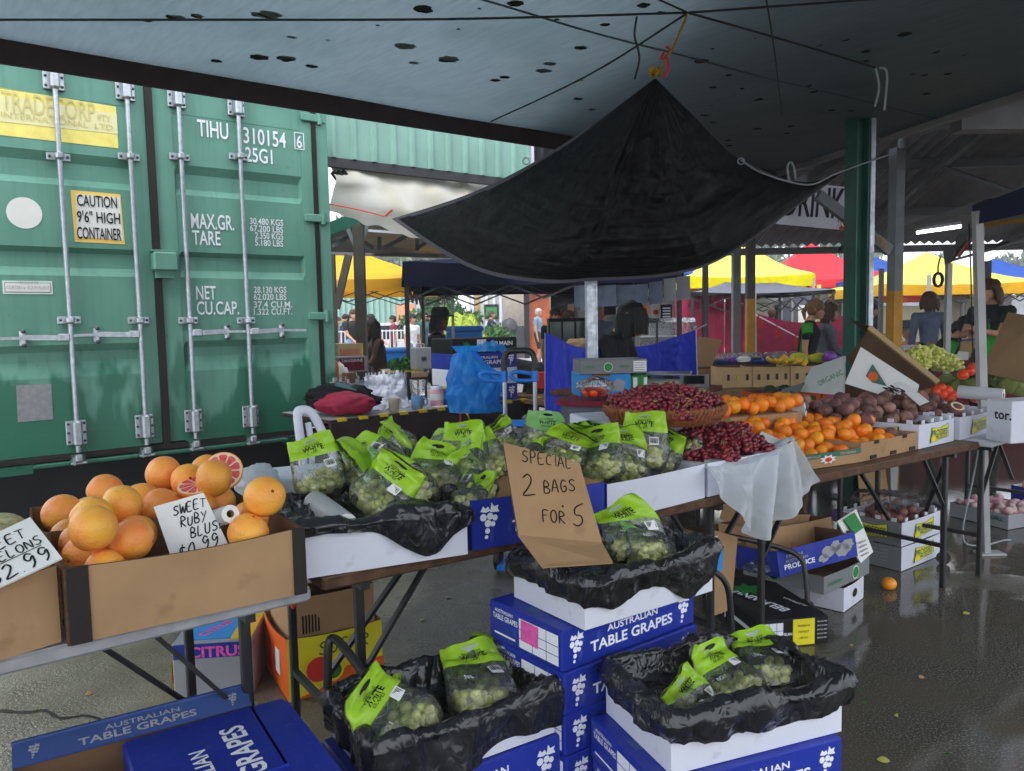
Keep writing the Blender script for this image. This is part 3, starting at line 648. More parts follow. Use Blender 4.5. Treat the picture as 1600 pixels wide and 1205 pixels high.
p = onz(995, 26, zc_); cord([p, p+V((-.01, 0, -.08)), p+V((.01, 0, -.17)), p+V((-.01, 0, -.26))], .005, 'cord_black', 'short black cord end dangling left of the tarp peak')
p = onz(1368, 106, zc_); cord([p, p+V((.02, 0, -.1)), p+V((.0, 0, -.2))], .006, 'cord_white', 'knotted pale cord end hanging near the green post, left strand')
cord([p+V((.02, 0, -.0)), p+V((.06, 0, -.03)), p+V((.05, 0, -.22))], .006, 'cord_white', 'knotted pale cord end hanging near the green post, right strand')
# bungee from the hub to the tarp peak
PK = at(1024, 122, 4.35)
cord([HUB, HUB.lerp(PK, .5)+V((.01, 0, 0)), PK], .006, 'rope_yellow', 'yellow bungee rope holding up the black tarp peak', None, 'bungee_rope', cat='rope')
bk = MB(); q = HUB.lerp(PK, .62)
bk.tube(crv([(0, 0, .05), (.02, 0, .03), (0, 0, 0), (-.025, 0, -.01), (-.01, 0, .02)], 5), .006, 'red_plastic'); bk.tube(crv([(0, 0, 0), (.012, 0, -.06), (-.01, 0, -.1)], 5), .007, 'red_plastic')
bk.build('hook', M=T(*q), label='red plastic hook on the yellow bungee rope', cat='hook')
kn = MB()
for i in range(5): kn.tube(crv([(.03*math.cos(a+i), .02*math.sin(a+i*2), .02*math.sin(a*2+i)) for a in [k*.9 for k in range(7)]], 3), .006, 'rope_yellow')
kn.build('rope_knot', M=T(*(PK+V((0, -.01, .03)))), label='yellow rope knot at the peak of the black tarp', cat='knot')
# ================================================================= BLACK TARP SAIL
Ltop = crv([PK, at(870, 232, 4.9), at(740, 300, 5.4), at(612, 342, 5.9)], 10)
Rtop = crv([PK, at(1085, 182, 4.7), at(1160, 250, 5.1), at(1260, 285, 5.35), at(1338, 256, 5.65)], 10)
Bot = crv([at(612, 342, 5.9), at(690, 395, 5.5), at(760, 428, 5.2), at(850, 442, 4.9), at(925, 439, 4.8), at(1050, 430, 4.75), at(1140, 398, 4.9), at(1260, 312, 5.3), at(1338, 256, 5.65)], 10)
def tarpf(u, v):
    L_ = sample(Ltop, v); R_ = sample(Rtop, v); b = sample(Bot, u); l1 = Ltop[-1].lerp(Rtop[-1], u)
    p = L_.lerp(R_, u)+(b-l1)*(v**1.3)
    e = math.sin(math.pi*u)*math.sin(math.pi*v)
    rad = .075*noise.ridged_multi_fractal(V((u*16+3, v*2.2, 1)), 1, 2, 3, 1, 2)*(.3+.7*u*(1-u)*4)*.5*e
    cr = .034*noise.ridged_multi_fractal(V((u*6+nz3(u*3, v*3)*1.5, v*15, 4)), 1, 2, 4, 1, 2)*e
    return p+V((.0, -.22*e-rad-cr, -.04*e))
tp = MB(); tp.grid(tarpf, 180, 130, 'black_tarp', matf=lambda u, v: 'tarp_hem' if (v > .972 or (u < .012+.02*(1-v)) or (u > .988 and v < .7)) else 'black_tarp')
tp.build('tarp', label='black shade tarp hung like a sail below the canopy', cat='tarp')
for i, (a_, b_) in enumerate((((832, 258), (800, 262)), ((1160, 252), (1165, 268)))):
    r_ = MB(); r_.tube([(.02*math.cos(k*.5), 0, .02*math.sin(k*.5)) for k in range(13)], .004, 'galv', n=6); r_.build('eyelet_ring', M=T(*at(a_[0]-10 if i == 0 else 1158, 252, 4.95)), label=('metal ring on the left edge of the black tarp', 'metal ring on the right edge of the black tarp')[i], cat='ring')
cord([at(1158, 250, 5.0), at(1185, 268, 5.1), at(1232, 284, 5.2), at(1270, 288, 5.3), at(1310, 270, 5.45), at(1400, 238, 6.0)], .006, 'cord_white', 'pale strap tying the right tarp corner to the steel post', None, 'strap', cat='strap')
cord([at(1233, 283, 5.2), at(1230, 262, 5.2), at(1235, 254, 5.2), at(1240, 262, 5.2), at(1243, 280, 5.2)], .008, 'cord_white', 'pale loop of rope standing up on the tarp edge', None, 'rope_loop', cat='rope')
cord([at(600, 338, 6.0), at(560, 328, 6.2), at(520, 320, 6.5), at(506, 318, 6.7)], .005, 'red_plastic', 'red rope tying the left tarp corner to the container side', None, 'rope', cat='rope')
cord([at(602, 338, 6.0), at(608, 332, 6.0), at(613, 328, 6.0)], .008, 'red_plastic', 'loose end of red rope at the left tarp corner', None, 'rope', cat='rope')
# ================================================================= FASCIA AND AWNING BEHIND THE CONTAINER
FP = at(495, 243, 6.9); FM = frame(FP, ax=A); FMi = FM.inverted()
fl = lambda px, py: (FMi @ onp(px, py, FP, B))
xe = fl(825, 260).x; fa = MB(); prof = []
x = -.6
while x < xe-.02:
    for dx, y in ((0, 0), (.12, 0), (.135, -.03), (.165, -.03), (.18, 0)): prof.append((x+dx, y))
    x += .2
fv = []; ff = []
for x, y in prof: fv += [(x, y, 0), (x, y, 1.3)]
for i in range(len(prof)-1): ff.append((2*i, 2*i+2, 2*i+3, 2*i+1))
sh = thing('market_shed', 'green corrugated shed fascia beside the container', 'shed', FM)
fa.add(fv, ff, 'green_clad'); fa.add([(a, b+.02, c) for a, b, c in fv], [f[::-1] for f in ff], 'green_clad')
fa.build('cladding', sh)
fb = MB(); fb.box((xe/2-.3, .02, -.04), (xe+.7, .06, .08), 'dark_steel'); fb.box((xe/2-.3, .08, -.02), (xe+.7, .12, .04), 'dark_steel'); fb.box((xe+.03, 0, .65), (.06, .06, 1.4), 'white_card'); fb.build('edge_trim', sh)
# rolled cream awning hanging below the fascia
aw = MB()
A0, A1 = onp(508, 262, FP+B*.25, B), onp(800, 300, FP+B*.25, B)
B0, B1 = onp(512, 330, FP-B*.05, B), onp(800, 420, FP-B*.05, B)
def awf(u, v):
    t_ = A0.lerp(A1, u)+V((0, 0, .12)); b_ = B0.lerp(B1, u)
    p = t_.lerp(b_, v)
    e = math.sin(math.pi*v)
    return p-B*(.16*e*(1+.4*nz3(u*5, v*3)))+V((0, 0, .03*nz3(u*14, v*4, 7)+(.04*math.sin(v*9)*nz3(u*4, 2, 2))))
aw.grid(awf, 60, 24, 'cream_awning'); aw.build('awning', label='cream canvas awning rolled loosely under the green fascia', cat='awning')
fd = MB()
for q in range(3): fd.tube(crv([onp(520+q*7, 268, FP, B), onp(535+q*8, 285, FP, B), onp(560+q*6, 292, FP, B)], 5), [.03+.0*k for k in range(11)], 'dark_cloth', n=7)
fd.build('cloth_bundle', label='dark torn cloth tucked into the cream awning', cat='cloth')
# ================================================================= POSTS
def Hpost(px, pyb, pyt, Y, w_, m, m2, label, name='post', low=None, zsplit=None, dp=None):
    P = at(px, 600, Y); P.z = 0; zt_ = hz(P, pyt); o = MB(); dp = dp or w_
    for s_ in (-1, 1): o.box((s_*w_*.46, 0, zt_/2), (w_*.08, dp, zt_), m)
    o.box((0, 0, zt_/2), (w_*.84, w_*.1, zt_), m2 or m)
    o.box((0, 0, .006), (w_*1.8, dp*1.8, .012), m)
    return P, zt_, o
P, z_, o = Hpost(1334, 790, 184, 5.9, .115, 'green_post', 'green_post', '', dp=.12)
pm_ = frame(P, ax=(.93, .36, 0)); po = thing('steel_post', 'thick dark green steel post beside the mandarins', 'post', pm_); o.build('column', po)
o = MB(); o.box((.088, -.02, z_*.5+.3), (.045, .10, z_-.62), 'galv', bev=.004); o.build('side_channel', po)
P2 = at(1397, 500, 7.6); P2.z = 0; z2_ = hz(P2, 232); zs_ = hz(P2, 455); o = MB(); pm_ = frame(P2, ax=(.95, .3, 0))
po = thing('steel_post', 'square grey steel post painted mustard below, carrying number 122', 'post', pm_)
o.box((0, 0, zs_+(z2_-zs_)/2), (.1, .1, z2_-zs_), 'grey_post'); o.build('upper_section', po)
o = MB(); o.box((0, 0, zs_/2), (.102, .102, zs_), 'mustard'); o.build('painted_base', po)
o = MB(); o.tube(crv([(.0, -.06, z2_-.02), (.01, -.06, z2_+.08), (.1, -.08, z2_+.13), (.7, -.5, z2_+.22), (1.6, -1.1, z2_+.4)], 6), .035, 'grey_post'); o.build('gutter_pipe', po)
cb = MB(); a_ = at(1278, 305, 7.3); b_ = at(1390, 392, 7.5); cb.bar((0, 0, 0), b_-a_, .05, .1, 'grey_post')
md_ = (b_-a_); Mt = Matrix(((md_.normalized().x, 0, 0, (md_*.86).x), (0, 1, 0, (md_*.86).y-.05), (md_.normalized().z, 0, 1, (md_*.86).z+.0), (0, 0, 0, 1))) @ FRONT
cb.text('122', .07, Mt, 'mustard', bold=.02); cb.build('cross_brace', M=T(*a_), label='sloping grey steel brace stencilled 122 between the posts', cat='brace')
P3 = at(925, 600, 5.0); P3.z = 0; z3 = hz(P3, 428); o = MB()
o.box((0, 0, z3/2), (.07, .05, z3), 'galv'); o.box((-.025, -.029, z3/2), (.014, .008, z3), 'galv'); o.box((.03, -.029, z3/2), (.008, .008, z3), 'galv'); o.box((-.022, -.035, hz(P3, 525)), (.018, .014, .06), 'white_card'); o.box((0, 0, .006), (.2, .16, .012), 'galv')
o.build('tent_pole', M=frame(P3, ax=(1, .1, 0)), label='galvanised square pole propping the middle of the black tarp', cat='pole')
# ================================================================= BIG SHED AT RIGHT (gable, trusses, corrugated sheets)
sx0, sx1 = 2.9, 16.0; y0_, yr, y1_ = 4.4, 9.4, 14.2; ze, zr, zf = 3.12, 3.95, 2.66
big = thing('market_hall', 'dark open market hall roof with trusses at right', 'market hall', T(sx0, y0_, 0))
def corr(mb, p00, p10, p01, p11, m, pitch=.16, amp=.03):
    n = int((V(p10)-V(p00)).length/pitch)*4; vs = []; fs = []
    for i in range(n+1):
        u = i/n; dz = V((0, 0, amp*math.sin(i*math.pi/2)))
        vs += [V(p00).lerp(V(p10), u)+dz, V(p01).lerp(V(p11), u)+dz]
    for i in range(n): fs.append((2*i, 2*i+2, 2*i+3, 2*i+1))
    mb.add(vs, fs, m)
W_ = sx1-sx0; rf = MB()
corr(rf, (.0, 0, ze), (W_, 0, ze), (.0, yr-y0_, zr), (W_, yr-y0_, zr), 'roof_dark'); rf.build('roof_slope', big)
rf = MB(); corr(rf, (-4, yr-y0_, zr), (W_, yr-y0_, zr), (-4, y1_-y0_, zf), (W_, y1_-y0_, zf), 'roof_dark'); rf.build('roof_slope', big)
for yy, zz_ in ((0, ze-.08), (1.7, ze+.2), (3.4, ze+.48), (5, zr-.12), (6.6, zr-.5), (8.2, zr-.95), (9.8, zf-.1)):
    o = MB(); o.bar((-3.8 if yy > 5 else -.2, yy, zz_), (W_, yy, zz_), .07, .12, 'truss'); o.build('purlin', big)
for xx in (.2, 3.0, 5.8, 8.6):
    o = MB(); zl = 2.62
    o.bar((xx, 0, 2.98), (xx, 9.8, zl-.06), .08, .09, 'truss'); o.bar((xx, 0, ze-.1), (xx, 5, zr-.15), .08, .09, 'truss'); o.bar((xx, 5, zr-.15), (xx, 9.8, zf-.12), .08, .09, 'truss')
    top = lambda y: (ze+(zr-ze)*y/5 if y < 5 else zr+(zf-zr)*(y-5)/4.8)-.15; lw_ = lambda y: 2.98-.042*y
    for k in range(6): o.bar((xx, k*1.63, lw_(k*1.63) if k % 2 else top(k*1.63)), (xx, (k+1)*1.63, top((k+1)*1.63) if k % 2 else lw_((k+1)*1.63)), .04, .05, 'truss')
    o.build('truss', big)
o = MB()
for k in range(8): o.box((k*.6+.9, 1.9, 2.92+.02*k), (.57, .16, .22), 'roof_dark')
o.build('rolled_blind', big)
o = MB(); corr(o, CFi @ cpt(-.06, -.08, .28)*1, CFi @ cpt(-.06, 1.1, .30), CFi @ cpt(.42, -.08, .5), CFi @ cpt(.42, 1.1, .5), 'roof_dark'); o.build('shade_roof', M=CFM, label='added corrugated metal roof shading the right part of the fabric canopy', cat='roof')  # roof sheet added above the fabric to darken its right side
for (px, Y, r_) in ((1150, 13.6, .09), (1172, 13.2, .09)):
    P = at(px, 500, Y); o = MB(); o.box((0, 0, 1.45), (.13, .13, 2.9), 'grey_post' if px < 1160 else 'brown_post')
    if px > 1160: o.box((0, 0, .85), (.134, .134, 1.7), 'mustard')
    o.build('hall_post', M=T(P.x, P.y, 0), label='pale grey steel hall post by maroon curtain' if px < 1160 else 'dark hall post with mustard lower half by maroon curtain', cat='post')
o = MB(); a_ = at(1432, 364, 12.5); b_ = at(1502, 354, 12.2); o.tube([(0, 0, 0), b_-a_], .022, 'tube_light', n=10); lt = thing('tube_lamp', 'glowing fluorescent tube under the hall roof', 'lamp', T(*a_)); o.build('tube', lt)
o = MB(); o.bar(V((0, 0, .05)), b_-a_+V((0, 0, .05)), .1, .05, 'white_card'); o.build('batten', lt)
o = MB(); a_ = at(1095, 380, 12.5); b_ = at(1185, 366, 12.2); o.tube([(0, 0, 0), b_-a_], .014, 'white_card', n=8); o.build('tube_lamp', M=T(*a_), label='unlit white tube below the roof left of the DRINKS sign', cat='lamp')
# DRINKS banner
q = [at(1212, 350, 9), at(1322, 360, 9), at(1322, 292, 9), at(1275, 288, 9)]
o = MB(); M_ = frame(q[0], q[1], q[0].z); Mi = M_.inverted(); qq = [Mi @ p for p in q]
o.slab(qq, .01, 'white_card'); 
o.text('DRINKS', .34, T(.48, -.006, .23) @ R(4, 'Y') @ FRONT, 'cl_navy', w=.78, bold=.02)
o.slab([(.72, -.004, -.08), (.83, -.004, -.08), (.83, -.004, .06), (.7, -.004, .06)], .002, 'ink_red'); o.text('HOT', .08, T(.775, -.008, -.01) @ FRONT, 'ink_white', bold=.02)
o.build('banner', M=M_, label='white DRINKS banner hanging under the hall roof', cat='banner')
# ================================================================= LEFT SHED BEYOND THE CONTAINER
lf = thing('open_shed', 'dark open shed with green roof edge behind the container', 'shed', T(0, 0, 0))
o = MB(); e1 = [at(500, 385, 12), at(600, 338, 9.5), at(720, 395, 13)]
o.slab([at(470, 392, 11), at(500, 372, 11), at(640, 325, 9.5), at(720, 330, 9.5), at(730, 400, 14), at(700, 400, 14)][::-1], .03, 'roof_dark'); o.build('roof_sheet', lf)
o = MB(); o.bar(at(495, 368, 9.2), at(605, 328, 9), .2, .14, 'green_post'); o.build('gutter', lf)
o = MB(); o.bar(at(495, 377, 9.3), at(600, 337, 9.1), .05, .03, 'mustard'); o.bar(at(540, 358, 9.4), at(680, 368, 10), .03, .03, 'white_card'); o.bar(at(500, 395, 12), at(720, 401, 13), .08, .06, 'truss')
for a_, b_ in (((593, 370), (593, 390)), ((600, 388), (640, 366)), ((652, 370), (652, 392)), ((652, 388), (668, 378)), ((560, 372), (583, 388)), ((520, 385), (552, 366))): o.bar(at(*a_, 11), at(*b_, 11), .05, .05, 'truss')
o.build('truss', lf)
def pst(px, pxb, pyt, Y, w_, m, label, base=None):
    P = at(pxb, 600, Y); P.z = 0; z_ = hz(P, pyt); o = MB(); tt = at(px, pyt, Y)-P
    o.bar((0, 0, 0), tt, w_, w_, m, up=(0, 1, 0))
    return o, P
o, P = pst(560, 567, 352, 8.6, .11, 'brown_post', ''); zt_ = hz(P, 355)
o.bar((0, 0, zt_-.28), (-.1, 0, zt_-.02), .04, .04, 'grey_post'); o.bar((0, 0, zt_-.28), (.11, 0, zt_+.02), .04, .04, 'grey_post')
o.build('shed_post', M=T(*P), label='dark timber shed post with forked steel top', cat='post')
o, P = pst(517, 524, 398, 10.5, .1, 'brown_post', ''); o.bar((0.05, 0, 1.62), (.24, 0, 2.32), .09, .09, 'brown_post'); o.build('shed_post', M=T(*P), label='dark shed post with slanting brace near the container', cat='post')
# ================================================================= CARTON KIT
def seg(BL, BR, z):                                 # two image points on height z -> frame, length
    a = onz(*bl_(BL), z); b = onz(*bl_(BR), z); return frame(a, b, z), (b-a).length
def bl_(p): return p
def open_box(mb, L, W, H, mo, mi, me='kraft_edge', t=.006, bow=.006, n=8, seed=0, floor=.006, notch=None, side=None, M=None, crown=None):
    """tray with bowed walls; crown = notched rim teeth height"""
    rr = random.Random(seed)
    def ring(ins, z, bw):
        pts = []
        cs = [(0, 0), (L, 0), (L, W), (0, W)]; nm = [(0, -1), (1, 0), (0, 1), (-1, 0)]
        for k in range(4):
            a, b = cs[k], cs[(k+1) % 4]
            for i in range(n):
                t_ = i/n; x = a[0]+(b[0]-a[0])*t_; y = a[1]+(b[1]-a[1])*t_
                x = min(max(x, ins), L-ins); y = min(max(y, ins), W-ins); o = bw*math.sin(math.pi*t_)
                pts.append(V((x+nm[k][0]*o, y+nm[k][1]*o, z-(bw*.6*math.sin(math.pi*t_) if z > H*.9 else 0))))
        return pts
    N = 4*n; q = lambda k: (k+1) % N
    lv = [0, H*.33, H*.66, H]
    vs = []
    for z in lv: vs += ring(0, z, bow*(z/H)**.7)
    sidem = side or {}
    fo = {}
    for l in range(3):
        for k in range(N): fo.setdefault(sidem.get(k//n, mo), []).append((l*N+k, l*N+q(k), (l+1)*N+q(k), (l+1)*N+k))
    for m_, fs in fo.items(): mb.add(vs, fs, m_, M)
    vi = ring(t, H, bow); vb = ring(t, floor, 0); vo = ring(0, H, bow)
    mb.add(vo+vi, [(k, q(k), N+q(k), N+k) for k in range(N)], me, M)
    mb.add(vi+vb, [(k, q(k), N+q(k), N+k) for k in range(N)], mi, M)
    mb.add(vb, [tuple(range(N))], mi, M); mb.add(vs[:N], [tuple(range(N-1, -1, -1))], mo, M)
    if crown:
        for k in range(4):
            a = [(0, 0), (L, 0), (L, W), (0, W)][k]; b = [(L, 0), (L, W), (0, W), (0, 0)][k]; ln = math.hypot(b[0]-a[0], b[1]-a[1]); cnt = max(3, int(ln/.09))
            for i in range(cnt):
                t_ = (i+.5)/cnt; x = a[0]+(b[0]-a[0])*t_; y = a[1]+(b[1]-a[1])*t_; w_ = .028
                mb.box((min(max(x, t/2), L-t/2), min(max(y, t/2), W-t/2), H+crown/2), (w_ if k % 2 == 0 else t, t if k % 2 == 0 else w_, crown), mo, M)
def closed_box(mb, L, W, H, mo, top=None, M=None, bev=.004):
    mb.box((L/2, W/2, H/2), (L, W, H), mo, M, bev=bev)
    if top: mb.box((L/2, W/2, H+.001), (L-.01, W-.01, .003), top, M)
def grape_logo(mb, s, M, m='ink_white'):
    for x, y, r in ((-.22, .18, .15), (.08, .2, .14), (.3, .12, .12), (-.02, -.08, .15), (.2, -.12, .11), (-.05, -.38, .11), (-.1, -.62, .08)): mb.disc((x*s, y*s, 0), r*s, m, M, n=14)
    mb.quad([(-.35*s, .42*s, 0), (-.1*s, .36*s, 0), (.1*s, .42*s, 0), (.0*s, .6*s, 0), (-.12*s, .52*s, 0), (-.22*s, .64*s, 0)], m, M)
    mb.quad([(.08*s, .36*s, 0), (.5*s, .34*s, 0), (.42*s, .5*s, 0), (.48*s, .62*s, 0), (.26*s, .58*s, 0), (.16*s, .76*s, 0)], m, M)
def label_panel(mb, w, h, M, pink=False):
    mb.quad([(0, 0, 0), (w, 0, 0), (w, h, 0), (0, h, 0)], 'ink_white', M); M2 = M @ T(0, 0, .0006)
    for x in (.35, .7): mb.quad([(w*x, 0, 0), (w*x+.002, 0, 0), (w*x+.002, h, 0), (w*x, h, 0)], 'blue_card', M2)
    for y in (.3, .62): mb.quad([(0, h*y, 0), (w, h*y, 0), (w, h*y+.002, 0), (0, h*y+.002, 0)], 'blue_card', M2)
    if pink: mb.quad([(w*.05, h*.28, 0), (w*.5, h*.25, 0), (w*.52, h*.97, 0), (w*.06, h*.99, 0)], 'ink_pink', M @ T(0, 0, .0012))
def grape_print(mb, L, W, H, end=True, pink=False, front=True):
    FM_ = T(0, -.0012, 0) @ FRONT
    if front:
        mb.text('AUSTRALIAN', H*.17, T(L*.5, 0, H*.70) @ FM_, 'ink_white', w=L*.38, bold=.018); mb.text('TABLE GRAPES', H*.27, T(L*.5, 0, H*.38) @ FM_, 'ink_white', w=L*.62, bold=.024)
        grape_logo(mb, H*.52, T(L*.09, 0, H*.5) @ FM_); grape_logo(mb, H*.52, T(L*.90, 0, H*.5) @ FM_)
    if end:
        EM = T(-.0012, 0, 0) @ R(-90, 'Z') @ FRONT          # left end face, x runs from back to front
        mb.text('AUSTRALIAN', H*.09, T(0, W*.78, H*.82) @ EM, 'ink_white', w=W*.26, bold=.02); mb.text('TABLE GRAPES', H*.14, T(0, W*.76, H*.66) @ EM, 'ink_white', w=W*.36, bold=.02)
        label_panel(mb, W*.52, H*.74, T(0, W*.56, H*.12) @ EM, pink)
        mb.quad([(0, 0, 0), (W*.3, 0, 0), (W*.3, H*.05, 0), (0, H*.05, 0)], 'ink_white', T(0, W*.92, H*.2) @ EM)
def carton(label, M, L, W, H, group='blue table grape cartons', pink=False, end=True, opened=False, front=True, back=False):
    mb = MB()
    if opened: open_box(mb, L, W, H, 'blue_card', 'kraft', bow=.004)
    else:
        mb.box((L/2, W/2, H/2), (L, W, H), 'blue_card', bev=.004)
        mb.box((L*.5, W*.5, H+.0005), (L*.9, .045, .0015), 'blue_card_dull')
    grape_print(mb, L, W, H, end, pink, front)
    return mb.build('grape_carton', M=M, label=label, cat='carton', group=group)
# ----------------------------------------------------------------- bin liner over a tray
def liner(label, M, L, W, z, seed=1, skirt=.10, puff=.05, inner=.07, drops=None, group=None, cover=(0, 1), cx=None, name='bin_liner', mat='bin_liner', nu=150, nv=34, wob=1., thing_cat='bin liner'):
    """crumpled plastic sleeve: starts flat inside the tray, climbs the wall, rolls over the rim and hangs outside. drops(u)->extra drop"""
    mb = MB(); per = 2*(L+W)
    def rim(u):
        s_ = (u % 1)*per; r_ = .04
        if s_ < L: p, n_ = V((s_, 0, 0)), V((0, -1, 0))
        elif s_ < L+W: p, n_ = V((L, s_-L, 0)), V((1, 0, 0))
        elif s_ < 2*L+W: p, n_ = V((L-(s_-L-W), W, 0)), V((0, 1, 0))
        else: p, n_ = V((0, W-(s_-2*L-W), 0)), V((-1, 0, 0))
        c = V((L/2, W/2, 0)); d = (p-c); k = .86
        # blend normal at the corners
        d2 = V((d.x/(L/2), d.y/(W/2), 0)); m_ = (abs(d2.x)**6+abs(d2.y)**6)**(1/6); nb = V((math.copysign(abs(d2.x)**5, d2.x), math.copysign(abs(d2.y)**5, d2.y), 0)).normalized()
        return p, nb
    def f(u, v):
        p, n_ = rim(u); a = u*2*math.pi; cs, sn = math.cos(a)*1.6, math.sin(a)*1.6
        dr = drops(u) if drops else 0
        q = V((cs*1.7+seed*5, sn*1.7, v*1.3)); q2 = V((cs*3.6+seed*9+v*1.5, sn*3.6, v*1.4)); q3 = V((cs*9+seed, sn*9+v*5, v*4))
        rg = noise.ridged_multi_fractal(q2, 1.1, 2.1, 2, 1, 2)-.9; rg2 = noise.ridged_multi_fractal(q3, 1, 2, 1, 1, 2)-.9; lo_ = noise.noise(q)
        c = V((L/2, W/2, 0))
        if v < .25:
            t_ = v/.25; pp = c.lerp(p-n_*.03, .05+.95*t_); zz = -inner*(1-.25*t_**3)
            off = V((0, 0, 1)); amp = .3
        elif v < .45:
            t_ = (v-.25)/.2; pp = p-n_*(.03-.02*t_); zz = -inner*.75+inner*(.75+puff/inner*.6)*t_; off = -n_; amp = .6
        elif v < .62:
            t_ = (v-.45)/.17; an = math.pi*t_; pp = p+n_*(-.01+(1-math.cos(an))*.5*(puff+.01)); zz = puff*.6+math.sin(an)*puff*.45-.3*puff*t_; off = (n_*.4+V((0, 0, 1))).normalized(); amp = 1.
        else:
            t_ = (v-.62)/.38; dd = (skirt+dr)*(1+.35*lo_*wob); pp = p+n_*(puff*(1-.55*t_)+.006); zz = puff*.3-dd*t_; off = n_; amp = 1.0
        p2 = pp+V((0, 0, zz))+off*amp*(.013*rg+.0022*rg2+.02*lo_*wob)+V((0, 0, amp*.014*lo_*wob))
        if v > .62: 
            lim = p.dot(n_)+.004                     # stay outside the wall
            if p2.dot(n_) < lim: p2 += n_*(lim-p2.dot(n_))
        return V((p2.x, p2.y, p2.z+z))
    mb.grid(f, nu, nv, mat, closeu=True)
    return mb.build(name, M=M, label=label, cat=thing_cat, group=group)
# ----------------------------------------------------------------- grapes, bags
def grape_cluster(n, ext, r, seed, m='white_grape', stems=True, elong=1.25, flat=False, stemm='stem'):
    rr = random.Random(seed); mb = MB(); pts = []; tr = 0
    while len(pts) < n and tr < n*40:
        tr += 1
        p = V((rr.gauss(0, .42), rr.gauss(0, .42), rr.gauss(0, .42)))
        if p.length > 1: continue
        p = V((p.x*ext[0], p.y*ext[1], p.z*ext[2]+ext[2]*.9))
        if p.z < r: p.z = r
        if all((p-q).length > r*1.45 for q in pts): pts.append(p)
    for p in pts:
        e = Euler((rr.random()*3, rr.random()*3, rr.random()*3)).to_matrix(); s_ = r*(.85+.3*rr.random())
        mb.ball(p, (s_, s_, s_*elong), m, sub=1, rot=e)
    if stems:
        for k in range(9):
            a, b = rr.choice(pts), rr.choice(pts); top = max(a.z, b.z)+r*.9
            mb.tube([a+V((0, 0, r*.6)), (a+b)/2+V((0, 0, r*1.2)), b+V((0, 0, r*.7))], r*.13, stemm, n=4)
    return mb
def rt(p, bend, tw, H):                # bend the top of a bag forward/back and twist
    t_ = max(0, p.z-H*.38)/(H*.62); a = bend*t_
    z0 = H*.38
    if p.z > z0: y = p.y*math.cos(a)-(p.z-z0)*math.sin(a)*.9; z = z0+(p.z-z0)*math.cos(a)+p.y*math.sin(a)
    else: y, z = p.y, p.z
    b = tw*t_; return V((p.x*math.cos(b)-y*math.sin(b)+.03*tw*t_*t_, p.x*math.sin(b)+y*math.cos(b), z))
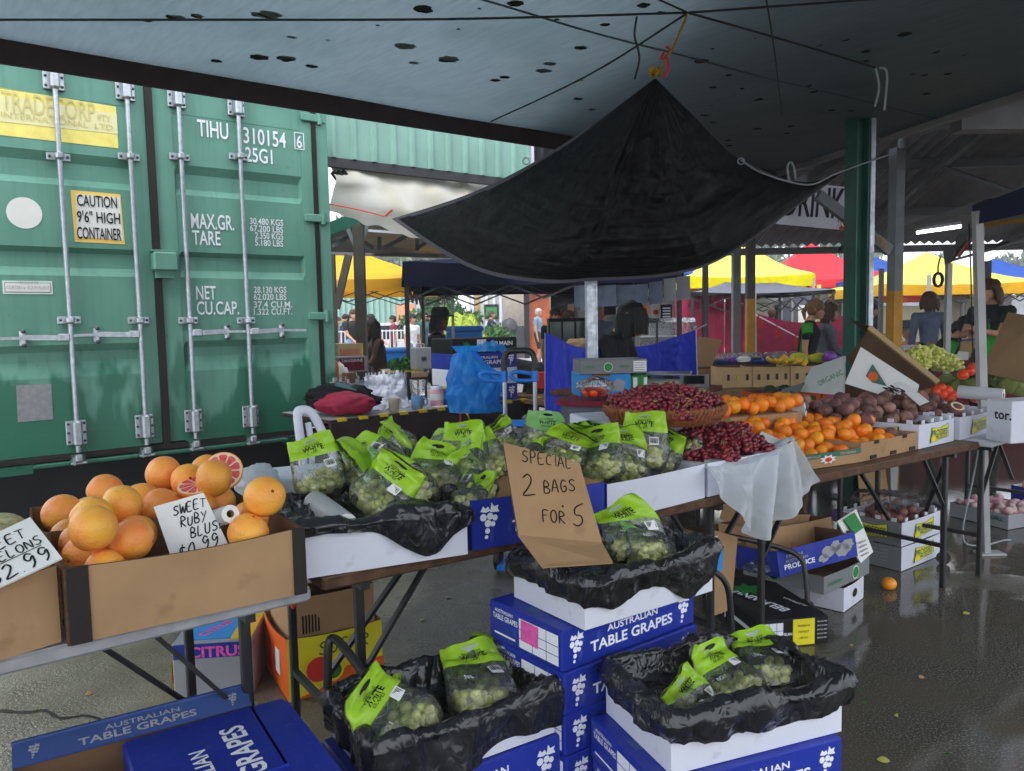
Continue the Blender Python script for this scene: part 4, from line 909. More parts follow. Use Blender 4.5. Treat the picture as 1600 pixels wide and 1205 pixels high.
def bag_proto(i, Wd=.185, H=.225, bend=.5, tw=.3, hdr=.40, seed=1, pale=False):
    root = thing('grape_bag', 'clear bag of white grapes', 'bag of grapes')
    rr = random.Random(seed); hw0 = Wd/2
    def prof(v):
        hw = hw0*(.80+.2*min(1, v*4))*(1-.30*max(0, v-.35))
        if v < .06: hw *= .9+v*1.6
        th = .062*max(.0, 1-v*1.25)**.6*min(1, .35+v*4)+.005+.004*math.sin(v*9)
        return hw, th
    def surf(u, v):
        hw, th = prof(v); a = 2*math.pi*u; c, s_ = math.cos(a), math.sin(a)
        x = hw*math.copysign(abs(c)**.55, c); y = th*math.copysign(abs(s_)**.8, s_)
        nn = .010*(noise.ridged_multi_fractal(V((x*26+seed*7, y*20+v*3, v*5)), 1, 2, 3, 1, 2)-.9)+.008*nz3(x*14+seed, v*6, y*9)
        k = 1+nn/ max(th, .02)*(.6 if v < .5 else .35)
        return x*(1+nn*2), y*k+.014*nz3(x*9, v*4, seed)*v+.045*(noise.ridged_multi_fractal(V((x*9+seed*3, v*2.3, seed)), 1, 2, 2, 1, 2)-.8)*max(0, v-.4)**1.2+.02*math.sin(x*28+v*6+seed)*max(0, v-.5), v*H-.02*max(0, v-.7)*(1+3*nz3(x*11, seed, 1))
    def S_(u, v): return rt(V(surf(u, v)), bend, tw, H)
    fm = MB(); fm.grid(S_, 44, 26, 'clear_film', closeu=True)
    me = fm
    film = me.build('film', root)
    # printed header: front and back panels of the same sleeve, 0.8 mm proud
    hd = MB(); v0 = 1-hdr
    tri = rr.choice((0, .25, -.25))
    def H_(s):
        def fn(a, b):
            vv = v0+(1.002-v0)*b+tri*(1-b)*(a-.5)*.8
            u = (.5+.5*a) if s < 0 else (.5-.5*a)
            p = V(surf(u, min(1, max(0, vv)))); p.y += s*.0012; p.x *= 1.004
            return rt(p, bend, tw, H)
        return fn
    lm = 'lime_pale' if pale else 'lime_film'
    hd.grid(H_(-1), 26, 12, lm); hd.grid(H_(1), 26, 12, lm)
    def wp(q):                     # flat label coordinates (x, z) -> bag front
        hw, th = prof(q.y/H); c = max(-.98, min(.98, q.x/hw)); a = math.acos(math.copysign(abs(c)**(1/.55), c)); u = 1-a/(2*math.pi)
        p = V(surf(u, q.y/H)); p.y -= .0026; return rt(p, bend, tw, H)
    hd.text('WHITE', .020, I4, 'ink_black', w=.066, bold=.02, warp=lambda q: wp(V((q.x, q.y+H*(v0+hdr*.38), 0))))
    hd.text('SEEDLESS', .008, I4, 'ink_black', w=.05, warp=lambda q: wp(V((q.x, q.y+H*(v0+hdr*.56), 0)))); hd.text('GRAPES', .009, I4, 'ink_black', w=.045, warp=lambda q: wp(V((q.x, q.y+H*(v0+hdr*.20), 0))))
    hd.disc((0, 0, 0), (.026, .009), 'ink_white', I4) if False else None
    sl_ = [(.024*math.cos(k*math.pi/8), .007*math.sin(k*math.pi/8)+H*(v0+hdr*.78)) for k in range(16)]
    hd.add([wp(V((x, z, 0))) for x, z in sl_], [tuple(range(16))], 'leaf_stain' if seed % 2 else 'white_film')
    hd.build('printed_header', root)
    lb = MB(); rr2 = rr.random()*.03
    lb.add([wp(V((x, z, 0)))+V((0, -.0006, 0)) for x, z in ((.01+rr2, .105), (.043+rr2, .108), (.041+rr2, .140), (.008+rr2, .138))], [(0, 1, 2, 3)], 'paper')
    for k in range(8): x = .012+rr2+k*.0035; lb.add([wp(V((a, b, 0)))+V((0, -.0012, 0)) for a, b in ((x, .115), (x+.0014+.0008*(k % 3), .115), (x+.0014, .135), (x, .135))], [(0, 1, 2, 3)], 'ink_black')
    lb.build('barcode_label', root); lb = MB()
    lb.text('NO.1', .016, I4, 'ink_white', w=.03, warp=lambda q: wp(V((q.x-.04, q.y+.09, 0)))+V((0, -.0006, 0)))
    lb.build('logo_print', root)
    gc = grape_cluster(62, (Wd*.43, .048, .056), .0120, seed*3+1)
    gc.build('grape_bunch', root, M=T(0, 0, .004))
    return root
BAGS = [bag_proto(0, bend=.5, tw=.3, seed=1), bag_proto(1, Wd=.18, bend=-.7, tw=-.4, seed=2), bag_proto(2, bend=1.1, tw=.5, seed=3, hdr=.36), bag_proto(3, Wd=.175, H=.24, bend=.15, tw=-.2, seed=4, hdr=.34), bag_proto(4, bend=-.3, tw=.6, seed=5, hdr=.46, pale=True), bag_proto(5, Wd=.19, bend=.9, tw=-.7, seed=6, hdr=.3)]
_bn = [0]*6
def bag(i, px, py, Y, rz, tx, ty, label, s=1., group='bags of white grapes on the stall', P=None):
    P = at(px, py, Y) if P is None else P
    M = T(*P) @ R(rz, 'Z') @ R(ty, 'Y') @ R(tx, 'X') @ S(s*1.03, s, s*.9)
    if _bn[i] == 0: o = BAGS[i]; o.matrix_world = M; o['label'] = label; o['group'] = group
    else: o = dup(BAGS[i], M, label, group)
    _bn[i] += 1; return o
# ----------------------------------------------------------------- loose fruit
def pile(n, x0, x1, y0, y1, r, mound=None, z0=0., seed=1, tries=40, start=None):
    rr = random.Random(seed); P = list(start or []); out = []
    for _ in range(n):
        best = None
        for _t in range(tries):
            x = rr.uniform(x0, x1); y = rr.uniform(y0, y1); z = z0+r
            for q in P:
                d2 = (q.x-x)**2+(q.y-y)**2
                if d2 < 4*r*r*.94: z = max(z, q.z+math.sqrt(4*r*r*.94-d2))
            sc = z-(mound(x, y) if mound else 0)
            if best is None or sc < best[0]: best = (sc, V((x, y, z)))
        P.append(best[1]); out.append(best[1])
    return out
def fruit_mesh(name, r, m, sq=(1, 1, .92), seed=1, dimple=.06, navel=True, lump=.04, scar=None, sub=3):
    mb = MB(); vs, fs = ICO[sub]; out = []
    for v in vs:
        k = 1+lump*nz3(v.x*1.6+seed*3, v.y*1.6, v.z*1.6)+.004*nz3(v.x*9, v.y*9, v.z*9+seed)
        d = max(0, v.z-.86)/.14; k -= dimple*d*d; d = max(0, -v.z-.9)/.1; k -= dimple*.6*d*d
        out.append(V((v.x*sq[0], v.y*sq[1], v.z*sq[2]))*r*k)
    mb.add(out, fs, m, None, True)
    if navel: mb.ball((0, 0, r*sq[2]*(1-dimple)-.0005), (r*.09, r*.09, r*.03), scar or 'fruit_scar', sub=1)
    return mb.build(name, me_only=True)
def scatter(name, cat, mesh, pts, M, labels, group, seed=1, up=None):
    rr = random.Random(seed)
    for i, p in enumerate(pts):
        e = Euler((rr.uniform(0, 6.3), rr.uniform(0, 6.3), rr.uniform(0, 6.3))).to_matrix().to_4x4()
        q = M @ p; s_ = .92+.16*rr.random()
        link(name, mesh[i % len(mesh)], M=T(*q) @ e @ S(s_), label=labels if isinstance(labels, str) else labels[i % len(labels)], cat=cat, group=group)
# ----------------------------------------------------------------- hanging cloth from a rail curve
def cloth(mb, top, bot, m, folds=14, amp=.03, nu=80, nv=24, n=None, seed=1, matf=None, wr=.01):
    T_ = crv(top, 10); B_ = crv(bot, 10); n = V(n) if n else V((0, -1, 0))
    def f(u, v):
        a, b = sample(T_, u), sample(B_, u); p = a.lerp(b, v)
        o = amp*(nz3(u*folds+.6*nz3(v*2, u*3, seed), v*.6, seed)+.5*math.sin(u*folds*2.3+1.2*nz3(u*2, v, seed+3)))*(.25+.75*v)
        o += wr*nz3(u*30, v*12, seed)
        return p+n*o
    mb.grid(f, nu, nv, m, matf=matf)
def roll(label, p, q, r, m='white_film', group=None, core=True):
    mb = MB(); p = V(p); q = V(q); d = q-p
    mb.tube([(0, 0, 0), d*.02, d*.5, d*.98, d], [r*.97, r, r*1.01, r, r*.97], m, n=24, caps=False)
    u = d.normalized(); x = u.cross(V((0, 0, 1))).normalized(); y = x.cross(u)
    for s_, e in ((0, V((0, 0, 0))), (1, d)):
        vs = []
        for rr_ in (r*.97, r*.42, r*.38):
            for k in range(24): a = 2*math.pi*k/24; vs.append(e+(x*math.cos(a)+y*math.sin(a))*rr_+(u*.02*(1 if s_ == 0 else -1) if rr_ < r*.4 else V((0, 0, 0))))
        mb.add(vs[:48], [(k, (k+1) % 24, 24+(k+1) % 24, 24+k) for k in range(24)], 'paper'); mb.add(vs[24:], [(k, (k+1) % 24, 24+(k+1) % 24, 24+k) for k in range(24)], 'kraft')
        mb.add([a+u*.001*(-1 if s_ == 0 else 1) for a in vs[48:]] , [tuple(range(24))], 'tape_dark')
    return mb.build('bag_roll', M=T(*p), label=label, cat='plastic roll', group=group)
# ================================================================= TABLES
TZ = .755
def table(label, a, b, W, z=.75, th=.035, mt='wood_table', me='wood_edge', group=None, legs=True, lw=.025, inset=.14):
    a = V(a); b = V(b); L = (b-a).length; M = frame(a, b, 0); t = thing('trestle_table', label, 'table', M, group)
    o = MB(); o.box((L/2, W/2, z-th/2), (L-.004, W-.004, th-.002), me, bev=.006); o.box((L/2, W/2, z-.0005), (L-.01, W-.01, .003), mt); o.build('table_top', t)
    if legs:
        for x in (inset, L-inset):
            for y in (.1, W-.1):
                o = MB(); o.box((x, y, (z-th)/2), (lw, lw, z-th), 'black_steel', bev=.004); o.build('leg', t)
            o = MB(); o.box((x, W/2, .22), (lw*.8, W-.2, lw*.8), 'black_steel'); o.box((x, W/2, z-th-.02), (lw, W-.1, .03), 'black_steel')
            s_ = 1 if x < L/2 else -1
            o.bar((x, W/2, .3), (x+s_*.38, W/2, z-th-.01), .022, .012, 'black_steel'); o.bar((x, .1, .42), (x+s_*.22, .1, z-th-.01), .02, .01, 'black_steel')
            o.build('leg_brace', t)
    return t, M, L
a1 = onz(0, 1032, .75); b1 = onz(488, 918, .75); d1 = (b1-a1).normalized()
table('grey topped trestle table under the grapefruit box', a1-d1*.95, b1, .72, mt='grey_table', me='grey_table')
TA = onz(503, 906, .75); TB = onz(1532, 691, .75); dT = (TB-TA).normalized(); TL = (TB-TA).length
nT = V((-dT.y, dT.x, 0))
table('brown wooden trestle table under the bagged white grapes', TA, TA+dT*(TL*.5-.01), .78)
table('brown wooden trestle table under mandarins and passionfruit', TA+dT*(TL*.5+.01), TB, .78)
# ================================================================= GRAPEFRUIT
GFM = [fruit_mesh('grapefruit', .050, 'grapefruit', seed=k, sq=(1, 1, .9+.04*k)) for k in range(3)]
M, L = seg((112, 1008), (477, 926), .755); L += .0; W = .36; H = hz(M.translation, 888)-.755
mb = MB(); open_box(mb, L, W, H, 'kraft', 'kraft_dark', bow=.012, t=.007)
mb.box((.018, -.003, H/2), (.04, .008, H*1.0), 'tape_dark'); mb.box((-.004, .012, H/2), (.006, .03, H), 'kraft_edge'); mb.box((L-.012, -.003, H/2), (.03, .008, H), 'tape_dark')
mb.build('cardboard_box', M=M, label='brown cardboard box of grapefruit at the front of the stall', cat='cardboard box')
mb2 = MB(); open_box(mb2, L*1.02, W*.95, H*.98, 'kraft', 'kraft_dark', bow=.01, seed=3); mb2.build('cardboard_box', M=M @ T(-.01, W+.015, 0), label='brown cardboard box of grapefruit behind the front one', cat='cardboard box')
GL = 'whole pink and orange grapefruit heaped in the brown cardboard boxes'
pts = pile(27, .055, L-.055, .055, W-.055, .050, mound=lambda x, y: .02*math.exp(-((x-.10)**2)/.03), z0=.03, seed=4)
pts = [p for p in pts if not (222 < pj(M @ p)[0] < 384 and pj(M @ p)[1] > 752)]
scatter('grapefruit', 'grapefruit', GFM, pts, M, GL, 'loose grapefruit', 1)
pts = pile(26, .055, L-.05, W+.07, 2*W-.06, .050, mound=lambda x, y: .05*math.exp(-((x-.33)**2)/.03), z0=.01, seed=8)
scatter('grapefruit', 'grapefruit', GFM, pts, M, GL, 'loose grapefruit', 2)
def half_fruit(label, P, nrm, r=.055):
    mb = MB(); vs, fs = ICO[3]
    q = [V((v.x, v.y, min(v.z, 0)*.9))*r for v in vs]; mb.add([a+V((0, 0, -.0003*(a.length))) for a in q], [f for f in fs if min(vs[k].z for k in f) < .02], 'grapefruit', None, True)
    mb.disc((0, 0, .0006), r*.995, 'grapefruit', n=40); mb.disc((0, 0, .0012), r*.95, 'pith', n=40)
    for k in range(10):
        a0 = k*.6283+.05; a1_ = a0+.53; pts = [(r*.09*math.cos((a0+a1_)/2), r*.09*math.sin((a0+a1_)/2), .0019)]
        for j in range(6): a = a0+(a1_-a0)*j/5; rad = r*(.86 if 0 < j < 5 else .8); pts.append((rad*math.cos(a), rad*math.sin(a), .0019))
        mb.add(pts, [tuple(range(len(pts)))], 'ruby_flesh')
    qd = V(nrm).normalized().to_track_quat('Z', 'Y').to_matrix().to_4x4()
    return mb.build('grapefruit_half', M=T(*P) @ qd, label=label, cat='grapefruit half')
half_fruit('cut ruby grapefruit half standing upright on top of the heap', at(348, 736, 2.30), (.15, -.85, .42), .058)
half_fruit('cut ruby grapefruit half lying flatter in front of the upright half', at(309, 757, 2.18), (.0, -.32, .95), .056)
def card(label, pts, Y, lines, m='paper', th=.004, name='price_card', flaps=None):
    """pts: 4 image corners bl, br, tr, tl with depths"""
    p = [at(x, y, d) for x, y, d in pts]; ex = (p[1]-p[0]).normalized(); ez = (p[3]-p[0]); ez = (ez-ex*ez.dot(ex)).normalized(); ey = ez.cross(ex)
    M = Matrix(((ex.x, ey.x, ez.x, p[0].x), (ex.y, ey.y, ez.y, p[0].y), (ex.z, ey.z, ez.z, p[0].z), (0, 0, 0, 1))); Mi = M.inverted(); q = [Mi @ a for a in p]
    mb = MB(); mb.slab([(a.x, 0, a.z) for a in q], th, m, None, 'kraft_edge' if m != 'paper' else 'paper')
    w_ = q[1].x; h = q[3].z; Ms = T(0, -.0012, 0) @ FRONT
    for (s_, x, y, hh, wd, sl, sd) in lines: hand(mb, s_, x*w_, y*h, hh*h, wd*h, 'ink_black', Ms, sl, seed=sd)
    return mb, M, q
mb, M_, q = card('', [(271, 882, 1.80), (362, 862, 1.84), (318, 770, 1.89), (240, 792, 1.85)], 0, [('SWEET', .10, .78, .16, .022, .12, 1), ('RUBY', .20, .56, .16, .022, .12, 2), ('BLUSH', .34, .36, .17, .022, .12, 3), ('$0.99', .10, .05, .22, .024, .16, 4), ('ea/k', .80, .06, .10, .018, .1, 5)])
mb.build('price_card', M=M_, label='white handwritten card reading SWEET RUBY BLUSH stuck in the grapefruit', cat='price card')
roll('thin white plastic roll poking out beside the ruby blush card', at(330, 812, 1.95), at(360, 803, 1.85), .022)
# rockmelon box and card
M0 = M.copy()
Mr, Lr = seg((-170, 1085), (96, 1003), .755); Hr = hz(Mr @ V((Lr, 0, 0)), 884)-.755
mb = MB(); open_box(mb, Lr, .36, Hr, 'kraft', 'kraft', bow=.008); mb.box((Lr+.006, .02, Hr*.6), (.012, .03, Hr*.7), 'kraft_edge', bev=.004); mb.build('cardboard_box', M=Mr, label='brown cardboard box of rockmelons at the far left edge', cat='cardboard box')
mb = MB(); open_box(mb, Lr, .34, Hr*1.05, 'kraft', 'kraft', bow=.01, seed=5); mb.build('cardboard_box', M=Mr @ T(.03, .40, 0), label='open cardboard box behind the rockmelon box', cat='cardboard box')
MEL = fruit_mesh('rockmelon', .085, 'rockmelon', seed=9, sq=(1, 1, .95))
for (x, y, z) in ((.42, .14, .09), (.22, .16, .09), (.36, .26, .15), (.33, .50, .12), (.30, .33, .16), (.44, .32, .15)):
    link('rockmelon', MEL, M=Mr @ T(x*Lr/.45, y, z), label='pale netted rockmelon in the cardboard boxes at the left edge', cat='rockmelon', group='rockmelons')
mb, M_, q = card('', [(-60, 945, 1.42), (97, 872, 1.55), (46, 802, 1.62), (-90, 872, 1.5)], 0, [('SWEET', .34, .68, .22, .026, .05, 7), ('ROCKMELONS', .03, .43, .19, .022, .02, 8), ('$2.99', .30, .05, .30, .028, .03, 9)])
mb.ribbon([[(q[1].x*.1, q[3].z*.385), (q[1].x*.92, q[3].z*.42)]], .003, 'ink_black', T(0, -.0012, 0) @ FRONT)
mb.build('price_card', M=M_, label='white handwritten card reading SWEET ROCKMELONS $2.99 at the left edge', cat='price card')
# white carrier bag and white carton behind the fruit
def lump(label, P, r, m, seed, name='plastic_bag', cat='plastic bag', amp=.3, sub=3, M=None, fq=2.):
    mb = MB(); vs, fs = ICO[sub]
    out = []
    for v in vs:
        k = 1+amp*(noise.ridged_multi_fractal(V((v.x*fq+seed, v.y*fq, v.z*fq)), 1, 2, 4, 1, 2)-1)*.5+amp*.6*nz3(v.x*1.5+seed, v.y*1.5, v.z*1.5)
        p = V((v.x*r[0], v.y*r[1], v.z*r[2]))*k; p.z = max(p.z, -r[2]*.75); out.append(p)
    mb.add(out, fs, m, None, True); return mb.build(name, M=T(*P) @ (M or I4), label=label, cat=cat)
M, L = seg((425, 800), (560, 770), .9)
mb = MB(); mb.box((.2, .14, .06), (.5, .28, .12), 'white_card', bev=.004); mb.build('white_carton', M=frame(onz(418, 800, .78), z=.76, ax=(.9, .43, 0)), label='plain white carton between grapefruit heap and first grape tray', cat='carton')
lump('crumpled white carrier bag behind the grapefruit heap', at(402, 752, 2.62), (.075, .06, .055), 'white_bag', 3, amp=.35)
# ================================================================= GRAPE TRAYS ON THE BROWN TABLE
def tray(label, M, L, W, H, mo='white_card', mi='white_card', side=None, name='grape_tray', hole=None, prints=None, crown=None, bow=.004, group=None, me='kraft_edge', t=.005):
    mb = MB(); open_box(mb, L, W, H, mo, mi, me=me, bow=bow, side=side, crown=crown, t=t)
    if prints: prints(mb, L, W, H)
    return mb.build(name, M=M, label=label, cat='tray', group=group)
MA, LA = seg((475, 905), (731, 866), TZ); HA = hz(MA.translation, 828)-TZ; tray('long white tray holding bagged grapes beside the grapefruit', MA, LA, .34, HA)
liner('black bin liner spilling over the front right of the left grape tray', MA, LA, .34, HA, seed=2, skirt=.025, puff=.025, inner=.03, drops=lambda u: .085*math.exp(-((u*1.58/LA*.5-.36)/.11)**2) if u < .4 else (.03 if u < .6 else 0))
MBx, LB = seg((738, 861), (806, 849), TZ); LB = .46; HB = hz(MBx.translation, 783)-TZ
def prB(mb, L, W, H): 
    FM_ = T(0, -.0055, 0) @ FRONT; grape_logo(mb, H*.5, T(L*.11, 0, H*.55) @ FM_); mb.text('TABLE GRAPES', H*.24, T(L*.58, 0, H*.38) @ FM_, 'ink_white', w=L*.6, bold=.02); mb.text('AUSTRALIAN', H*.16, T(L*.58, 0, H*.7) @ FM_, 'ink_white', w=L*.4, bold=.02)
tray('blue table grape tray on the table behind the cardboard sign', MBx, LB, .33, HB, mo='blue_card', mi='kraft', prints=prB)
MC, LC = seg((949, 817), (1101, 778), TZ); HC = hz(MC.translation, 757)-TZ
def prC(mb, L, W, H): grape_logo(mb, H*.55, T(-.0055, W*.5, H*.5) @ R(-90, 'Z') @ FRONT)
tray('white fronted grape tray with blue end right of the sign', MC, LC, .33, HC, side={3: 'blue_card', 1: 'blue_card'}, prints=prC)
MD = frame(MC @ V((LC+.018, 0, 0)), ax=A, z=TZ); LD = .5; HD = HC; tray('white tray heaped with loose red grapes', MD, LD, .33, HD)
# roll of bags and black sheet at the left end
roll('fat white roll of plastic bags on the left grape tray', at(492, 785, 2.22), at(540, 822, 2.02), .034)
mb = MB(); mb.grid(lambda u, v: at(428+u*70, 772+u*20+v*42+6*nz3(u*5, v*5), 2.25-v*.12-.1*u)+V((0, 0, .012*nz3(u*9, v*9, 3))), 24, 18, 'bin_liner'); mb.build('plastic_sheet', label='flat black plastic sheet left of the fat white roll', cat='plastic sheet')
# ---- bags, left group
gA = 'bags of white grapes on the left tray'
for k, (i, px, py, Y, rz, tx, ty, s, lab) in enumerate((
 (3, 508, 778, 2.32, 28, -14, -8, .9, 'upright bag of white grapes with barcode, furthest left'),
 (0, 572, 806, 2.16, -42, -38, 22, .98, 'bag of white grapes leaning beside the fat white roll'),
 (1, 612, 748, 2.46, 60, -30, -30, .95, 'bag of white grapes with tall pointed green header near the container'),
 (5, 655, 795, 2.2, 35, -58, -18, .95, 'glossy round bag of white grapes in the middle of the left tray'),
 (2, 548, 752, 2.44, -60, -16, 30, .9, 'bag of white grapes behind the leaning bag, green corner up'),
 (4, 640, 822, 2.08, 0, -68, 14, .8, 'bag of white grapes lying flat at the black liner edge'),
 (0, 706, 806, 2.24, -70, -62, -30, .85, 'bag of white grapes lying against the right side of the liner'),
 (2, 660, 742, 2.55, 160, 30, 16, .85, 'bag of white grapes at the back middle of the left tray'))):
    bag(i, px, py, Y, rz, tx, ty, lab, s, gA)
gB = 'bags of white grapes in the middle row'
for k, (i, px, py, Y, rz, tx, ty, s, lab) in enumerate((
 (3, 728, 748, 2.62, -6, -4, 0, .92, 'upright bag of white grapes showing WHITE on its green header, behind the blue tray'),
 (1, 765, 785, 2.36, 50, -62, -34, .88, 'bag of white grapes resting in the blue tray left of the sign'),
 (0, 690, 722, 2.8, 140, 30, 18, .85, 'small bag of white grapes at the back left of the middle row'),
 (5, 790, 722, 2.75, 52, -20, -16, .95, 'bag of white grapes with twisted header behind the sign top'),
 (4, 845, 714, 2.75, -8, -6, 8, .85, 'bag of white grapes with square green header directly behind the sign'),
 (2, 885, 725, 2.72, 18, -14, 2, .85, 'bag of white grapes with green header just right of the sign top'),
 (0, 640, 712, 2.9, 60, -44, -28, .8, 'bag of white grapes lowest at the back of the table'),
 (3, 775, 748, 2.55, 200, 36, 20, .85, 'bag of white grapes wedged between the blue tray bags'),
 (1, 815, 745, 2.6, -44, -30, -18, .85, 'bag of white grapes half hidden behind the sign'))):
    bag(i, px, py, Y, rz, tx, ty, lab, s, gB)
for k, (i, px, py, Y, rz, tx, ty, lab) in enumerate(((2, 720, 782, 2.4, 30, -60, 20, 'bag of white grapes half over the blue tray edge'), (5, 612, 738, 2.62, -50, -24, 14, 'bag of white grapes in the back left row beside the tall header'), (1, 740, 720, 2.85, 10, -30, -10, 'small bag of white grapes at the very back of the middle row'), (3, 715, 765, 2.46, -40, -40, -16, 'bag of white grapes leaning left in front of the WHITE header bag'), (4, 628, 775, 2.3, 70, -36, 20, 'bag of white grapes between the leaning bag and the round bag'), (0, 684, 770, 2.38, 24, -48, 8, 'bag of white grapes squeezed at the right of the left tray'), (2, 868, 738, 2.62, -20, -34, 12, 'low bag of white grapes right behind the sign corner'), (5, 915, 728, 2.78, 40, -20, -16, 'bag of white grapes at the back left of the blue ended tray'), (0, 1020, 735, 2.86, -70, -30, 14, 'bag of white grapes lying low beside the tray front wall'))):
    bag(i, px, py, Y, rz, tx, ty, lab, .9, gB)
gC = 'bags of white grapes in the blue ended tray'
for k, (i, px, py, Y, rz, tx, ty, s, lab) in enumerate((
 (0, 935, 752, 2.62, -46, -30, -20, .98, 'front left bag of grapes in the blue ended tray'),
 (5, 978, 750, 2.66, 28, -36, 24, .95, 'front middle bag of grapes with clear face in the blue ended tray'),
 (3, 1004, 736, 2.78, -14, -10, 4, 1.0, 'tall bag of grapes in the middle of the blue ended tray'),
 (1, 1046, 728, 2.86, 60, -16, 18, .95, 'bag of grapes with pointed green header at right of the blue ended tray'),
 (4, 960, 724, 2.88, 74, -8, -26, .9, 'back bag of grapes with pale green header in the blue ended tray'),
 (2, 1075, 722, 2.95, 150, 34, 34, .85, 'clear bag of grapes leaning toward the red grapes'))):
    bag(i, px, py, Y, rz, tx, ty, lab, s, gC)
# ================================================================= CARDBOARD SIGN
mb, M_, q = card('', [(810, 836, 1.98), (941, 848, 2.06), (903, 726, 2.22), (786, 691, 2.16)], 0, [('SPECIAL', .14, .80, .13, .012, -.02, 11), ('2', .10, .42, .24, .015, 0, 12), ('BAGS', .36, .47, .14, .013, .22, 13), ('FOR', .30, .16, .13, .013, 0, 14), ('o', .56, .30, .06, .010, 0, 15), ('5', .68, .17, .19, .014, 0, 16)], m='kraft', th=.007)
p5 = [at(810, 836, 1.98), at(941, 848, 2.06), at(958, 879, 1.93), at(848, 886, 1.86)]; Mi = M_.inverted()
mb.slab([Mi @ p for p in (p5[3], p5[2], p5[1], p5[0])], .004, 'kraft')
mb.build('cardboard_sign', M=M_, label='brown cardboard sign handwritten SPECIAL 2 BAGS FOR 5, propped on the liner', cat='sign')
# ================================================================= RED GRAPES
RG = [grape_cluster(84, (.10, .06, .036), .0106, 50+k, 'red_grape', elong=1.15).build('red_grape_bunch', me_only=True) for k in range(5)]
def redheap(pts, lab, grp, M, s=1.):
    rr = random.Random(7)
    for i, (x, y, z) in enumerate(pts):
        link('red_grape_bunch', RG[i % 5], M=M @ T(x, y, z) @ R(rr.uniform(0, 360), 'Z') @ R(rr.uniform(-16, 16), 'X') @ R(rr.uniform(-16, 16), 'Y') @ S(s), label=lab, cat='grape bunch', group=grp)
rr = random.Random(3); pts = []
for k in range(30):
    x = rr.uniform(.07, LD-.07); y = rr.uniform(.05, .29); e = max(0, 1-((x-LD*.55)/.28)**2-((y-.2)/.2)**2); pts.append((x, y, HD-.055+.10*e*rr.uniform(.5, 1)))
redheap(pts, 'bunch of loose red grapes heaped in the white tray', 'red grape bunches in the white tray', MD)
WC = onz(1038, 652, 1.02); Mw = T(*WC) @ S(.84, .84, 1); 
mb = MB(); prof = [(0, 0), (.235, .0), (.262, .03), (.272, .05), (.280, .05), (.276, .035), (.25, -.012), (0, -.012)]; mb.lathe(prof, 'wicker', n=60)
for k in range(72):
    a = 2*math.pi*k/72; mb.tube([(.262*math.cos(a), .262*math.sin(a), .012), (.280*math.cos(a+.03), .280*math.sin(a+.03), .036), (.274*math.cos(a+.06), .274*math.sin(a+.06), .054)], .006, 'wicker', n=5)
mb.build('wicker_tray', M=Mw, label='round woven wicker tray piled with red grapes', cat='tray')
pts = []
for k in range(26): a = k*2.4; r_ = .215*math.sqrt((k+.5)/26); pts.append((r_*math.cos(a), r_*math.sin(a), .008+.055*(1-(r_/.23)**2)*rr.uniform(.7, 1.1)))
redheap(pts, 'bunch of red grapes on the round wicker tray', 'red grape bunches on the wicker tray', Mw)
WB = onz(934, 645+60, TZ); 
mb = MB(); La = .50; mb.box((La/2, .17, .125), (La, .34, .25), 'white_card', bev=.005)
for x in (.05, .18, .32, .45): mb.box((x, -.001, .19), (.004, .003, .10), 'ink_grey')
Mwb = frame(at(933, 690, 3.02), z=TZ, ax=(.97, .24, 0)); mb.build('white_carton', M=Mwb, label='white carton lifting the wicker tray of red grapes', cat='carton')
# white film hanging from the red grape tray
mb = MB()
top = [at(1098, 727, 2.80), at(1150, 727, 2.86), at(1205, 712, 2.98), at(1234, 690, 3.1), at(1243, 690, 3.2)]
bot = [at(1100, 735, 2.77), at(1150, 800, 2.72), at(1186, 842, 2.80), at(1240, 795, 2.95), at(1263, 745, 3.1)]
cloth(mb, top, bot, 'white_bag', folds=12, amp=.10, nu=110, nv=60, n=(.3, -.9, 0), seed=4, wr=.004)
mb.grid(lambda u, v: sample(crv(top, 10), u).lerp(sample(crv([at(1105, 722, 2.9), at(1160, 715, 3.0), at(1200, 702, 3.1), at(1222, 688, 3.15), at(1240, 686, 3.22)], 10), u), v)+V((0, 0, .012*math.sin(v*3)+.01*nz3(u*12, v*4))), 60, 8, 'white_bag')
mb.build('plastic_sheet', label='thin white plastic sheet hanging from the red grape tray', cat='plastic sheet')
mb, M_, q = card('', [(1178, 690, 3.1), (1215, 706, 3.02), (1232, 690, 3.15), (1190, 674, 3.25)], 0, [('T', .3, .3, .4, .05, 0, 3)]); mb.build('price_card', M=M_, label='small white card behind the red grapes on the white tray', cat='price card')
# ================================================================= MANDARINS
OM = [fruit_mesh('mandarin', .033, 'orange_skin', seed=20+k, sq=(1, 1, .86), dimple=.1, scar='ink_green') for k in range(3)]
ME, LE = seg((1237, 738), (1345, 722), TZ); M2E, L2E = seg((1345, 722), (1434, 702), TZ)
def prE(mb, L, W, H):
    F_ = T(0, -.005, 0) @ FRONT; mb.box((L/2, -.0025, H*.80), (L*.98, .004, H*.34), 'green_post'); mb.text('GREEN VALLEY', H*.16, T(L*.27, -.004, H*.8) @ F_, 'kraft_light', bold=.01); mb.text('STRAWBERRIES', H*.16, T(L*.78, -.004, H*.8) @ F_, 'kraft_light', bold=.01)
    mb.add([(L*.5+L*.13*math.cos(a)*(1 if k % 2 else .6), -.005, H*.52+H*.32*math.sin(a)*(1 if k % 2 else .6)) for k, a in enumerate([i*math.pi/8 for i in range(16)])], [tuple(range(16))], 'paper'); mb.disc((L*.5, H*.5, .0018), (L*.05, H*.15), 'ink_red', F_)
tray('brown strawberry tray with green stripe full of mandarins', ME, LE, .5, .065, 'kraft', 'kraft', prints=prE, name='fruit_tray')
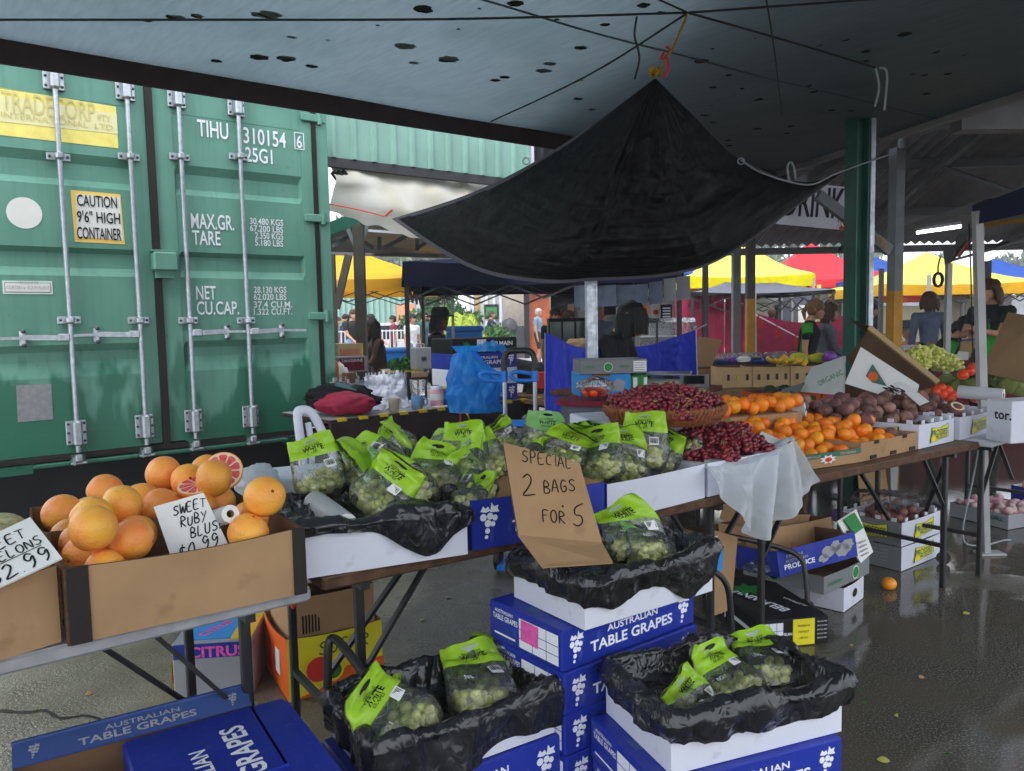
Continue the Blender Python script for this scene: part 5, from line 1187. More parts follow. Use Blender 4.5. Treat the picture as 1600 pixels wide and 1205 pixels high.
def prK(mb, L, W, H):
    for x in (.2, .55, .9): mb.box((L*x, -.003, .012), (.05, .004, .016), 'tape_dark')
    for x in (.25, .75): mb.box((L*x, -.003, H-.008), (.04, .004, .016), 'tape_dark')
tray('plain brown tray full of mandarins beside the passionfruit', M2E, L2E-.01, .5, .085, 'kraft', 'kraft', prints=prK, name='fruit_tray')
ML = 'loose orange mandarin in the brown trays on the table'
scatter('mandarin', 'mandarin', OM, pile(135, -.10, LE-.03, .035, .74, .033, mound=lambda x, y: .10*min(1, y/.25), z0=.015, seed=5), ME, ML, 'loose mandarins', 3)
scatter('mandarin', 'mandarin', OM, pile(104, .02, L2E-.04, .035, .66, .033, mound=lambda x, y: .07*min(1, y/.2), z0=.02, seed=6), M2E, ML, 'loose mandarins', 4)
mb = MB(); mb.box((0, 0, .09), (.44, .3, .18), 'kraft', bev=.004); mb.build('cardboard_box', M=frame(at(1165, 690, 3.85), z=TZ, ax=(.9, .4, 0)), label='brown cardboard box behind the red grape tray', cat='cardboard box')
scatter('mandarin', 'mandarin', OM, [V((.03+(k % 9)*.055-.24, -.10+(k//9)*.06, .21+.012*(k % 3))) for k in range(27)], frame(at(1165, 690, 3.85), z=TZ, ax=(.9, .4, 0)), ML, 'loose mandarins', 5)
roll('white plastic roll lying behind the mandarins', at(1188, 648, 4.0), at(1258, 640, 3.9), .038)
# ================================================================= PASSIONFRUIT
MP1, LP1 = seg((1435, 702), (1490, 689), TZ); HP = hz(MP1.translation, 664)-TZ; MP2, LP2 = seg((1499, 688), (1560, 672), TZ)
def prP(mb, L, W, H, ends=True):
    for Mx, l in ((FRONT, L),)+(((R(-90, 'Z') @ FRONT), W),)*ends:
        Mb = (T(l*.55, -.0052, H*.5) @ Mx) if Mx is FRONT else (T(-.0052, W*.45, H*.5) @ Mx)
        w_ = l*.52; h = H*.72
        mb.add([(-w_/2, -h/2, 0), (-w_*.1, -h*.42, 0), (w_*.5, -h*.3, 0), (w_*.48, h*.5, 0), (w_*.05, h*.3, 0), (-w_*.42, h*.38, 0)], [(0, 1, 2, 3, 4, 5)], 'green_post', Mb)
        k = .93; mb.add([(x*k, y*k, .0007) for x, y in ((-w_/2, -h/2), (-w_*.1, -h*.42), (w_*.5, -h*.3), (w_*.48, h*.5), (w_*.05, h*.3), (-w_*.42, h*.38))], [(0, 1, 2, 3, 4, 5)], 'ink_yellow', Mb)
        mb.text("PROSSIES", h*.36, Mb @ T(0, h*.05, .0014), 'green_post', w=w_*.85, bold=.03); mb.text("PRODUCE", h*.2, Mb @ T(w_*.1, -h*.24, .0014), 'green_post', w=w_*.6, bold=.03)
tray("white notched Prossies box of passionfruit beside the mandarins".replace('Prossies ', ''), MP1, LP1, .46, HP, crown=.018, prints=prP, name='fruit_box')
tray('white notched box of passionfruit behind the white tent leg', MP2, .44, .46, HP, crown=.018, prints=prP, name='fruit_box')
PFM = [fruit_mesh('passionfruit', .034, 'passion_skin', seed=30+k, sq=(1, 1, 1.02), dimple=.02, lump=.1) for k in range(3)]
PL_ = 'dull purple passionfruit heaped in the white notched boxes'
scatter('passionfruit', 'passionfruit', PFM, pile(105, -.1, LP1-.03, .03, .62, .034, mound=lambda x, y: .16*min(1, y/.35), z0=.03, seed=11), MP1, PL_, 'loose passionfruit', 6)
scatter('passionfruit', 'passionfruit', PFM, pile(70, .03, .41, .03, .5, .034, mound=lambda x, y: .12*min(1, y/.3), z0=.03, seed=12), MP2, PL_, 'loose passionfruit', 7)
mb = MB(); mb.ball((0, 0, 0), (.04, .04, .03), 'passion_skin', sub=2); mb.disc((0, 0, .024), .034, 'pith'); mb.disc((0, 0, .0255), (.022, .018), 'mango', wob=.2)
mb.build('passionfruit_half', M=T(*at(1494, 640, 4.15)) @ R(35, 'X'), label='cut passionfruit showing yellow pulp on the heap', cat='passionfruit half')
mb, M_, q = card('', [(1437, 633, 4.05), (1452, 627, 4.15), (1413, 592, 4.4), (1396, 598, 4.35)], 0, [('PAS', .15, .6, .3, .1, 0, 3)], name='price_card')
mb.build('price_card', M=M_, label='white handwritten card stuck in the passionfruit', cat='price card')
# ================================================================= CARTON STACKS IN FRONT
CL, CW, CHh = .50, .30, .107
# middle stack: six cartons, white tray, liner, bag
p = onz(880, 988, .643); Mm = frame(p, ax=(.80, .60, 0), z=0)
rr = random.Random(2)
names = ['bottom carton of the middle stack, near the ground', 'second carton from the bottom of the middle stack', 'third carton from the bottom of the middle stack', 'fourth carton from the bottom of the middle stack', 'blue table grape carton directly under the pink stickered one', 'top blue table grape carton with pink sticker, under the white tray']
for k in range(6):
    carton('blue '+names[k] if k < 4 else names[k], Mm @ T(rr.uniform(-.006, .006) if k < 5 else 0, rr.uniform(-.006, .006), k*CHh+.002) @ R(rr.uniform(-1, 1), 'Z'), CL, CW, CHh-.001, pink=(k == 5), group='blue table grape cartons in the middle stack')
pw = onz(914, 986, .645); MW = frame(pw, ax=(.82, .57, 0), z=.646); HW_ = .115
def hole(mb, W, H, M=None): mb.add([(-.0008, W*.5+.045*c, H*.68+.014*s_) for c, s_ in [(math.cos(a*math.pi/8), math.sin(a*math.pi/8)) for a in range(16)]], [tuple(range(16))], 'kraft_edge', M)
tray('white tray with black liner on top of the middle carton stack', MW, .46, .30, HW_)
liner('black bin liner bulging over the white tray of the middle stack', MW, .46, .30, HW_, seed=5, skirt=.055, puff=.024, inner=.03, drops=lambda u: .07*math.exp(-((u-.23)/.045)**2)+.03*math.exp(-((u-.06)/.05)**2))
gM = 'bags of white grapes in the front trays'
bag(5, 1003, 880, 2.12, 10, -56, 6, 'clear bag of grapes slumped in the middle stack liner beside the cardboard sign', .95, gM)
bag(4, 1030, 880, 2.1, 34, -55, 16, 'pale green headed bag of grapes behind the slumped one, middle stack', .8, gM)
# left stack
p = onz(876, 1147, .376); ML_ = frame(p, ax=(.84, .54, 0), z=0)
names = ['bottom blue carton of the near left stack', 'middle blue carton of the near left stack', 'top blue carton of the near left stack, under the white tray']
for k in range(3): carton(names[k], ML_ @ T(-CL+rr.uniform(-.006, .006)*(k < 2), rr.uniform(-.006, .006)*(k < 2), k*.1247+.002), CL, CW+.02, .1237, group='blue table grape cartons in the near left stack')
MLt = ML_ @ T(-.475, .012, .378); HLt = .11
tray('white tray with black liner on the near left stack', MLt, .465, .30, HLt)
liner('black bin liner spread wide over the near left tray', MLt, .465, .30, HLt, seed=11, skirt=.085, puff=.022, inner=.05, drops=lambda u: .05*math.exp(-((u-.12)/.08)**2)+.07*math.exp(-((u-.95)/.05)**2)-.02*math.exp(-((u-.45)/.1)**2))
def tb(i, M, x, y, z, rz, tx, ty, lab, sc): return bag(i, 0, 0, 0, 0, 0, 0, lab, 1., gM, P=None) if False else _tb(i, M, x, y, z, rz, tx, ty, lab, sc)
def _tb(i, M, x, y, z, rz, tx, ty, lab, sc):
    o = bag(i, 0, 0, 1, 0, 0, 0, lab, 1., gM); o.matrix_world = M @ T(x, y, z-.02) @ R(rz, 'Z') @ R(ty, 'Y') @ R(tx, 'X') @ S(sc); return o
tb(0, MLt, .14, .04, .08, 26, -64, -30, 'bag of white grapes on its side at left of the near left tray', 1.0)
tb(3, MLt, .31, .05, .07, -12, -66, 10, 'bag of white grapes with barcode in the middle of the near left tray', 1.05)
tb(2, MLt, .22, .15, .07, 60, -78, 0, 'bag of white grapes lying at the front of the near left tray', .75)
tb(1, MLt, .38, .2, .09, -40, -50, 14, 'bag of white grapes tucked under the liner at the back of the near left tray', .85)
# right stack: one carton on the ground, white tray, liner
MR = frame(V((.328, 1.633, 0)), ax=(.935, .355, 0), z=0)
names = ['bottom blue carton of the right stack', 'second lowest blue carton of the right stack', 'third lowest blue carton of the right stack', 'top blue carton of the right stack, under the hand holed tray']
for k in range(4): carton(names[k], MR @ T(-.045+rr.uniform(-.005, .005), -.02, k*.1025+.002), CL, CW+.02, .1015, group='blue table grape cartons in the right stack')
MRt = MR @ T(0, 0, .413); HRt = .118
def prR(mb, L, W, H):
    mb.add([(-.0062, W*.5+.045*c, H*.62+.016*s_) for c, s_ in [(math.cos(a*math.pi/8), math.sin(a*math.pi/8)) for a in range(16)]], [tuple(range(16))], 'kraft_edge')
tray('white tray with hand hole and black liner at the front right', MRt, .47, .30, HRt, prints=prR)
liner('black bin liner draped over the front right tray', MRt, .47, .30, HRt, seed=17, skirt=.055, puff=.03, inner=.04, drops=lambda u: .03*math.exp(-((u-.2)/.07)**2))
tb(1, MRt, .08, .12, .07, -34, -80, -18, 'bag of white grapes with green header, left in the front right tray', .78)
tb(5, MRt, .19, .04, .065, 24, -80, 12, 'clear bag of white grapes, front middle of the front right tray', .8)
tb(0, MRt, .29, .10, .075, 10, -68, -12, 'bag of white grapes with WHITE on its header in the front right tray', .85)
tb(3, MRt, .39, .12, .075, -14, -70, 8, 'large clear bag of white grapes at right of the front right tray', .9)
# ---- cartons bottom left
p = onz(18, 1164, .50); q = onz(384, 1071, .50); Mq = frame(p, q, .50); Lq = (q-p).length
mb = MB(); mb.box((Lq/2, .0, -.02), (Lq, .008, .05), 'blue_card_dull'); 
mb.slab([(0, 0, 0), (Lq, 0, 0), (Lq, .055, .03), (0, .055, .03)][::1], .004, 'blue_card_dull', T(0, -.055, -.028))
F2 = T(Lq*.5, -.0285, -.0145) @ R(28.6, 'X') @ T(0, 0, .002)
mb.text('AUSTRALIAN', .013, F2 @ T(0.01, .012, 0), 'ink_grey', w=Lq*.32, bold=.01); mb.text('TABLE GRAPES', .019, F2 @ T(0, -.009, 0), 'ink_grey', w=Lq*.5, bold=.02); grape_logo(mb, .026, F2 @ T(-Lq*.42, 0, 0), 'ink_grey'); grape_logo(mb, .026, F2 @ T(Lq*.42, 0, 0), 'ink_grey')
open_box(mb, Lq, .34, .13, 'kraft_dark', 'kraft_dark', M=T(0, -.37, -.16), bow=0)
for k in range(1): mb.box((Lq/2, -.37, -.09), (Lq, .006, .13), 'blue_card')
mb.build('grape_carton', M=Mq, label='opened table grape carton with dull blue rim at the bottom left corner', cat='carton')
b1_ = carton('blue carton propping the opened one at bottom left', Mq @ T(.0, -.36, -.28), .5, .32, .11, group=None); b1_['label'] = 'blue carton propping up the opened one at bottom left'
p = onz(198, 1157, .47); q = onz(436, 1091, .47); Mf = frame(p, q, .47); Lf = (q-p).length
mb = MB(); mb.box((Lf/2, -.26, -.055), (Lf+.02, .52, .11), 'blue_card', bev=.005)
mb.slab([(Lf+.0, -.50, .0015), (Lf+.012, -.50, .0015), (Lf+.012, -.03, .0015), (Lf, -.03, .0015)], .02, 'blue_card')
mb.text('TABLE GRAPES', .055, T(Lf*.60, -.30, .0012) @ R(90, 'Z'), 'ink_white', w=.44, bold=.024); mb.text('AUSTRALIAN', .036, T(Lf*.35, -.28, .0012) @ R(90, 'Z'), 'ink_white', w=.27, bold=.018)
mb.build('grape_carton', M=Mf, label='bright blue table grape carton lid tilted toward the viewer at bottom left', cat='carton')
MX_ = Mf @ T(.0, -.5, -.44); carton('blue carton standing under the bright blue lid at bottom left', MX_, Lf, .48, .2, group=None)
# ---- citrus carton and sugar carton under the tables
Mc, Lc = seg((273, 1092), (398, 1083), .004)
H = hz(Mc.translation, 1008)
mb = MB(); mb.box((Lc/2, .15, H/2), (Lc, .30, H), 'ink_grey', bev=.004)
mb.box((Lc/2, -.002, H*.84), (Lc*.98, .003, H*.26), 'blue_card'); mb.text('CITRUS', H*.2, T(Lc*.56, -.004, H*.82) @ FRONT, 'ink_pink', w=Lc*.7, bold=.03)
mb.box((-.002, .15, H/2), (.003, .28, H*.94), 'mango'); mb.box((-.004, .15, H*.85), (.002, .28, H*.25), 'blue_card')
for k in range(9): mb.disc((0, 0, 0), .035, 'ink_orange' if k % 2 else 'ink_yellow', T(-.0058-.0004*k, .04+(k % 3)*.09, H*(.15+.2*(k//3))) @ R(-90, 'Z') @ FRONT)
mb.box((Lc*.42, .12, H+.002), (Lc*.6, .2, .003), 'ink_cyan'); mb.text('CITRUS', .04, T(Lc*.45, .12, H+.005) @ R(60, 'Z'), 'ink_pink', w=.16, bold=.03); mb.box((Lc*.85, .15, H+.002), (Lc*.26, .28, .003), 'mango')
mb.build('citrus_carton', M=Mc, label='blue and white citrus carton on the ground under the grapefruit table', cat='carton')
Ms_ = frame(onz(452, 1098, .004), ax=(.86, .5, 0), z=.004); Ls = .37; H = hz(Ms_.translation, 1000)-.004
mb = MB(); open_box(mb, Ls, .36, H, 'ink_yellow', 'kraft', side={3: 'ink_orange'}, bow=.012)
mb.add([(0, -.008, H*.02), (Ls, -.014, H*.02), (Ls, -.014, H*.42), (Ls*.6, -.018, H*.40), (Ls*.3, -.016, H*.12)], [(0, 1, 2, 3, 4)], 'ink_orange')
mb.disc((0, 0, 0), H*.2, 'ink_red', T(Ls*.3, -.020, H*.45) @ FRONT); mb.disc((0, 0, 0), H*.17, 'ink_yellow', T(Ls*.45, -.0205, H*.38) @ FRONT); mb.disc((0, 0, 0), H*.13, 'leaf_green', T(Ls*.45, -.022, H*.38) @ FRONT)
hand(mb, 'SUGAR', Ls*.3, H*.68, H*.2, .006, 'leaf_green', T(0, -.022, 0) @ FRONT, aspect=.8)
mb.box((-.008, .12, H*.5), (.003, .06, H*.4), 'paper'); mb.box((-.008, .26, H*.45), (.003, .08, H*.5), 'ink_red')
mb.build('sugar_carton', M=Ms_, label='orange and yellow fruit carton marked Sugar on the ground between the tables', cat='carton')
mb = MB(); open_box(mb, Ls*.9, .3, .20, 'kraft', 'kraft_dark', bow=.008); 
for k in range(6): mb.box((.05+k*.012, -.0035, .09), (.006, .002, .07), 'ink_black')
mb.build('cardboard_box', M=Ms_ @ T(.02, .03, H+.002-.06), label='kraft box with printed barcode sitting in the sugar carton', cat='cardboard box')
mb = MB(); mb.box((0, 0, 0), (.012, .03, .02), 'red_plastic', bev=.004); mb.build('clip', M=T(*at(459, 945, 2.35)), label='small red clip under the table edge by the sugar carton', cat='clip')
# ---- folding trolley frames (bent tube)
def trolley(label, px, r=.012, floor=True, base=None):
    P = [at(x, y, d) for x, y, d in px]; c0 = V((P[0].x, P[0].y, 0)); root = thing('hand_trolley', label, 'trolley', T(*c0))
    mb = MB(); mb.tube([p-c0 for p in crv(P, 6)], r, 'black_steel', n=10); mb.build('frame', root)
    return root, c0
def wheelset(root, c0, pts):
    for p in pts:
        mb = MB(); mb.tube([(0, -.012, 0), (0, .012, 0)], .035, 'black_steel', n=20); mb.build('wheel', root, M=T(*(V(p)-c0)))
t, c0 = trolley('black tubular trolley leaning by the black broccoli carton', [(1104, 870, 3.3), (1104, 846, 3.3), (1120, 836, 3.32), (1160, 842, 3.4), (1225, 858, 3.5), (1250, 872, 3.5), (1258, 895, 3.48), (1262, 941, 3.45)]); wheelset(t, c0, [onz(1262, 950, .035)+V((0, .02, 0))])
t, c0 = trolley('short black tubular trolley right of the middle carton stack', [(1100, 890, 2.9), (1115, 893, 2.9), (1132, 908, 2.9), (1140, 935, 2.9), (1144, 1003, 2.9)]); wheelset(t, c0, [V((at(1143, 1000, 2.9).x, 2.9, .035))])
t, c0 = trolley('black tubular trolley behind the white notched boxes', [(1327, 810, 5.0), (1328, 785, 5.0), (1342, 767, 5.0), (1400, 774, 4.95), (1460, 786, 4.9), (1474, 800, 4.88), (1478, 830, 4.88), (1474, 872, 4.6)]); wheelset(t, c0, [onz(1474, 872, .035)])
t, c0 = trolley('grey tubular trolley handle beside the near left stack', [(512, 1075, 1.9), (513, 1010, 1.9), (522, 998, 1.9), (540, 1015, 1.86), (570, 1055, 1.8)], .011); wheelset(t, c0, [V((at(512, 1150, 1.9).x, 1.9, .035))])
# ---- black broccoli carton
Mb_ = frame(onz(1182, 1015, .004), ax=(.985, .17, 0), z=.004); Lb = .33; Wb = .56; Hb = hz(Mb_.translation, 972)-.004
mb = MB(); mb.box((Lb/2, Wb/2, Hb/2), (Lb, Wb, Hb), 'ink_black', bev=.004)
Tp = T(Lb/2, Wb/2, Hb+.0015); mb.text('BELMAINH', .05, Tp @ T(-.03, -.05, 0) @ R(110, 'Z'), 'ink_white', w=.30, bold=.03)
mb.text('SHOULD GROW', .018, Tp @ T(-.12, .14, 0) @ R(110, 'Z'), 'ink_white', w=.16); mb.text('AUSTRALIA', .018, Tp @ T(.11, -.1, 0) @ R(110, 'Z'), 'ink_white', w=.13)
lf_ = [(math.cos(a)*(.085 if k % 2 else .045), math.sin(a)*(.085 if k % 2 else .045)) for k, a in enumerate([i*2*math.pi/14 for i in range(14)])]; mb.add([(x-.02, y+.1, .0005) for x, y in lf_], [tuple(range(14))], 'ink_green', Tp)
label_panel(mb, .10, Hb*.78, T(.02, -.0012, Hb*.1) @ FRONT); mb.quad([(0, 0, 0), (.10, 0, 0), (.10, Hb*.95, 0), (0, Hb*.95, 0)], 'ink_yellow', T(.165, -.0016, .002) @ FRONT)
for i in range(3): mb.text(('BRISBANE', 'MARKET', '100 KG')[i], .009, T(.215, -.0026, Hb*(.72-.22*i)) @ FRONT, 'ink_black')
for i in range(5): mb.text('BROCCOLI FRESH', .006, T(.30, -.0016, Hb*(.82-.15*i)) @ FRONT, 'ink_white', w=.045)
mb.text('BELMAI', .012, T(.142, -.0014, Hb*.45) @ FRONT, 'ink_white', w=.04, bold=.02)
EM = T(-.0012, 0, 0) @ R(-90, 'Z') @ FRONT; mb.text('H', Hb*.5, T(0, .32, Hb*.5) @ EM, 'ink_white', bold=.03); mb.quad([(0, 0, 0), (.22, 0, 0), (.22, .018, 0), (0, .018, 0)], 'ink_white', T(0, .26, Hb*.45) @ EM)
mb.build('produce_carton', M=Mb_, label='black produce carton with green leaf print on the wet ground', cat='carton')
# ---- pile of empties
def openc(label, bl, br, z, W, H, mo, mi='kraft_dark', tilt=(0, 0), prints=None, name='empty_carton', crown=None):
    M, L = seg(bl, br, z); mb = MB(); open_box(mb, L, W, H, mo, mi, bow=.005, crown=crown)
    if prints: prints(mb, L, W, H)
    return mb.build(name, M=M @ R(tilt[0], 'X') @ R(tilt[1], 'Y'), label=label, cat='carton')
def prW(mb, L, W, H): mb.disc((0, 0, 0), (.028, .02), 'ink_black', T(L*.5, -.0058, H*.55) @ FRONT)
openc('white carton with round hole at the bottom of the empties pile', (1318, 957), (1349, 934), .004, .34, .115, 'white_card', 'grey_card', prints=prW)
def prG(mb, L, W, H):
    mb.disc((0, 0, 0), H*.38, 'paper', T(L*.66, -.0056, H*.5) @ FRONT); mb.disc((0, 0, .0008), H*.33, 'ink_green', T(L*.66, -.0056, H*.5) @ FRONT); mb.text('FRESH', H*.2, T(L*.22, -.0058, H*.45) @ FRONT, 'ink_green', w=L*.28)
    EM = T(-.0058, 0, 0) @ R(-90, 'Z') @ FRONT; mb.disc((0, 0, 0), H*.34, 'ink_green', T(0, W*.6, H*.5) @ EM); mb.disc((0, 0, .0008), H*.29, 'ink_black', T(0, W*.6, H*.5) @ EM)
openc('grey carton with round green leaf logo on the empties pile', (1287, 930), (1358, 896), .125, .42, .085, 'grey_card', prints=prG)
def prN(mb, L, W, H):
    F_ = T(0, -.0056, 0) @ FRONT; mb.text('FRESH', H*.13, F_ @ T(L*.2, H*.72, 0), 'ink_grey', w=L*.2, bold=.02); mb.text('AUSTRALIAN', H*.12, F_ @ T(L*.22, H*.55, 0), 'ink_grey', w=L*.28, bold=.02); mb.text('PRODUCE', H*.2, F_ @ T(L*.25, H*.34, 0), 'ink_white', w=L*.38, bold=.03)
    for x, y, r in ((.62, .5, .1), (.72, .62, .09), (.8, .45, .12), (.55, .3, .07), (.88, .6, .09)): mb.disc((L*x, H*y, 0), (L*r*.9, H*r*2.2), 'ink_grey', F_, wob=.2, seed=int(x*99))
openc('tilted blue FRESH AUSTRALIAN PRODUCE carton on top of the empties pile', (1219, 903), (1342, 880), .215, .30, .12, 'blue_card', tilt=(-8, -4), prints=prN)
mb = MB(); Mg = frame(at(1345, 880, 3.72), ax=(.72, .69, 0)); mb.slab([(0, 0, 0), (.16, 0, .02), (.15, .03, .24), (-.08, .03, .22)], .006, 'paper'); 
mb.slab([(.0, -.003, .14), (.11, -.003, .15), (.10, .02, .23), (-.03, .02, .22)], .002, 'ink_green')
for k in range(4): mb.box((.06, -.004, .03+k*.02), (.08, .002, .006), 'ink_grey')
mb.slab([(-.08, .03, .22), (.0, .0, .0), (.008, 0, .0), (-.066, .03, .22)], .004, 'ink_green')
mb.build('box_end', M=Mg @ R(-14, 'X'), label='green and white torn box end standing on the empties pile', cat='cardboard')
openc('brown torn box wedged behind the blue produce carton', (1195, 842), (1260, 822), .30, .28, .14, 'kraft', tilt=(10, 12))
openc('brown cardboard carton behind the tilted produce carton', (1205, 868), (1300, 835), .26, .3, .13, 'kraft', tilt=(-6, 4))
openc('brown box with orange fruit left of the empties pile', (1135, 890), (1205, 868), .06, .32, .16, 'kraft', tilt=(0, 6))
mb = MB(); Mg = frame(at(1108, 965, 3.05), ax=(.8, .6, 0)); mb.slab([(0, 0, 0), (.14, 0, 0), (.22, .03, .28), (.06, .05, .34), (.0, .03, .26)], .006, 'kraft'); mb.slab([(.02, -.003+.026, .20), (.05, .026, .20), (.09, .028, .31), (.06, .03, .31)], .002, 'paper'); mb.slab([(.06, .012, .17), (.10, .012, .17), (.12, .024, .25), (.08, .024, .25)], .002, 'ink_cyan')
mb.build('cardboard_flap', M=Mg, label='brown cardboard flap with paper label standing between the stacks', cat='cardboard')
for k, (x, y, d) in enumerate(((1168, 852, 4.0), (1178, 858, 3.95), (1190, 850, 4.05), (1160, 846, 4.1))): link('mandarin', OM[k % 3], M=T(*at(x, y, d)) , label='orange fruit in the low brown box left of the empties pile', cat='mandarin', group='oranges in the low brown box')
lump('clear bread bag with small leaf print among the empties', at(1195, 885, 3.6), (.09, .05, .03), 'clear_film', 5, amp=.4)
link('mandarin', OM[0], M=T(*(onz(1389, 912, .03)+V((0, .0, 0)))) @ S(1.15), label='single orange lying alone on the wet ground', cat='orange')
# ---- white notched boxes on the ground
Mp, Lp = seg((1408, 893), (1468, 868), .004); Hp = hz(Mp.translation, 856)-.004
def prPw(mb, L, W, H):
    prP(mb, L, W, H, False); EM = T(-.0052, 0, 0) @ R(-90, 'Z') @ FRONT
    mb.quad([(0, 0, 0), (.10, 0, 0), (.10, H*.7, 0), (0, H*.7, 0)], 'ink_yellow', T(0, W*.95, H*.12) @ EM)
    for i in range(4):
        for j in range(2): mb.quad([(0, 0, 0), (.05, 0, 0), (.05, .004, 0), (0, .004, 0)], 'ink_grey', T(0, W*.5-j*.06, H*(.3+.15*i)) @ EM)
tray('lower white notched produce box on the wet ground', Mp, Lp, .36, Hp, side={3: 'grey_card'}, prints=prPw, name='fruit_box', group='white notched boxes on the ground')
def prPu(mb, L, W, H): prP(mb, L, W, H, True)
tray('upper white notched produce box filled with bagged garlic', Mp @ T(.004, .004, Hp+.002), Lp, .36, Hp, side={3: 'grey_card'}, crown=.02, prints=prPu, name='fruit_box', group='white notched boxes on the ground')
ONM = [fruit_mesh('onion', .028, 'onion', seed=60+k, sq=(1, 1, .9)) for k in range(2)]
scatter('onion', 'onion', ONM, pile(42, .03, Lp-.03, .03, .33, .028, z0=.05, seed=3, mound=lambda x, y: .05), Mp @ T(0, 0, Hp), 'small brownish onion bagged in the upper white notched box', 'onions in the white notched box', 8)
mb = MB(); mb.grid(lambda u, v: (.02+u*(Lp-.04), .02+v*.32, Hp+.05+.03*math.sin(u*3)*math.sin(v*3)+.02*noise.ridged_multi_fractal(V((u*5, v*5, 2)), 1, 2, 3, 1, 2)), 40, 30, 'clear_film'); mb.build('plastic_sheet', M=Mp @ T(0, 0, Hp), label='clear plastic over the onions in the upper notched box', cat='plastic sheet')
lump('purple plastic bag behind the white notched boxes', at(1311, 806, 5.1), (.05, .04, .045), 'purple_film', 9)
mb = MB(); M_ = frame(at(1345, 790, 5.6), ax=(.9, .4, 0)); mb.slab([(0, 0, 0), (.3, 0, -.02), (.34, .1, .30), (.06, .1, .34)], .006, 'kraft'); mb.slab([(.3, -.004, .0), (.36, -.004, .02), (.42, .04, .3), (.34, .04, .26)], .005, 'ink_grey'); mb.build('cardboard_flap', M=M_, label='brown and grey flattened carton leaning behind the notched boxes', cat='cardboard')
# ---- garlic box, blue box
Mg_, Lg = seg((1484, 806), (1575, 828), .004); Hg = hz(V((*onz(1575, 828, .004).xy, 0)), 805)-.004
def prGa(mb, L, W, H): mb.text('LAKE GARLIC', H*.3, T(L*.75, -.0056, H*.62) @ FRONT, 'green_post', w=L*.36, bold=.02); mb.box((L+.0062, W*.5, H*.55), (.002, .07, H*.6), 'ink_yellow')
tray('grey green carton of garlic bulbs on the wet ground at right', Mg_, Lg, .42, Hg, 'ink_grey', 'grey_card', prints=prGa, name='garlic_carton')
GM = [fruit_mesh('garlic_bulb', .026, 'garlic', seed=70+k, sq=(1, 1, 1.15), lump=.12) for k in range(2)]
scatter('garlic_bulb', 'garlic bulb', GM, pile(70, .03, Lg-.03, .03, .39, .026, z0=.04, seed=5), Mg_, 'garlic bulb heaped in the grey green carton on the ground', 'garlic bulbs', 9)
Mo_, Lo = seg((1572, 786), (1640, 800), .004); tray('blue and white carton of oranges on the ground behind the garlic', Mo_ @ T(0, .05, 0), Lo+.1, .4, .13, 'blue_card', 'white_card', name='fruit_box', side={3: 'purple_film'})
scatter('mandarin', 'orange', OM, [V((x, y, .12)) for x in (.05, .13, .21, .29) for y in (.1, .18, .26)], Mo_ @ T(0, .05, 0), 'orange in the blue carton on the ground at the right edge', 'oranges in the blue carton', 10)
# ---- litter and a crack on the ground
rr = random.Random(12)
for k in range(16):
    px, py = ((90, 1150), (140, 1085), (60, 1110), (640, 1000), (700, 935), (660, 970), (1250, 1060), (1330, 1010), (1400, 1120), (1480, 1180), (1300, 985), (1510, 960), (1350, 1100), (1440, 1060), (1380, 1190), (1560, 1090))[k]
    q = MB(); s_ = .008+.012*rr.random(); q.grid(lambda u, v: ((u-.5)*s_*2, (v-.5)*s_*(1-(2*u-1)**2)*1.4, .004+.006*math.sin(u*3)*v), 6, 3, ('leaf_green', 'kraft', 'stem')[k % 3]); q.build('fallen_leaf', M=T(*onz(px, py, 0)) @ R(rr.uniform(0, 360), 'Z'), label='small dried leaf scrap lying on the wet ground', cat='leaf', group='leaf scraps on the ground')
q = MB(); pts = [onz(x, y, .0025) for x, y in ((0, 1110), (40, 1113), (70, 1110), (95, 1122), (130, 1118), (160, 1126), (175, 1150), (190, 1160), (250, 1140))]
vs = []
for k, p in enumerate(crv(pts, 5)): w_ = .006+.006*rr.random(); vs += [p+V((rr.uniform(-.006, .006), -w_, 0)), p+V((0, w_, 0))]
q.add(vs, [(2*i, 2*i+2, 2*i+3, 2*i+1) for i in range(len(vs)//2-1)], 'tape_dark'); q.build('crack', label=None, kind='structure')
# ================================================================= STALL INTERIOR
# hazard taped table beside the container
a_ = onz(515, 657, .75); b_ = onz(840, 622, .75)
t, Mh, Lh = table('brown table with yellow and black hazard tape beside the container', a_, b_, .75, th=.03, mt='grey_table', me='beam_brown', legs=False)
o = MB(); o.box((Lh/2, .0, .65), (Lh, .03, .16), 'beam_brown')
for k in range(12):
    x = .04+k*Lh/11.5
    o.add([(x, -.017, .757), (x+.08, -.017, .757), (x+.09, .03, .7575), (x+.02, .03, .7575)], [(0, 1, 2, 3)], 'hazard_yellow'); o.add([(x, -.0175, .757), (x+.012, -.0175, .735), (x+.085, -.0175, .735), (x+.08, -.0175, .757)], [(0, 1, 2, 3)], 'hazard_yellow')
o.build('front_board', t)
for x in (.1, Lh-.1):
    for y in (.1, .65): o = MB(); o.box((x, y, .35), (.06, .06, .70), 'kraft_dark'); o.build('leg', t)
o = MB(); o.box((Lh/2, .5, .33), (Lh-.3, .02, .6), 'ink_black'); o.build('back_board', t)
HZ = lambda x, y, z=0: Mh @ V((x, y, .757+z))
def bxo(label, M, L, W, H, m, prints=None, name='carton', cat='carton', group=None, top=None):
    mb = MB(); mb.box((L/2, W/2, H/2), (L, W, H), m, bev=.004)
    if top: mb.box((L/2, W/2, H), (L*.98, W*.98, .003), top)
    if prints: prints(mb, L, W, H)
    return mb.build(name, M=M, label=label, cat=cat, group=group)
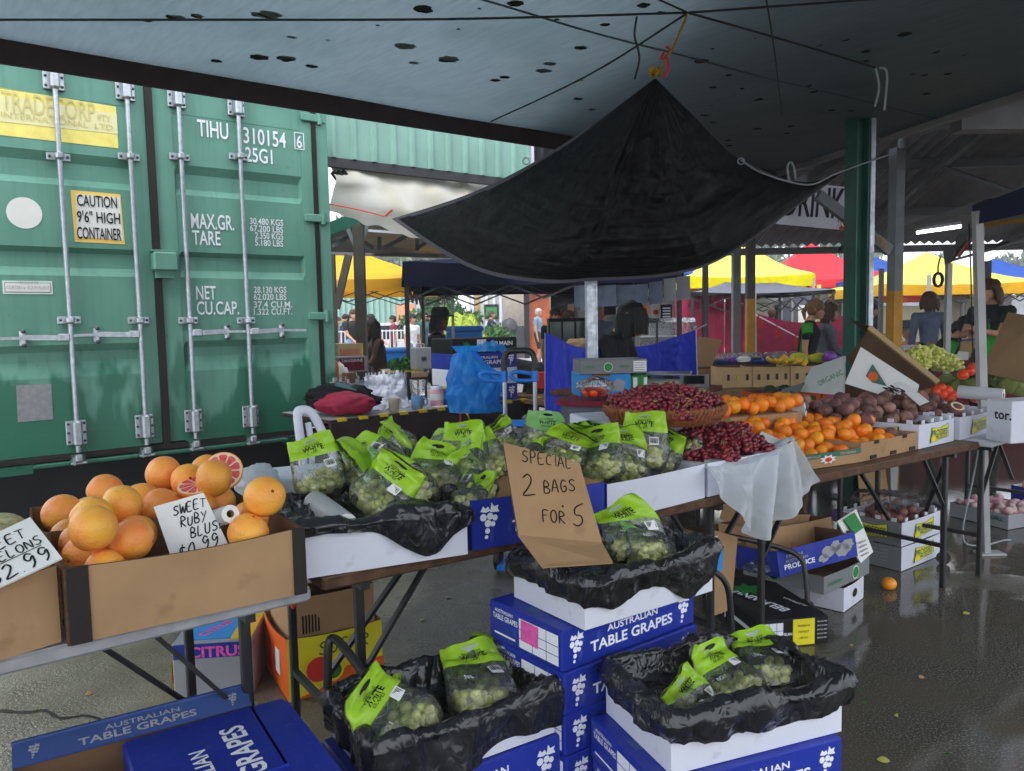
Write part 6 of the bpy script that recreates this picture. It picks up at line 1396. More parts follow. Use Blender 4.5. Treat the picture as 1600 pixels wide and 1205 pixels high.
def FB(px, py, Y, ax=A, z=None):
    P = at(px, py, Y); return frame(P, ax=ax, z=P.z if z is None else z)
# stack of four cartons behind the blue bag: (px bottom-left, top, bottom)
SB = Mh @ T(1.18, .12, .757); axs = 0
def prS(mb, L, W, H): grape_print(mb, L, W, H, end=False); label_panel(mb, L*.3, H*.75, T(.01, -.0015, H*.1) @ FRONT)
zz = 0
for k, (H, m, lab) in enumerate(((.135, 'blue_card', 'blue grape carton at the bottom of the stack behind the blue bag'), (.135, 'white_card', 'white and green carton second from bottom behind the blue bag'), (.125, 'blue_card', 'blue grape carton third from bottom behind the blue bag'), (.12, 'ink_black', 'black carton with green leaf on top of the stack behind the blue bag'))):
    def pr(mb, L, W, H, k=k):
        if m == 'blue_card': prS(mb, L, W, H)
        elif k == 1:
            mb.quad([(0, 0, 0), (L*.25, 0, 0), (L*.25, H*.9, 0), (0, H*.9, 0)], 'ink_green', T(L*.32, -.0012, H*.05) @ FRONT); mb.disc((L*.18, H*.55, 0), .012, 'ink_black', T(0, -.0015, 0) @ FRONT)
        else:
            mb.add([(x*.5, y*.5+.0, 0) for x, y in lf_], [tuple(range(14))], 'ink_green', T(L*.22, -.0015, H*.5) @ FRONT); label_panel(mb, L*.14, H*.8, T(L*.38, -.0015, H*.1) @ FRONT); mb.text('BELMAIN', H*.3, T(L*.76, -.0015, H*.6) @ FRONT, 'ink_white', w=L*.34, bold=.03)
    bxo(lab, SB @ T(-.05, -.02, zz) @ R(-8, 'Z'), .62, .34, H, m, pr, name='produce_carton'); zz += H+.001
# blue plastic bag hanging over it
mb = MB()
Pc = at(732, 585, 5.55)
def bbf(u, v):
    a = 2*math.pi*u; z = .20-.47*v; r = .04+.115*math.sin(min(1, v*1.15)*math.pi*.66)
    if v < .12: r = .085-.3*v
    f = 1+.5*nz3(math.cos(a)*1.5+7, math.sin(a)*1.5, v*2.2)+.16*math.sin(a*7+nz3(v*3, a, 1)*5)*min(1, v*2)+.22*(noise.ridged_multi_fractal(V((math.cos(a)*2.5, math.sin(a)*2.5, v*2)), 1, 2, 3, 1, 2)-.9)
    return (r*math.cos(a)*f+.06*v+.07*nz3(v*3, 5, 1), r*.6*math.sin(a)*f, z)
mb.grid(bbf, 90, 50, 'blue_film', closeu=True)
mb.grid(lambda u, v: (.02+.28*u, -.06+.05*v, .17-.02*u+.07*v*math.sin(u*3)+.02*nz3(u*8, v*5, 1)), 20, 10, 'blue_film')
mb.build('plastic_bag', M=T(*Pc), label='large crumpled bright blue plastic bag hanging in front of the stacked cartons', cat='plastic bag')
# trolley with blue grips behind the grapes
Pt = at(812, 600, 4.3); Pt.z = 0; Mt_ = frame(Pt, ax=(.97, -.2, 0)); t = thing('hand_trolley', 'upright hand trolley with black bow handle and bright blue grips', 'trolley', Mt_)
zt1 = hz(Pt, 548); zg = hz(Pt, 585); zb1 = hz(Pt, 662)
for s_ in (-1, 1): o = MB(); o.tube([(s_*.085, 0, .06), (s_*.085, 0, zg)], .013, 'alu', n=12); o.build('post', t)
o = MB(); o.tube(crv([(-.085, 0, zg), (-.085, 0, zt1-.05), (-.06, 0, zt1-.005), (0, 0, zt1), (.06, 0, zt1-.005), (.085, 0, zt1-.05), (.085, 0, zg)], 6), .017, 'black_steel', n=12); o.build('bow_handle', t)
for s_ in (-1, 1):
    o = MB(); o.box((s_*.085, 0, zg-.01), (.036, .036, .07), 'blue_plastic', bev=.008); o.tube(crv([(s_*.085, 0, zg+.0), (s_*.085-.09, -.02, zg+.015), (s_*.085-.13, -.03, zg+.0), (s_*.085-.10, -.02, zg-.03), (s_*.085-.02, 0, zg-.035)], 5), .011, 'blue_plastic', n=8); o.build('grip', t)
o = MB(); o.box((-.0, .01, zb1), (.24, .05, .035), 'blue_plastic', bev=.006); o.build('cross_plate', t); o = MB(); o.box((0, .0, .05), (.26, .2, .02), 'blue_plastic'); o.build('toe_plate', t)
for s_ in (-1, 1): o = MB(); o.tube([(s_*.13, .02, .075), (s_*.16, .02, .075)], .07, 'black_steel', n=20); o.build('wheel', t)
# clutter on the hazard table
lump('burgundy quilted jacket lying under a black coat', HZ(.20, .14, .075), (.20, .11, .085), 'burgundy_quilt', 4, 'folded_jacket', 'jacket', amp=.3)
lump('black coat thrown over the burgundy jacket', HZ(.26, .30, .11), (.26, .12, .10), 'dark_cloth', 6, 'folded_coat', 'coat', amp=.45)
mb = MB(); mb.box((0, 0, 0), (.16, .05, .004), 'cl_teal'); mb.build('teal_pouch', M=T(*HZ(.25, .2, .20)) @ R(14, 'Y') @ R(30, 'X'), label='small teal pouch on top of the black coat', cat='pouch')
mb = MB(); open_box(mb, .5, .34, .20, 'ink_grey', 'grey_card', crown=.03, bow=.01); mb.build('crate', M=Mh @ T(.42, .42, .757), label='pale grey fluted crate behind the white torn carton', cat='crate')
def torn(u, v):
    x = u*.36; z = .26*(1-v)+.02*nz3(u*7, v*6, 2)+(.018*(1 if int(u*22) % 2 else -1) if v < .02 else 0)
    return (x, -.12*v**2+.06*math.sin(u*5+v*3)*.4+.03*noise.ridged_multi_fractal(V((u*4, v*3, 2)), 1, 2, 2, 1, 2), z)
mb = MB(); mb.grid(torn, 66, 30, 'white_card', smooth=False); mb.build('torn_carton', M=Mh @ T(.50, .34, .757), label='torn white notched carton crumpled on the hazard taped table', cat='carton')
def lat(label, P, prof, m, name, cat, n=20, extra=None):
    mb = MB(); mb.lathe(prof, m, n=n); 
    if extra: extra(mb)
    return mb.build(name, M=T(*P), label=label, cat=cat)
lat('pale plastic cup beside the coat', HZ(.56, .06), [(0, 0), (.035, 0), (.045, .09), (.048, .1), (.043, .098), (.03, .01), (0, .01)], 'cream_cloth', 'cup', 'cup')
lat('pale blue mug with small print on the hazard taped table', HZ(.78, .08), [(0, 0), (.042, 0), (.045, .1), (.041, .1), (.038, .01), (0, .01)], 'cl_denim', 'mug', 'mug', extra=lambda m_: m_.tube(crv([(.04, 0, .08), (.075, 0, .07), (.072, 0, .035), (.04, 0, .02)], 5), .007, 'cl_denim'))
lat('clear jar of pink sweets with white lid', HZ(.98, .10), [(0, 0), (.05, 0), (.052, .11), (.046, .13), (0, .13)], 'pink_plastic', 'jar', 'jar', extra=lambda m_: (m_.lathe([(.048, .13), (.048, .155), (0, .157)], 'white_card'), m_.lathe([(.053, .05), (.053, .1)], 'paper')))
lat('tall clear plastic cup behind the pink jar', HZ(.94, .3), [(0, 0), (.05, 0), (.065, .2)], 'clear_film', 'cup', 'cup')
lat('clear plastic tub with bright blue contents', HZ(1.07, .13), [(0, 0), (.04, 0), (.045, .05), (0, .05)], 'blue_plastic', 'tub', 'tub', extra=lambda m_: (m_.lathe([(.045, .05), (.05, .13)], 'clear_film'), m_.lathe([(.05, .13), (.05, .15), (0, .15)], 'sticker_faded')))
bxo('small pink carton beside the pink jar', Mh @ T(1.06, .01, .757), .1, .05, .035, 'pink_plastic', name='small_box', cat='box')
bxo('white paper notepad on the hazard taped table', Mh @ T(.9, .0, .757), .14, .07, .008, 'paper', name='notepad', cat='notepad')
cord([onz(716, 640, .76), onz(720, 650, .72)+V((0, -.03, 0)), onz(718, 690, .45)+V((0, -.05, 0))], .007, 'cord_orange', 'orange extension cord hanging from the hazard taped table', None, 'extension_cord')
cord([onz(724, 638, .76), onz(733, 652, .70)+V((0, -.03, 0)), onz(736, 672, .5)+V((0, -.05, 0)), onz(734, 700, .42)+V((0, -.05, 0))], .007, 'hazard_yellow', 'yellow extension cord hanging from the hazard taped table', None, 'extension_cord')
# second row table and things on it
a2_ = onz(560, 596, .80); b2_ = onz(690, 590, .80)
t2, M2_, L2_ = table('low brown table with folded cartons behind the jackets', a2_-A*.9, a2_+A*1.3, .8, z=.8, legs=True, mt='kraft_dark')
def prSt(mb, L, W, H): mb.text('STRAWBERRIES', H*.3, T(L*.5, -.0055, H*.25) @ FRONT, 'ink_red', w=L*.85, bold=.03)
mb = MB(); mb.box((.14, .1, .075), (.29, .2, .15), 'kraft_light', bev=.003); 
for i in range(3): mb.text('PASSION', .03, T(.13, -.0015, .03+.024*i) @ FRONT, 'ink_red', w=.22)
mb.box((.275, -.001, .075), (.02, .003, .15), 'hazard_yellow'); mb.build('produce_carton', M=FB(529, 560, 8.2, z=at(529, 560, 8.2).z), label='cream carton with red printing upright near the container', cat='carton')
mb = MB(); mb.box((.17, .1, .08), (.34, .2, .16), 'ink_grey', bev=.003); mb.box((.16, -.002, .08), (.28, .003, .13), 'cl_maroon'); mb.text('TANGERINE', .03, T(.16, -.005, .12) @ FRONT, 'ink_white', w=.24)
mb.build('produce_carton', M=FB(528, 583, 8.0, z=at(528, 583, 8.0).z), label='dark printed carton under the cream carton', cat='carton')
lat('orange plastic drum jug near the container', at(520, 605, 6.6), [(0, 0), (.05, 0), (.055, .17), (.05, .21), (.02, .23), (.02, .25), (0, .25)], 'ink_orange', 'jug', 'jug')
lump('crumpled white paper bag near the orange jug', at(531, 585, 6.9), (.07, .05, .09), 'paper', 21, 'paper_bag', 'paper bag', amp=.5)
lump('crumpled white bag lower left on the back table', at(520, 622, 6.4), (.05, .05, .06), 'white_bag', 22, amp=.5)
bxo('small brown wooden box standing on end near the orange jug', FB(543, 622, 6.3), .09, .09, .2, 'wood_edge', name='wooden_box', cat='box')
bxo('rolled brown cardboard near the container corner', FB(517, 640, 6.0), .16, .1, .07, 'kraft_light', name='cardboard_box', cat='cardboard box')
bxo('grey plastic tool case standing behind the produce', FB(650, 578, 7.2), .17, .1, .20, 'grey_plastic', lambda m_, L, W, H: (m_.tube(crv([(.05, .05, H), (.05, .05, H+.03), (.12, .05, H+.03), (.12, .05, H)], 4), .008, 'grey_plastic'), m_.box((L/2, -.004, H*.5), (.05, .006, .03), 'dark_steel')), name='tool_case', cat='case')
def leafmass(label, P, r, n, m, seed, name='herbs', cat='herbs', s_=.03, group=None, M=None, flat=.5):
    rr = random.Random(seed); mb = MB()
    for _ in range(n):
        d = V((rr.gauss(0, .5), rr.gauss(0, .5), rr.gauss(0, .5))); 
        if d.length > 1.1: d = d.normalized()*1.1
        c = V((d.x*r[0], d.y*r[1], d.z*r[2])); e = Euler((rr.random()*6, rr.random()*6, rr.random()*6)).to_matrix(); q = s_*(.6+.8*rr.random())
        mb.add([c+e @ V(v) for v in ((-q, 0, 0), (0, -q*flat, q*.1), (q, 0, 0), (0, q*flat, q*.1))], [(0, 1, 2, 3)], m)
    return mb.build(name, M=(M or I4) @ T(*P) if M is None else M, label=label, cat=cat, group=group)
leafmass('heap of leafy greens on the yellow edged shelf', at(630, 570, 7.4), (.13, .1, .06), 260, 'leaf_green', 5)
bxo('flat yellow edged shelf holding leafy greens', FB(603, 583, 7.3, ax=(.95, .3, 0)), .36, .3, .02, 'hazard_yellow', name='shelf', cat='shelf', top='grey_table')
lump('clear plastic wrap lying on the ground behind the grapes', at(838, 655, 5.2), (.10, .06, .04), 'clear_film', 12)
bxo('white foam box on the ground behind the grapes', FB(800, 664, 5.4, ax=(1, .1, 0), z=.5), .26, .2, .06, 'white_card', name='foam_box', cat='box')
bxo('grey crate on the ground behind the trolley', FB(808, 640, 6.2, ax=(1, .1, 0), z=.28), .3, .3, .24, 'grey_plastic', name='crate', cat='crate')
bxo('orange red crate seen left of the blue sheet', FB(842, 608, 6.6, ax=(1, .1, 0)), .12, .1, .14, 'ink_red', name='crate', cat='crate')
# monobloc chair back
mb = MB(); Pch = at(503, 705, 2.95); Mch = frame(V((Pch.x, Pch.y, 0)), ax=(.85, .5, 0)); ch = thing('plastic_chair', 'white plastic garden chair back rising behind the grapes', 'chair', Mch)
zc0 = hz(V((Pch.x, Pch.y, 0)), 705); zc1 = hz(V((Pch.x, Pch.y, 0)), 640)
mb.tube(crv([(-.065, .02, zc0-.15), (-.07, .02, zc0), (-.078, .03, zc1-.03), (-.068, .03, zc1), (-.02, .03, zc1-.02), (.03, .02, zc0+.02), (.06, .02, zc0-.06), (.07, .02, zc0-.2)], 6), .017, 'white_card', n=8)
mb.tube(crv([(-.035, .025, zc0-.1), (-.03, .03, zc0+.02), (-.04, .03, zc1-.05)], 6), .012, 'white_card', n=8); mb.build('backrest', ch)
mb = MB(); mb.box((0, .2, .44), (.3, .4, .03), 'white_card', bev=.01); mb.build('seat', ch)
for x in (-.13, .13):
    for y in (.02, .38): o = MB(); o.box((x, y, .22), (.035, .035, .43), 'white_card'); o.build('leg', ch)
# ---- blue sheet hung around the till
mb = MB(); S0 = [at(851, 520, 5.6), at(870, 527, 5.5), at(890, 538, 5.45), at(918, 545, 5.4), at(948, 540, 5.6)]; S1 = [at(851, 690, 5.6), at(870, 690, 5.5), at(890, 690, 5.45), at(918, 690, 5.4), at(948, 690, 5.6)]
cloth(mb, S0, S1, 'royal_sheet', folds=8, amp=.03, nu=60, nv=40, seed=3, wr=.008, matf=lambda u, v: 'white_card' if u < .02 else 'royal_sheet'); mb.build('blue_sheet', label='royal blue sheet hanging left of the steel pole', cat='sheet')
mb = MB(); S0 = [at(948, 545, 6.3), at(1010, 540, 6.2), at(1050, 528, 6.1), at(1088, 515, 6.0)]; S1 = [at(948, 620, 6.3), at(1010, 610, 6.2), at(1050, 610, 6.1), at(1090, 592, 6.0)]
cloth(mb, S0, S1, 'royal_sheet', folds=9, amp=.035, nu=60, nv=30, seed=7, wr=.008, matf=lambda u, v: 'white_card' if u > .985 else 'royal_sheet'); mb.build('blue_sheet', label='royal blue sheet hanging right of the woman at the till', cat='sheet')
cord([at(1088, 515, 6.0), at(1104, 507, 6.3)], .006, 'cord_white', 'short white tie holding the right blue sheet to a dark pole', None, 'tie', cat='tie')
# till stand
P = at(925, 650, 4.3); mb = MB(); mb.tube([(0, 0, 0), (0, 0, hz(V((P.x, P.y, 0)), 628))], .17, 'charcoal_cloth', n=28); zz = hz(V((P.x, P.y, 0)), 624); mb.tube([(0, 0, zz-.02), (0, 0, zz+.006)], .2, 'cl_maroon', n=28)
mb.build('drum_stand', M=T(P.x, P.y, 0), label='dark drum with maroon round top behind the wicker tray', cat='drum')
lump('clear bag of pale pink tomatoes on the dark drum', at(930, 605, 4.25), (.095, .07, .055), 'clear_film', 31, sub=3)
TM = fruit_mesh('tomato', .028, 'tomato', seed=80, lump=.08)
for k in range(7): link('tomato', TM, M=T(*(at(930, 612, 4.25)+V((.05*math.cos(k*1.8)*(k > 0), .04*math.sin(k*1.8), .0)))), label='tomato inside the clear bag on the dark drum', cat='tomato', group='tomatoes in the clear bag')
# counter under the scale, cartons by the pole
tC, MCt, LCt = table('dark counter table carrying the scale and fruit cartons', at(992, 640, 4.5), at(1130, 600, 5.1), .7, z=.96, mt='cl_maroon', group=None)
def prBl(mb, L, W, H): mb.text('mangoes', H*.4, T(L*.3, -.0015, H*.5) @ FRONT, 'ink_white', w=L*.45, bold=.03); mb.add([(L*.6, -.0015, H*.2), (L*.85, -.0015, H*.2), (L*.9, -.0015, H*.6), (L*.75, -.0015, H*.75), (L*.62, -.0015, H*.5)], [(0, 1, 2, 3, 4)], 'ink_grey'); mb.box((L*.42, -.002, H*.95), (L*.35, .003, H*.18), 'kraft_dark')
bxo('dark crate stack carrying the fruit cartons at the steel pole', FB(905, 640, 4.46, ax=(.995, .1, 0), z=0), .38, .24, at(905, 620, 4.45).z-.002, 'charcoal_cloth', name='crate_stack', cat='crates')
bxo('bright blue fruit carton under the grey carton at the steel pole', FB(905, 620, 4.45, ax=(.995, .1, 0)), .30, .25, .13, 'ink_cyan', prBl, name='fruit_carton')
bxo('green and white carton end beside the bright blue carton', FB(986, 622, 4.5, ax=(.995, .1, 0)), .10, .22, .13, 'ink_green', lambda m_, L, W, H: (m_.box((L*.25, -.001, H*.5), (.025, .003, H*.8), 'paper'), m_.box((L*.85, -.001, H*.5), (.02, .003, H*.8), 'paper')), name='fruit_carton')
M_ = FB(908, 585, 4.42, ax=(.995, .1, 0)); mb = MB(); open_box(mb, .38, .25, .078, 'grey_card', 'grey_card', bow=.002)
mb.disc((0, 0, 0), .026, 'paper', T(.155, -.004, .036) @ FRONT, n=24); mb.disc((0, 0, .001), .023, 'ink_green', T(.155, -.004, .036) @ FRONT, n=24); mb.quad([(0, 0, 0), (.075, 0, 0), (.075, .06, 0), (0, .06, 0)], 'paper', T(.3, -.004, .008) @ FRONT)
mb.text('FRESH', .015, T(.05, -.004, .04) @ FRONT, 'ink_green'); mb.text('FRESH', .015, T(.25, -.004, .04) @ FRONT, 'ink_green')
for i in range(4): mb.box((.335, -.0055, .018+i*.013), (.06, .002, .004), 'ink_grey')
mb.build('fruit_carton', M=M_, label='grey open carton with round green leaf logo at the steel pole', cat='carton')
# scale
Msc = FB(1012, 608, 4.75, ax=(.96, -.25, 0)); sc = thing('market_scale', 'flat steel market scale with dark angled display', 'scale', Msc)
mb = MB(); mb.box((.16, .12, .035), (.34, .26, .05), 'scale_steel', bev=.01); mb.build('base', sc); mb = MB(); mb.box((.12, .15, .085), (.27, .24, .012), 'alu', bev=.004); mb.box((.12, .15, .07), (.05, .05, .03), 'dark_steel'); mb.build('pan', sc)
mb = MB(); mb.slab([(.19, -.06, .02), (.36, -.06, .02), (.36, .02, .085), (.19, .02, .085)], .03, 'scale_steel'); mb.slab([(.215, -.045, .034), (.335, -.045, .034), (.335, .008, .078), (.215, .008, .078)], .002, 'glass_dark', T(0, -.002, .002)); mb.build('display', sc)
mb, M_, q = card('', [(1052, 618, 4.1), (1100, 636, 3.75), (1090, 625, 3.85), (1045, 605, 4.15)], 0, []); mb.build('price_card', M=M_, label='white card edge standing in the red grapes below the scale', cat='price card')
bxo('green and white flat carton beside the scale', FB(1078, 622, 4.6), .13, .12, .03, 'ink_green', name='fruit_carton', top='paper')
# ---- big plywood table on the right
pt0, pt1 = onz(1075, 650, .75), onz(1310, 640, .75)
tp_, Mtp, Ltp = table('wide plywood topped table behind the mandarins', V((pt0.x-.1, pt0.y, 0))-V((0, 0, 0)), V((pt0.x+2.6*A.x, pt0.y+2.6*A.y, 0)), 2.2, mt='ply', me='ply')
def prHoles(mb, L, W, H, nH=3):
    for k in range(nH): mb.box((L*(.2+.28*k), -.0055, H*.5), (.022, .003, .055), 'tape_dark' if k != 1 else 'banana', bev=0)
mb = MB(); open_box(mb, .34, .36, .15, 'kraft', 'kraft_dark'); mb.slab([(-.0, .36, .15), (.34, .36, .15), (.42, .30, .42), (.16, .30, .46)], .006, 'kraft', None, 'kraft_edge'); mb.build('cardboard_box', M=FB(1091, 588, 7.6, ax=(.97, .24, 0), z=.755), label='brown cardboard box with raised lid flap on the plywood table', cat='cardboard box')
for k, (px, L, n, lab) in enumerate(((1129, .29, 3, 'kraft banana box with three slots, left one on the plywood table'), (1177, .36, 4, 'kraft banana box with slots, middle one on the plywood table'), (1236, .30, 3, 'kraft banana box partly behind white paper on the plywood table'))):
    mb = MB(); open_box(mb, L, .36, .19, 'kraft_light', 'kraft_dark', bow=.008)
    for j in range(n): mb.box((L*(j+.6)/(n+.3), -.0125, .095), (.022, .004, .055), 'tape_dark' if j != 1 or k else 'banana')
    mb.build('banana_box', M=FB(px, 594+k, 7.2-.0*k, ax=(.99, .05, 0), z=.755), label=lab, cat='cardboard box')
for k in range(8):
    mb = MB() if k == 0 else mb
    if k == 0:
        mb.tube(crv([(-.09, 0, .03), (-.05, 0, .0), (.02, 0, -.01), (.07, 0, .02), (.1, 0, .05)], 5), [.012]+[.022]*19+[.01], 'mango', n=8); ban = mb.build('mango', me_only=True)
    link('mango', ban, M=T(*at(1212+k*6.5, 563+(k % 3)*2, 7.1)) @ R(k*37, 'Z') @ R(k*20, 'X') @ S(.9), label='yellow mango in the kraft boxes on the plywood table', cat='mango', group='mangoes in the kraft boxes')
lump('green yellow papaya at right of the mangoes', at(1247, 561, 7.2), (.08, .06, .06), 'banana', 41, 'papaya', 'papaya', amp=.12)
lump('long yellow green papaya wrapped in purple net', at(1282, 560, 7.3), (.13, .06, .05), 'banana', 42, 'papaya', 'papaya', amp=.1)
lump('purple mesh wrap on the long papaya', at(1296, 558, 7.2), (.06, .065, .055), 'purple_film', 43, 'mesh_wrap', 'wrap', amp=.15)
lump('purple wrapped parcel in the left kraft box', at(1145, 562, 7.4), (.05, .05, .03), 'purple_film', 44, amp=.3); lump('white tissue in the left kraft box', at(1162, 562, 7.3), (.06, .05, .03), 'paper', 45, 'tissue', 'tissue', amp=.5)
# clear punnets row on a blue table beyond
tb_, Mtb, Ltb = table('blue covered table with clear punnets beyond the kraft boxes', onz(1120, 566, .85)*1+V((0, 0, 0)), onz(1120, 566, .85)+V((2.0, .2, 0)), .7, z=.85, th=.18, mt='blue_cloth', me='navy_cloth')
pm = MB(); pm.box((0, 0, .05), (.16, .12, .10), 'clear_film', bev=.02); pm.box((0, 0, .02), (.14, .1, .03), 'cl_greyblue'); pm = pm.build('punnet', me_only=True)
for k in range(9): link('punnet', pm, M=Mtb @ T(.08+k*.17, .15+.1*(k % 2), .851) @ R(k*13 % 20-10, 'Z'), label='clear plastic punnet in the row on the blue table', cat='punnet', group='clear punnets on the blue table')
# avocado carton + paper bag
Ma_, La_ = seg((1184, 643), (1282, 640), .757); 
mb = MB(); open_box(mb, La_, .3, .125, 'ink_orange', 'kraft_dark', bow=.004)
for x in (.14, .86): mb.disc((0, 0, 0), (.03, .042), 'leaf_green', T(La_*x, -.0058, .06) @ R(20, 'Y') @ FRONT, wob=.1); mb.disc((0, 0, .001), (.016, .02), 'banana', T(La_*x, -.0058, .05) @ FRONT)
mb.text('AVOCADO', .04, T(La_*.5, -.0055, .06) @ FRONT, 'ink_black', w=La_*.42, bold=.03)
mb.build('avocado_carton', M=Ma_, label='orange avocado carton with black lettering behind the mandarins', cat='carton')
mb = MB(); open_box(mb, .2, .3, .11, 'ink_orange', 'kraft_dark', bow=.002); mb.quad([(0, 0, 0), (.12, 0, 0), (.12, .08, 0), (0, .08, 0)], 'ink_pink', T(.03, -.004, .015) @ FRONT); mb.box((.17, -.004, .055), (.03, .003, .08), 'paper'); mb.build('avocado_carton', M=Ma_ @ T(La_+.01, .0, 0), label='second orange carton with pink and white panels beside the avocado carton', cat='carton')
AV = fruit_mesh('avocado', .042, 'avocado', seed=90, sq=(1.25, 1, .95))
for k, (x, y) in enumerate(((.1, .05), (.2, .08), (.3, .05), (.38, .1), (.15, .16), (.27, .18), (.5, .08), (.58, .12))): link('avocado', AV, M=Ma_ @ T(x, y, .125) @ R(k*50, 'Z'), label='dark green avocado in the orange cartons', cat='avocado', group='avocados in the orange cartons')
mb, M_, q = card('', [(1213, 632, 5.0), (1240, 628, 5.0), (1258, 597, 5.25), (1222, 608, 5.2)], 0, [('HASS', .1, .4, .3, .04, .1, 3)], m='grey_card'); mb.build('price_card', M=M_, label='grey handwritten card curled on the avocados', cat='price card')
mb = MB(); q = [at(1248, 612, 5.2), at(1318, 618, 5.0), at(1320, 556, 5.4), at(1268, 574, 5.5)]
def pb(u, v): p = q[0].lerp(q[1], u).lerp(q[3].lerp(q[2], u), v); return p+V((0, -.05*math.sin(math.pi*v)*math.sin(math.pi*u)-.02*nz3(u*6, v*6, 3), 0))
mb.grid(pb, 24, 18, 'paper'); mb.grid(lambda u, v: pb(u, v)+V((.01, .08*math.sin(math.pi*u)*math.sin(math.pi*v)+.004, 0)), 24, 18, 'paper'); 
Mt = frame(at(1296, 590, 5.14), ax=(.93, -.2, 0), z=at(1296, 590, 5.14).z); mb.text('ORGANIC', .035, Mt @ T(0, -.03, 0) @ R(-28, 'Y') @ FRONT, 'ink_green', w=.17); mb.build('paper_bag', label='large white paper bag with green lettering left of the green post', cat='paper bag')
# ---- right of the green post: grape crate, cartons, custard apples
mb = MB(); Mx = FB(1348, 600, 4.7, ax=(.85, -.5, 0)); mb.slab([(-.10, 0, .0), (.28, -.0, -.12), (.30, .02, .0), (-.02, .05, .22)], .006, 'paper', None, 'kraft_edge'); Mq2 = T(.02, -.0, .06)
mb.add([(.0, .014, .02), (.13, .002, -.01), (.05, .02, .12)], [(0, 1, 2)], 'green_post'); mb.disc((0, 0, 0), .028, 'ink_orange', T(.055, .006, .045) @ FRONT)
mb.build('fruit_carton', M=Mx, label='white tilted carton with orange disc on a green triangle beside the green post', cat='carton')
Mx = FB(1362, 590, 5.2, ax=(.80, .1, -.0)); 
mb = MB(); p = [at(1358, 512, 5.2), at(1466, 598, 4.9)]; d = p[1]-p[0]; n_ = V((0, 1, 0)); mb.bar((0, 0, 0), d, .03, .03, 'kraft_light', up=(0, 1, 0))
mb.slab([V((0, .02, -.02)), d+V((0, .02, -.02)), d*.62+V((0, .30, -.30)), V((-.02, .3, -.22))][::-1], .006, 'kraft_dark', None, 'kraft'); mb.slab([V((0, .0, .012)), d+V((0, 0, .012)), d+V((.02, .34, .06)), V((.02, .34, .06))], .006, 'kraft', None, 'kraft_edge')
mb.build('cardboard_box', M=T(*p[0]), label='brown carton propped at a steep angle right of the green post', cat='cardboard box')
GG = [grape_cluster(70, (.11, .07, .05), .0125, 150+k, 'white_grape').build('grape_bunch', me_only=True) for k in range(3)]
rr = random.Random(5)
for k, (px, py) in enumerate(((1428, 580), (1446, 572), (1462, 576), (1440, 562), (1456, 560), (1470, 570), (1422, 568), (1480, 582), (1412, 582))): link('grape_bunch', GG[k % 3], M=T(*at(px, py, 5.3+.1*(k % 3))) @ R(k*70, 'Z') @ R(rr.uniform(-20, 20), 'X'), label='loose yellow green grape bunch heaped behind the passionfruit', cat='grape bunch', group='loose green grape bunches')
bxo('dark carton holding the loose green grapes', FB(1400, 640, 5.25, z=.757), .5, .4, .2, 'kraft_dark', name='fruit_carton')
KM = [fruit_mesh('custard_apple', .055, 'kiwi_skin', seed=95+k, lump=.14, sub=3) for k in range(2)]
for k, (px, py, d) in enumerate(((1478, 596, 4.95), (1500, 592, 5.0), (1512, 604, 4.8), (1530, 598, 4.9), (1548, 588, 4.9), (1562, 594, 4.8), (1575, 602, 4.7), (1590, 606, 4.7), (1585, 590, 4.9), (1493, 606, 4.85), (1600, 598, 4.8))): link('custard_apple', KM[k % 2], M=T(*at(px, py, d)) @ R(k*57, 'Y'), label='knobbly green custard apple at the right end of the stall', cat='custard apple', group='custard apples')
for k, (px, py) in enumerate(((1462, 612), (1472, 616), (1480, 610), (1488, 618), (1470, 606), (1484, 622), (1524, 622), (1535, 618), (1545, 624), (1515, 580), (1522, 574), (1505, 586))): link('tomato', TM, M=T(*at(px, py, 4.6)) @ S(1.1), label='red orange tomato behind the passionfruit', cat='tomato', group='tomatoes behind the passionfruit')
# right end table and cartons
tR, MRr, LRr = table('white edged trestle table at the right edge', onz(1536, 690, .75)+V((.05, 0, 0)), onz(1536, 690, .75)+A*1.6, .75, mt='white_card', me='white_card')
def prV(mb, L, W, H):
    EM = T(-.0015, 0, 0) @ R(-90, 'Z') @ FRONT; mb.text('tor.', H*.2, T(0, .05, H*.65) @ EM, 'ink_black', bold=.02)
    mb.add([(L*.45, -.0015, 0), (L, -.0015, 0), (L, -.0015, H*.95), (L*.8, -.0015, H*.3)], [(0, 1, 2, 3)], 'ink_orange'); mb.add([(L*.25, -.0015, H*.75), (L*.32, -.0015, H*.4), (L*.4, -.0015, H*.75)], [(0, 1, 2)], 'ink_red'); mb.text('Citor', H*.2, T(L*.55, -.0018, H*.55) @ FRONT, 'leaf_green', bold=.02)
bxo('white and orange citrus carton on the right end table', FB(1580, 671, 3.8, ax=(.97, .24, 0), z=.757), .32, .15, hz(V((*at(1561, 672, 3.75).xy, 0)), 630)-.757, 'white_card', prV, name='citrus_carton')
roll('white plastic roll on the cartons near the tent leg', at(1498, 612, 4.3), at(1568, 618, 4.15), .035)
mb = MB(); p = [at(1532, 582, 4.9), at(1612, 600, 4.5), at(1625, 496, 4.7), at(1575, 488, 5.0)]; c0 = p[0]; mb.slab([a-c0 for a in p], .008, 'kraft', None, 'kraft_edge')
e1 = (p[1]-p[0]); e3 = (p[3]-p[0]); nn = e1.cross(e3).normalized()
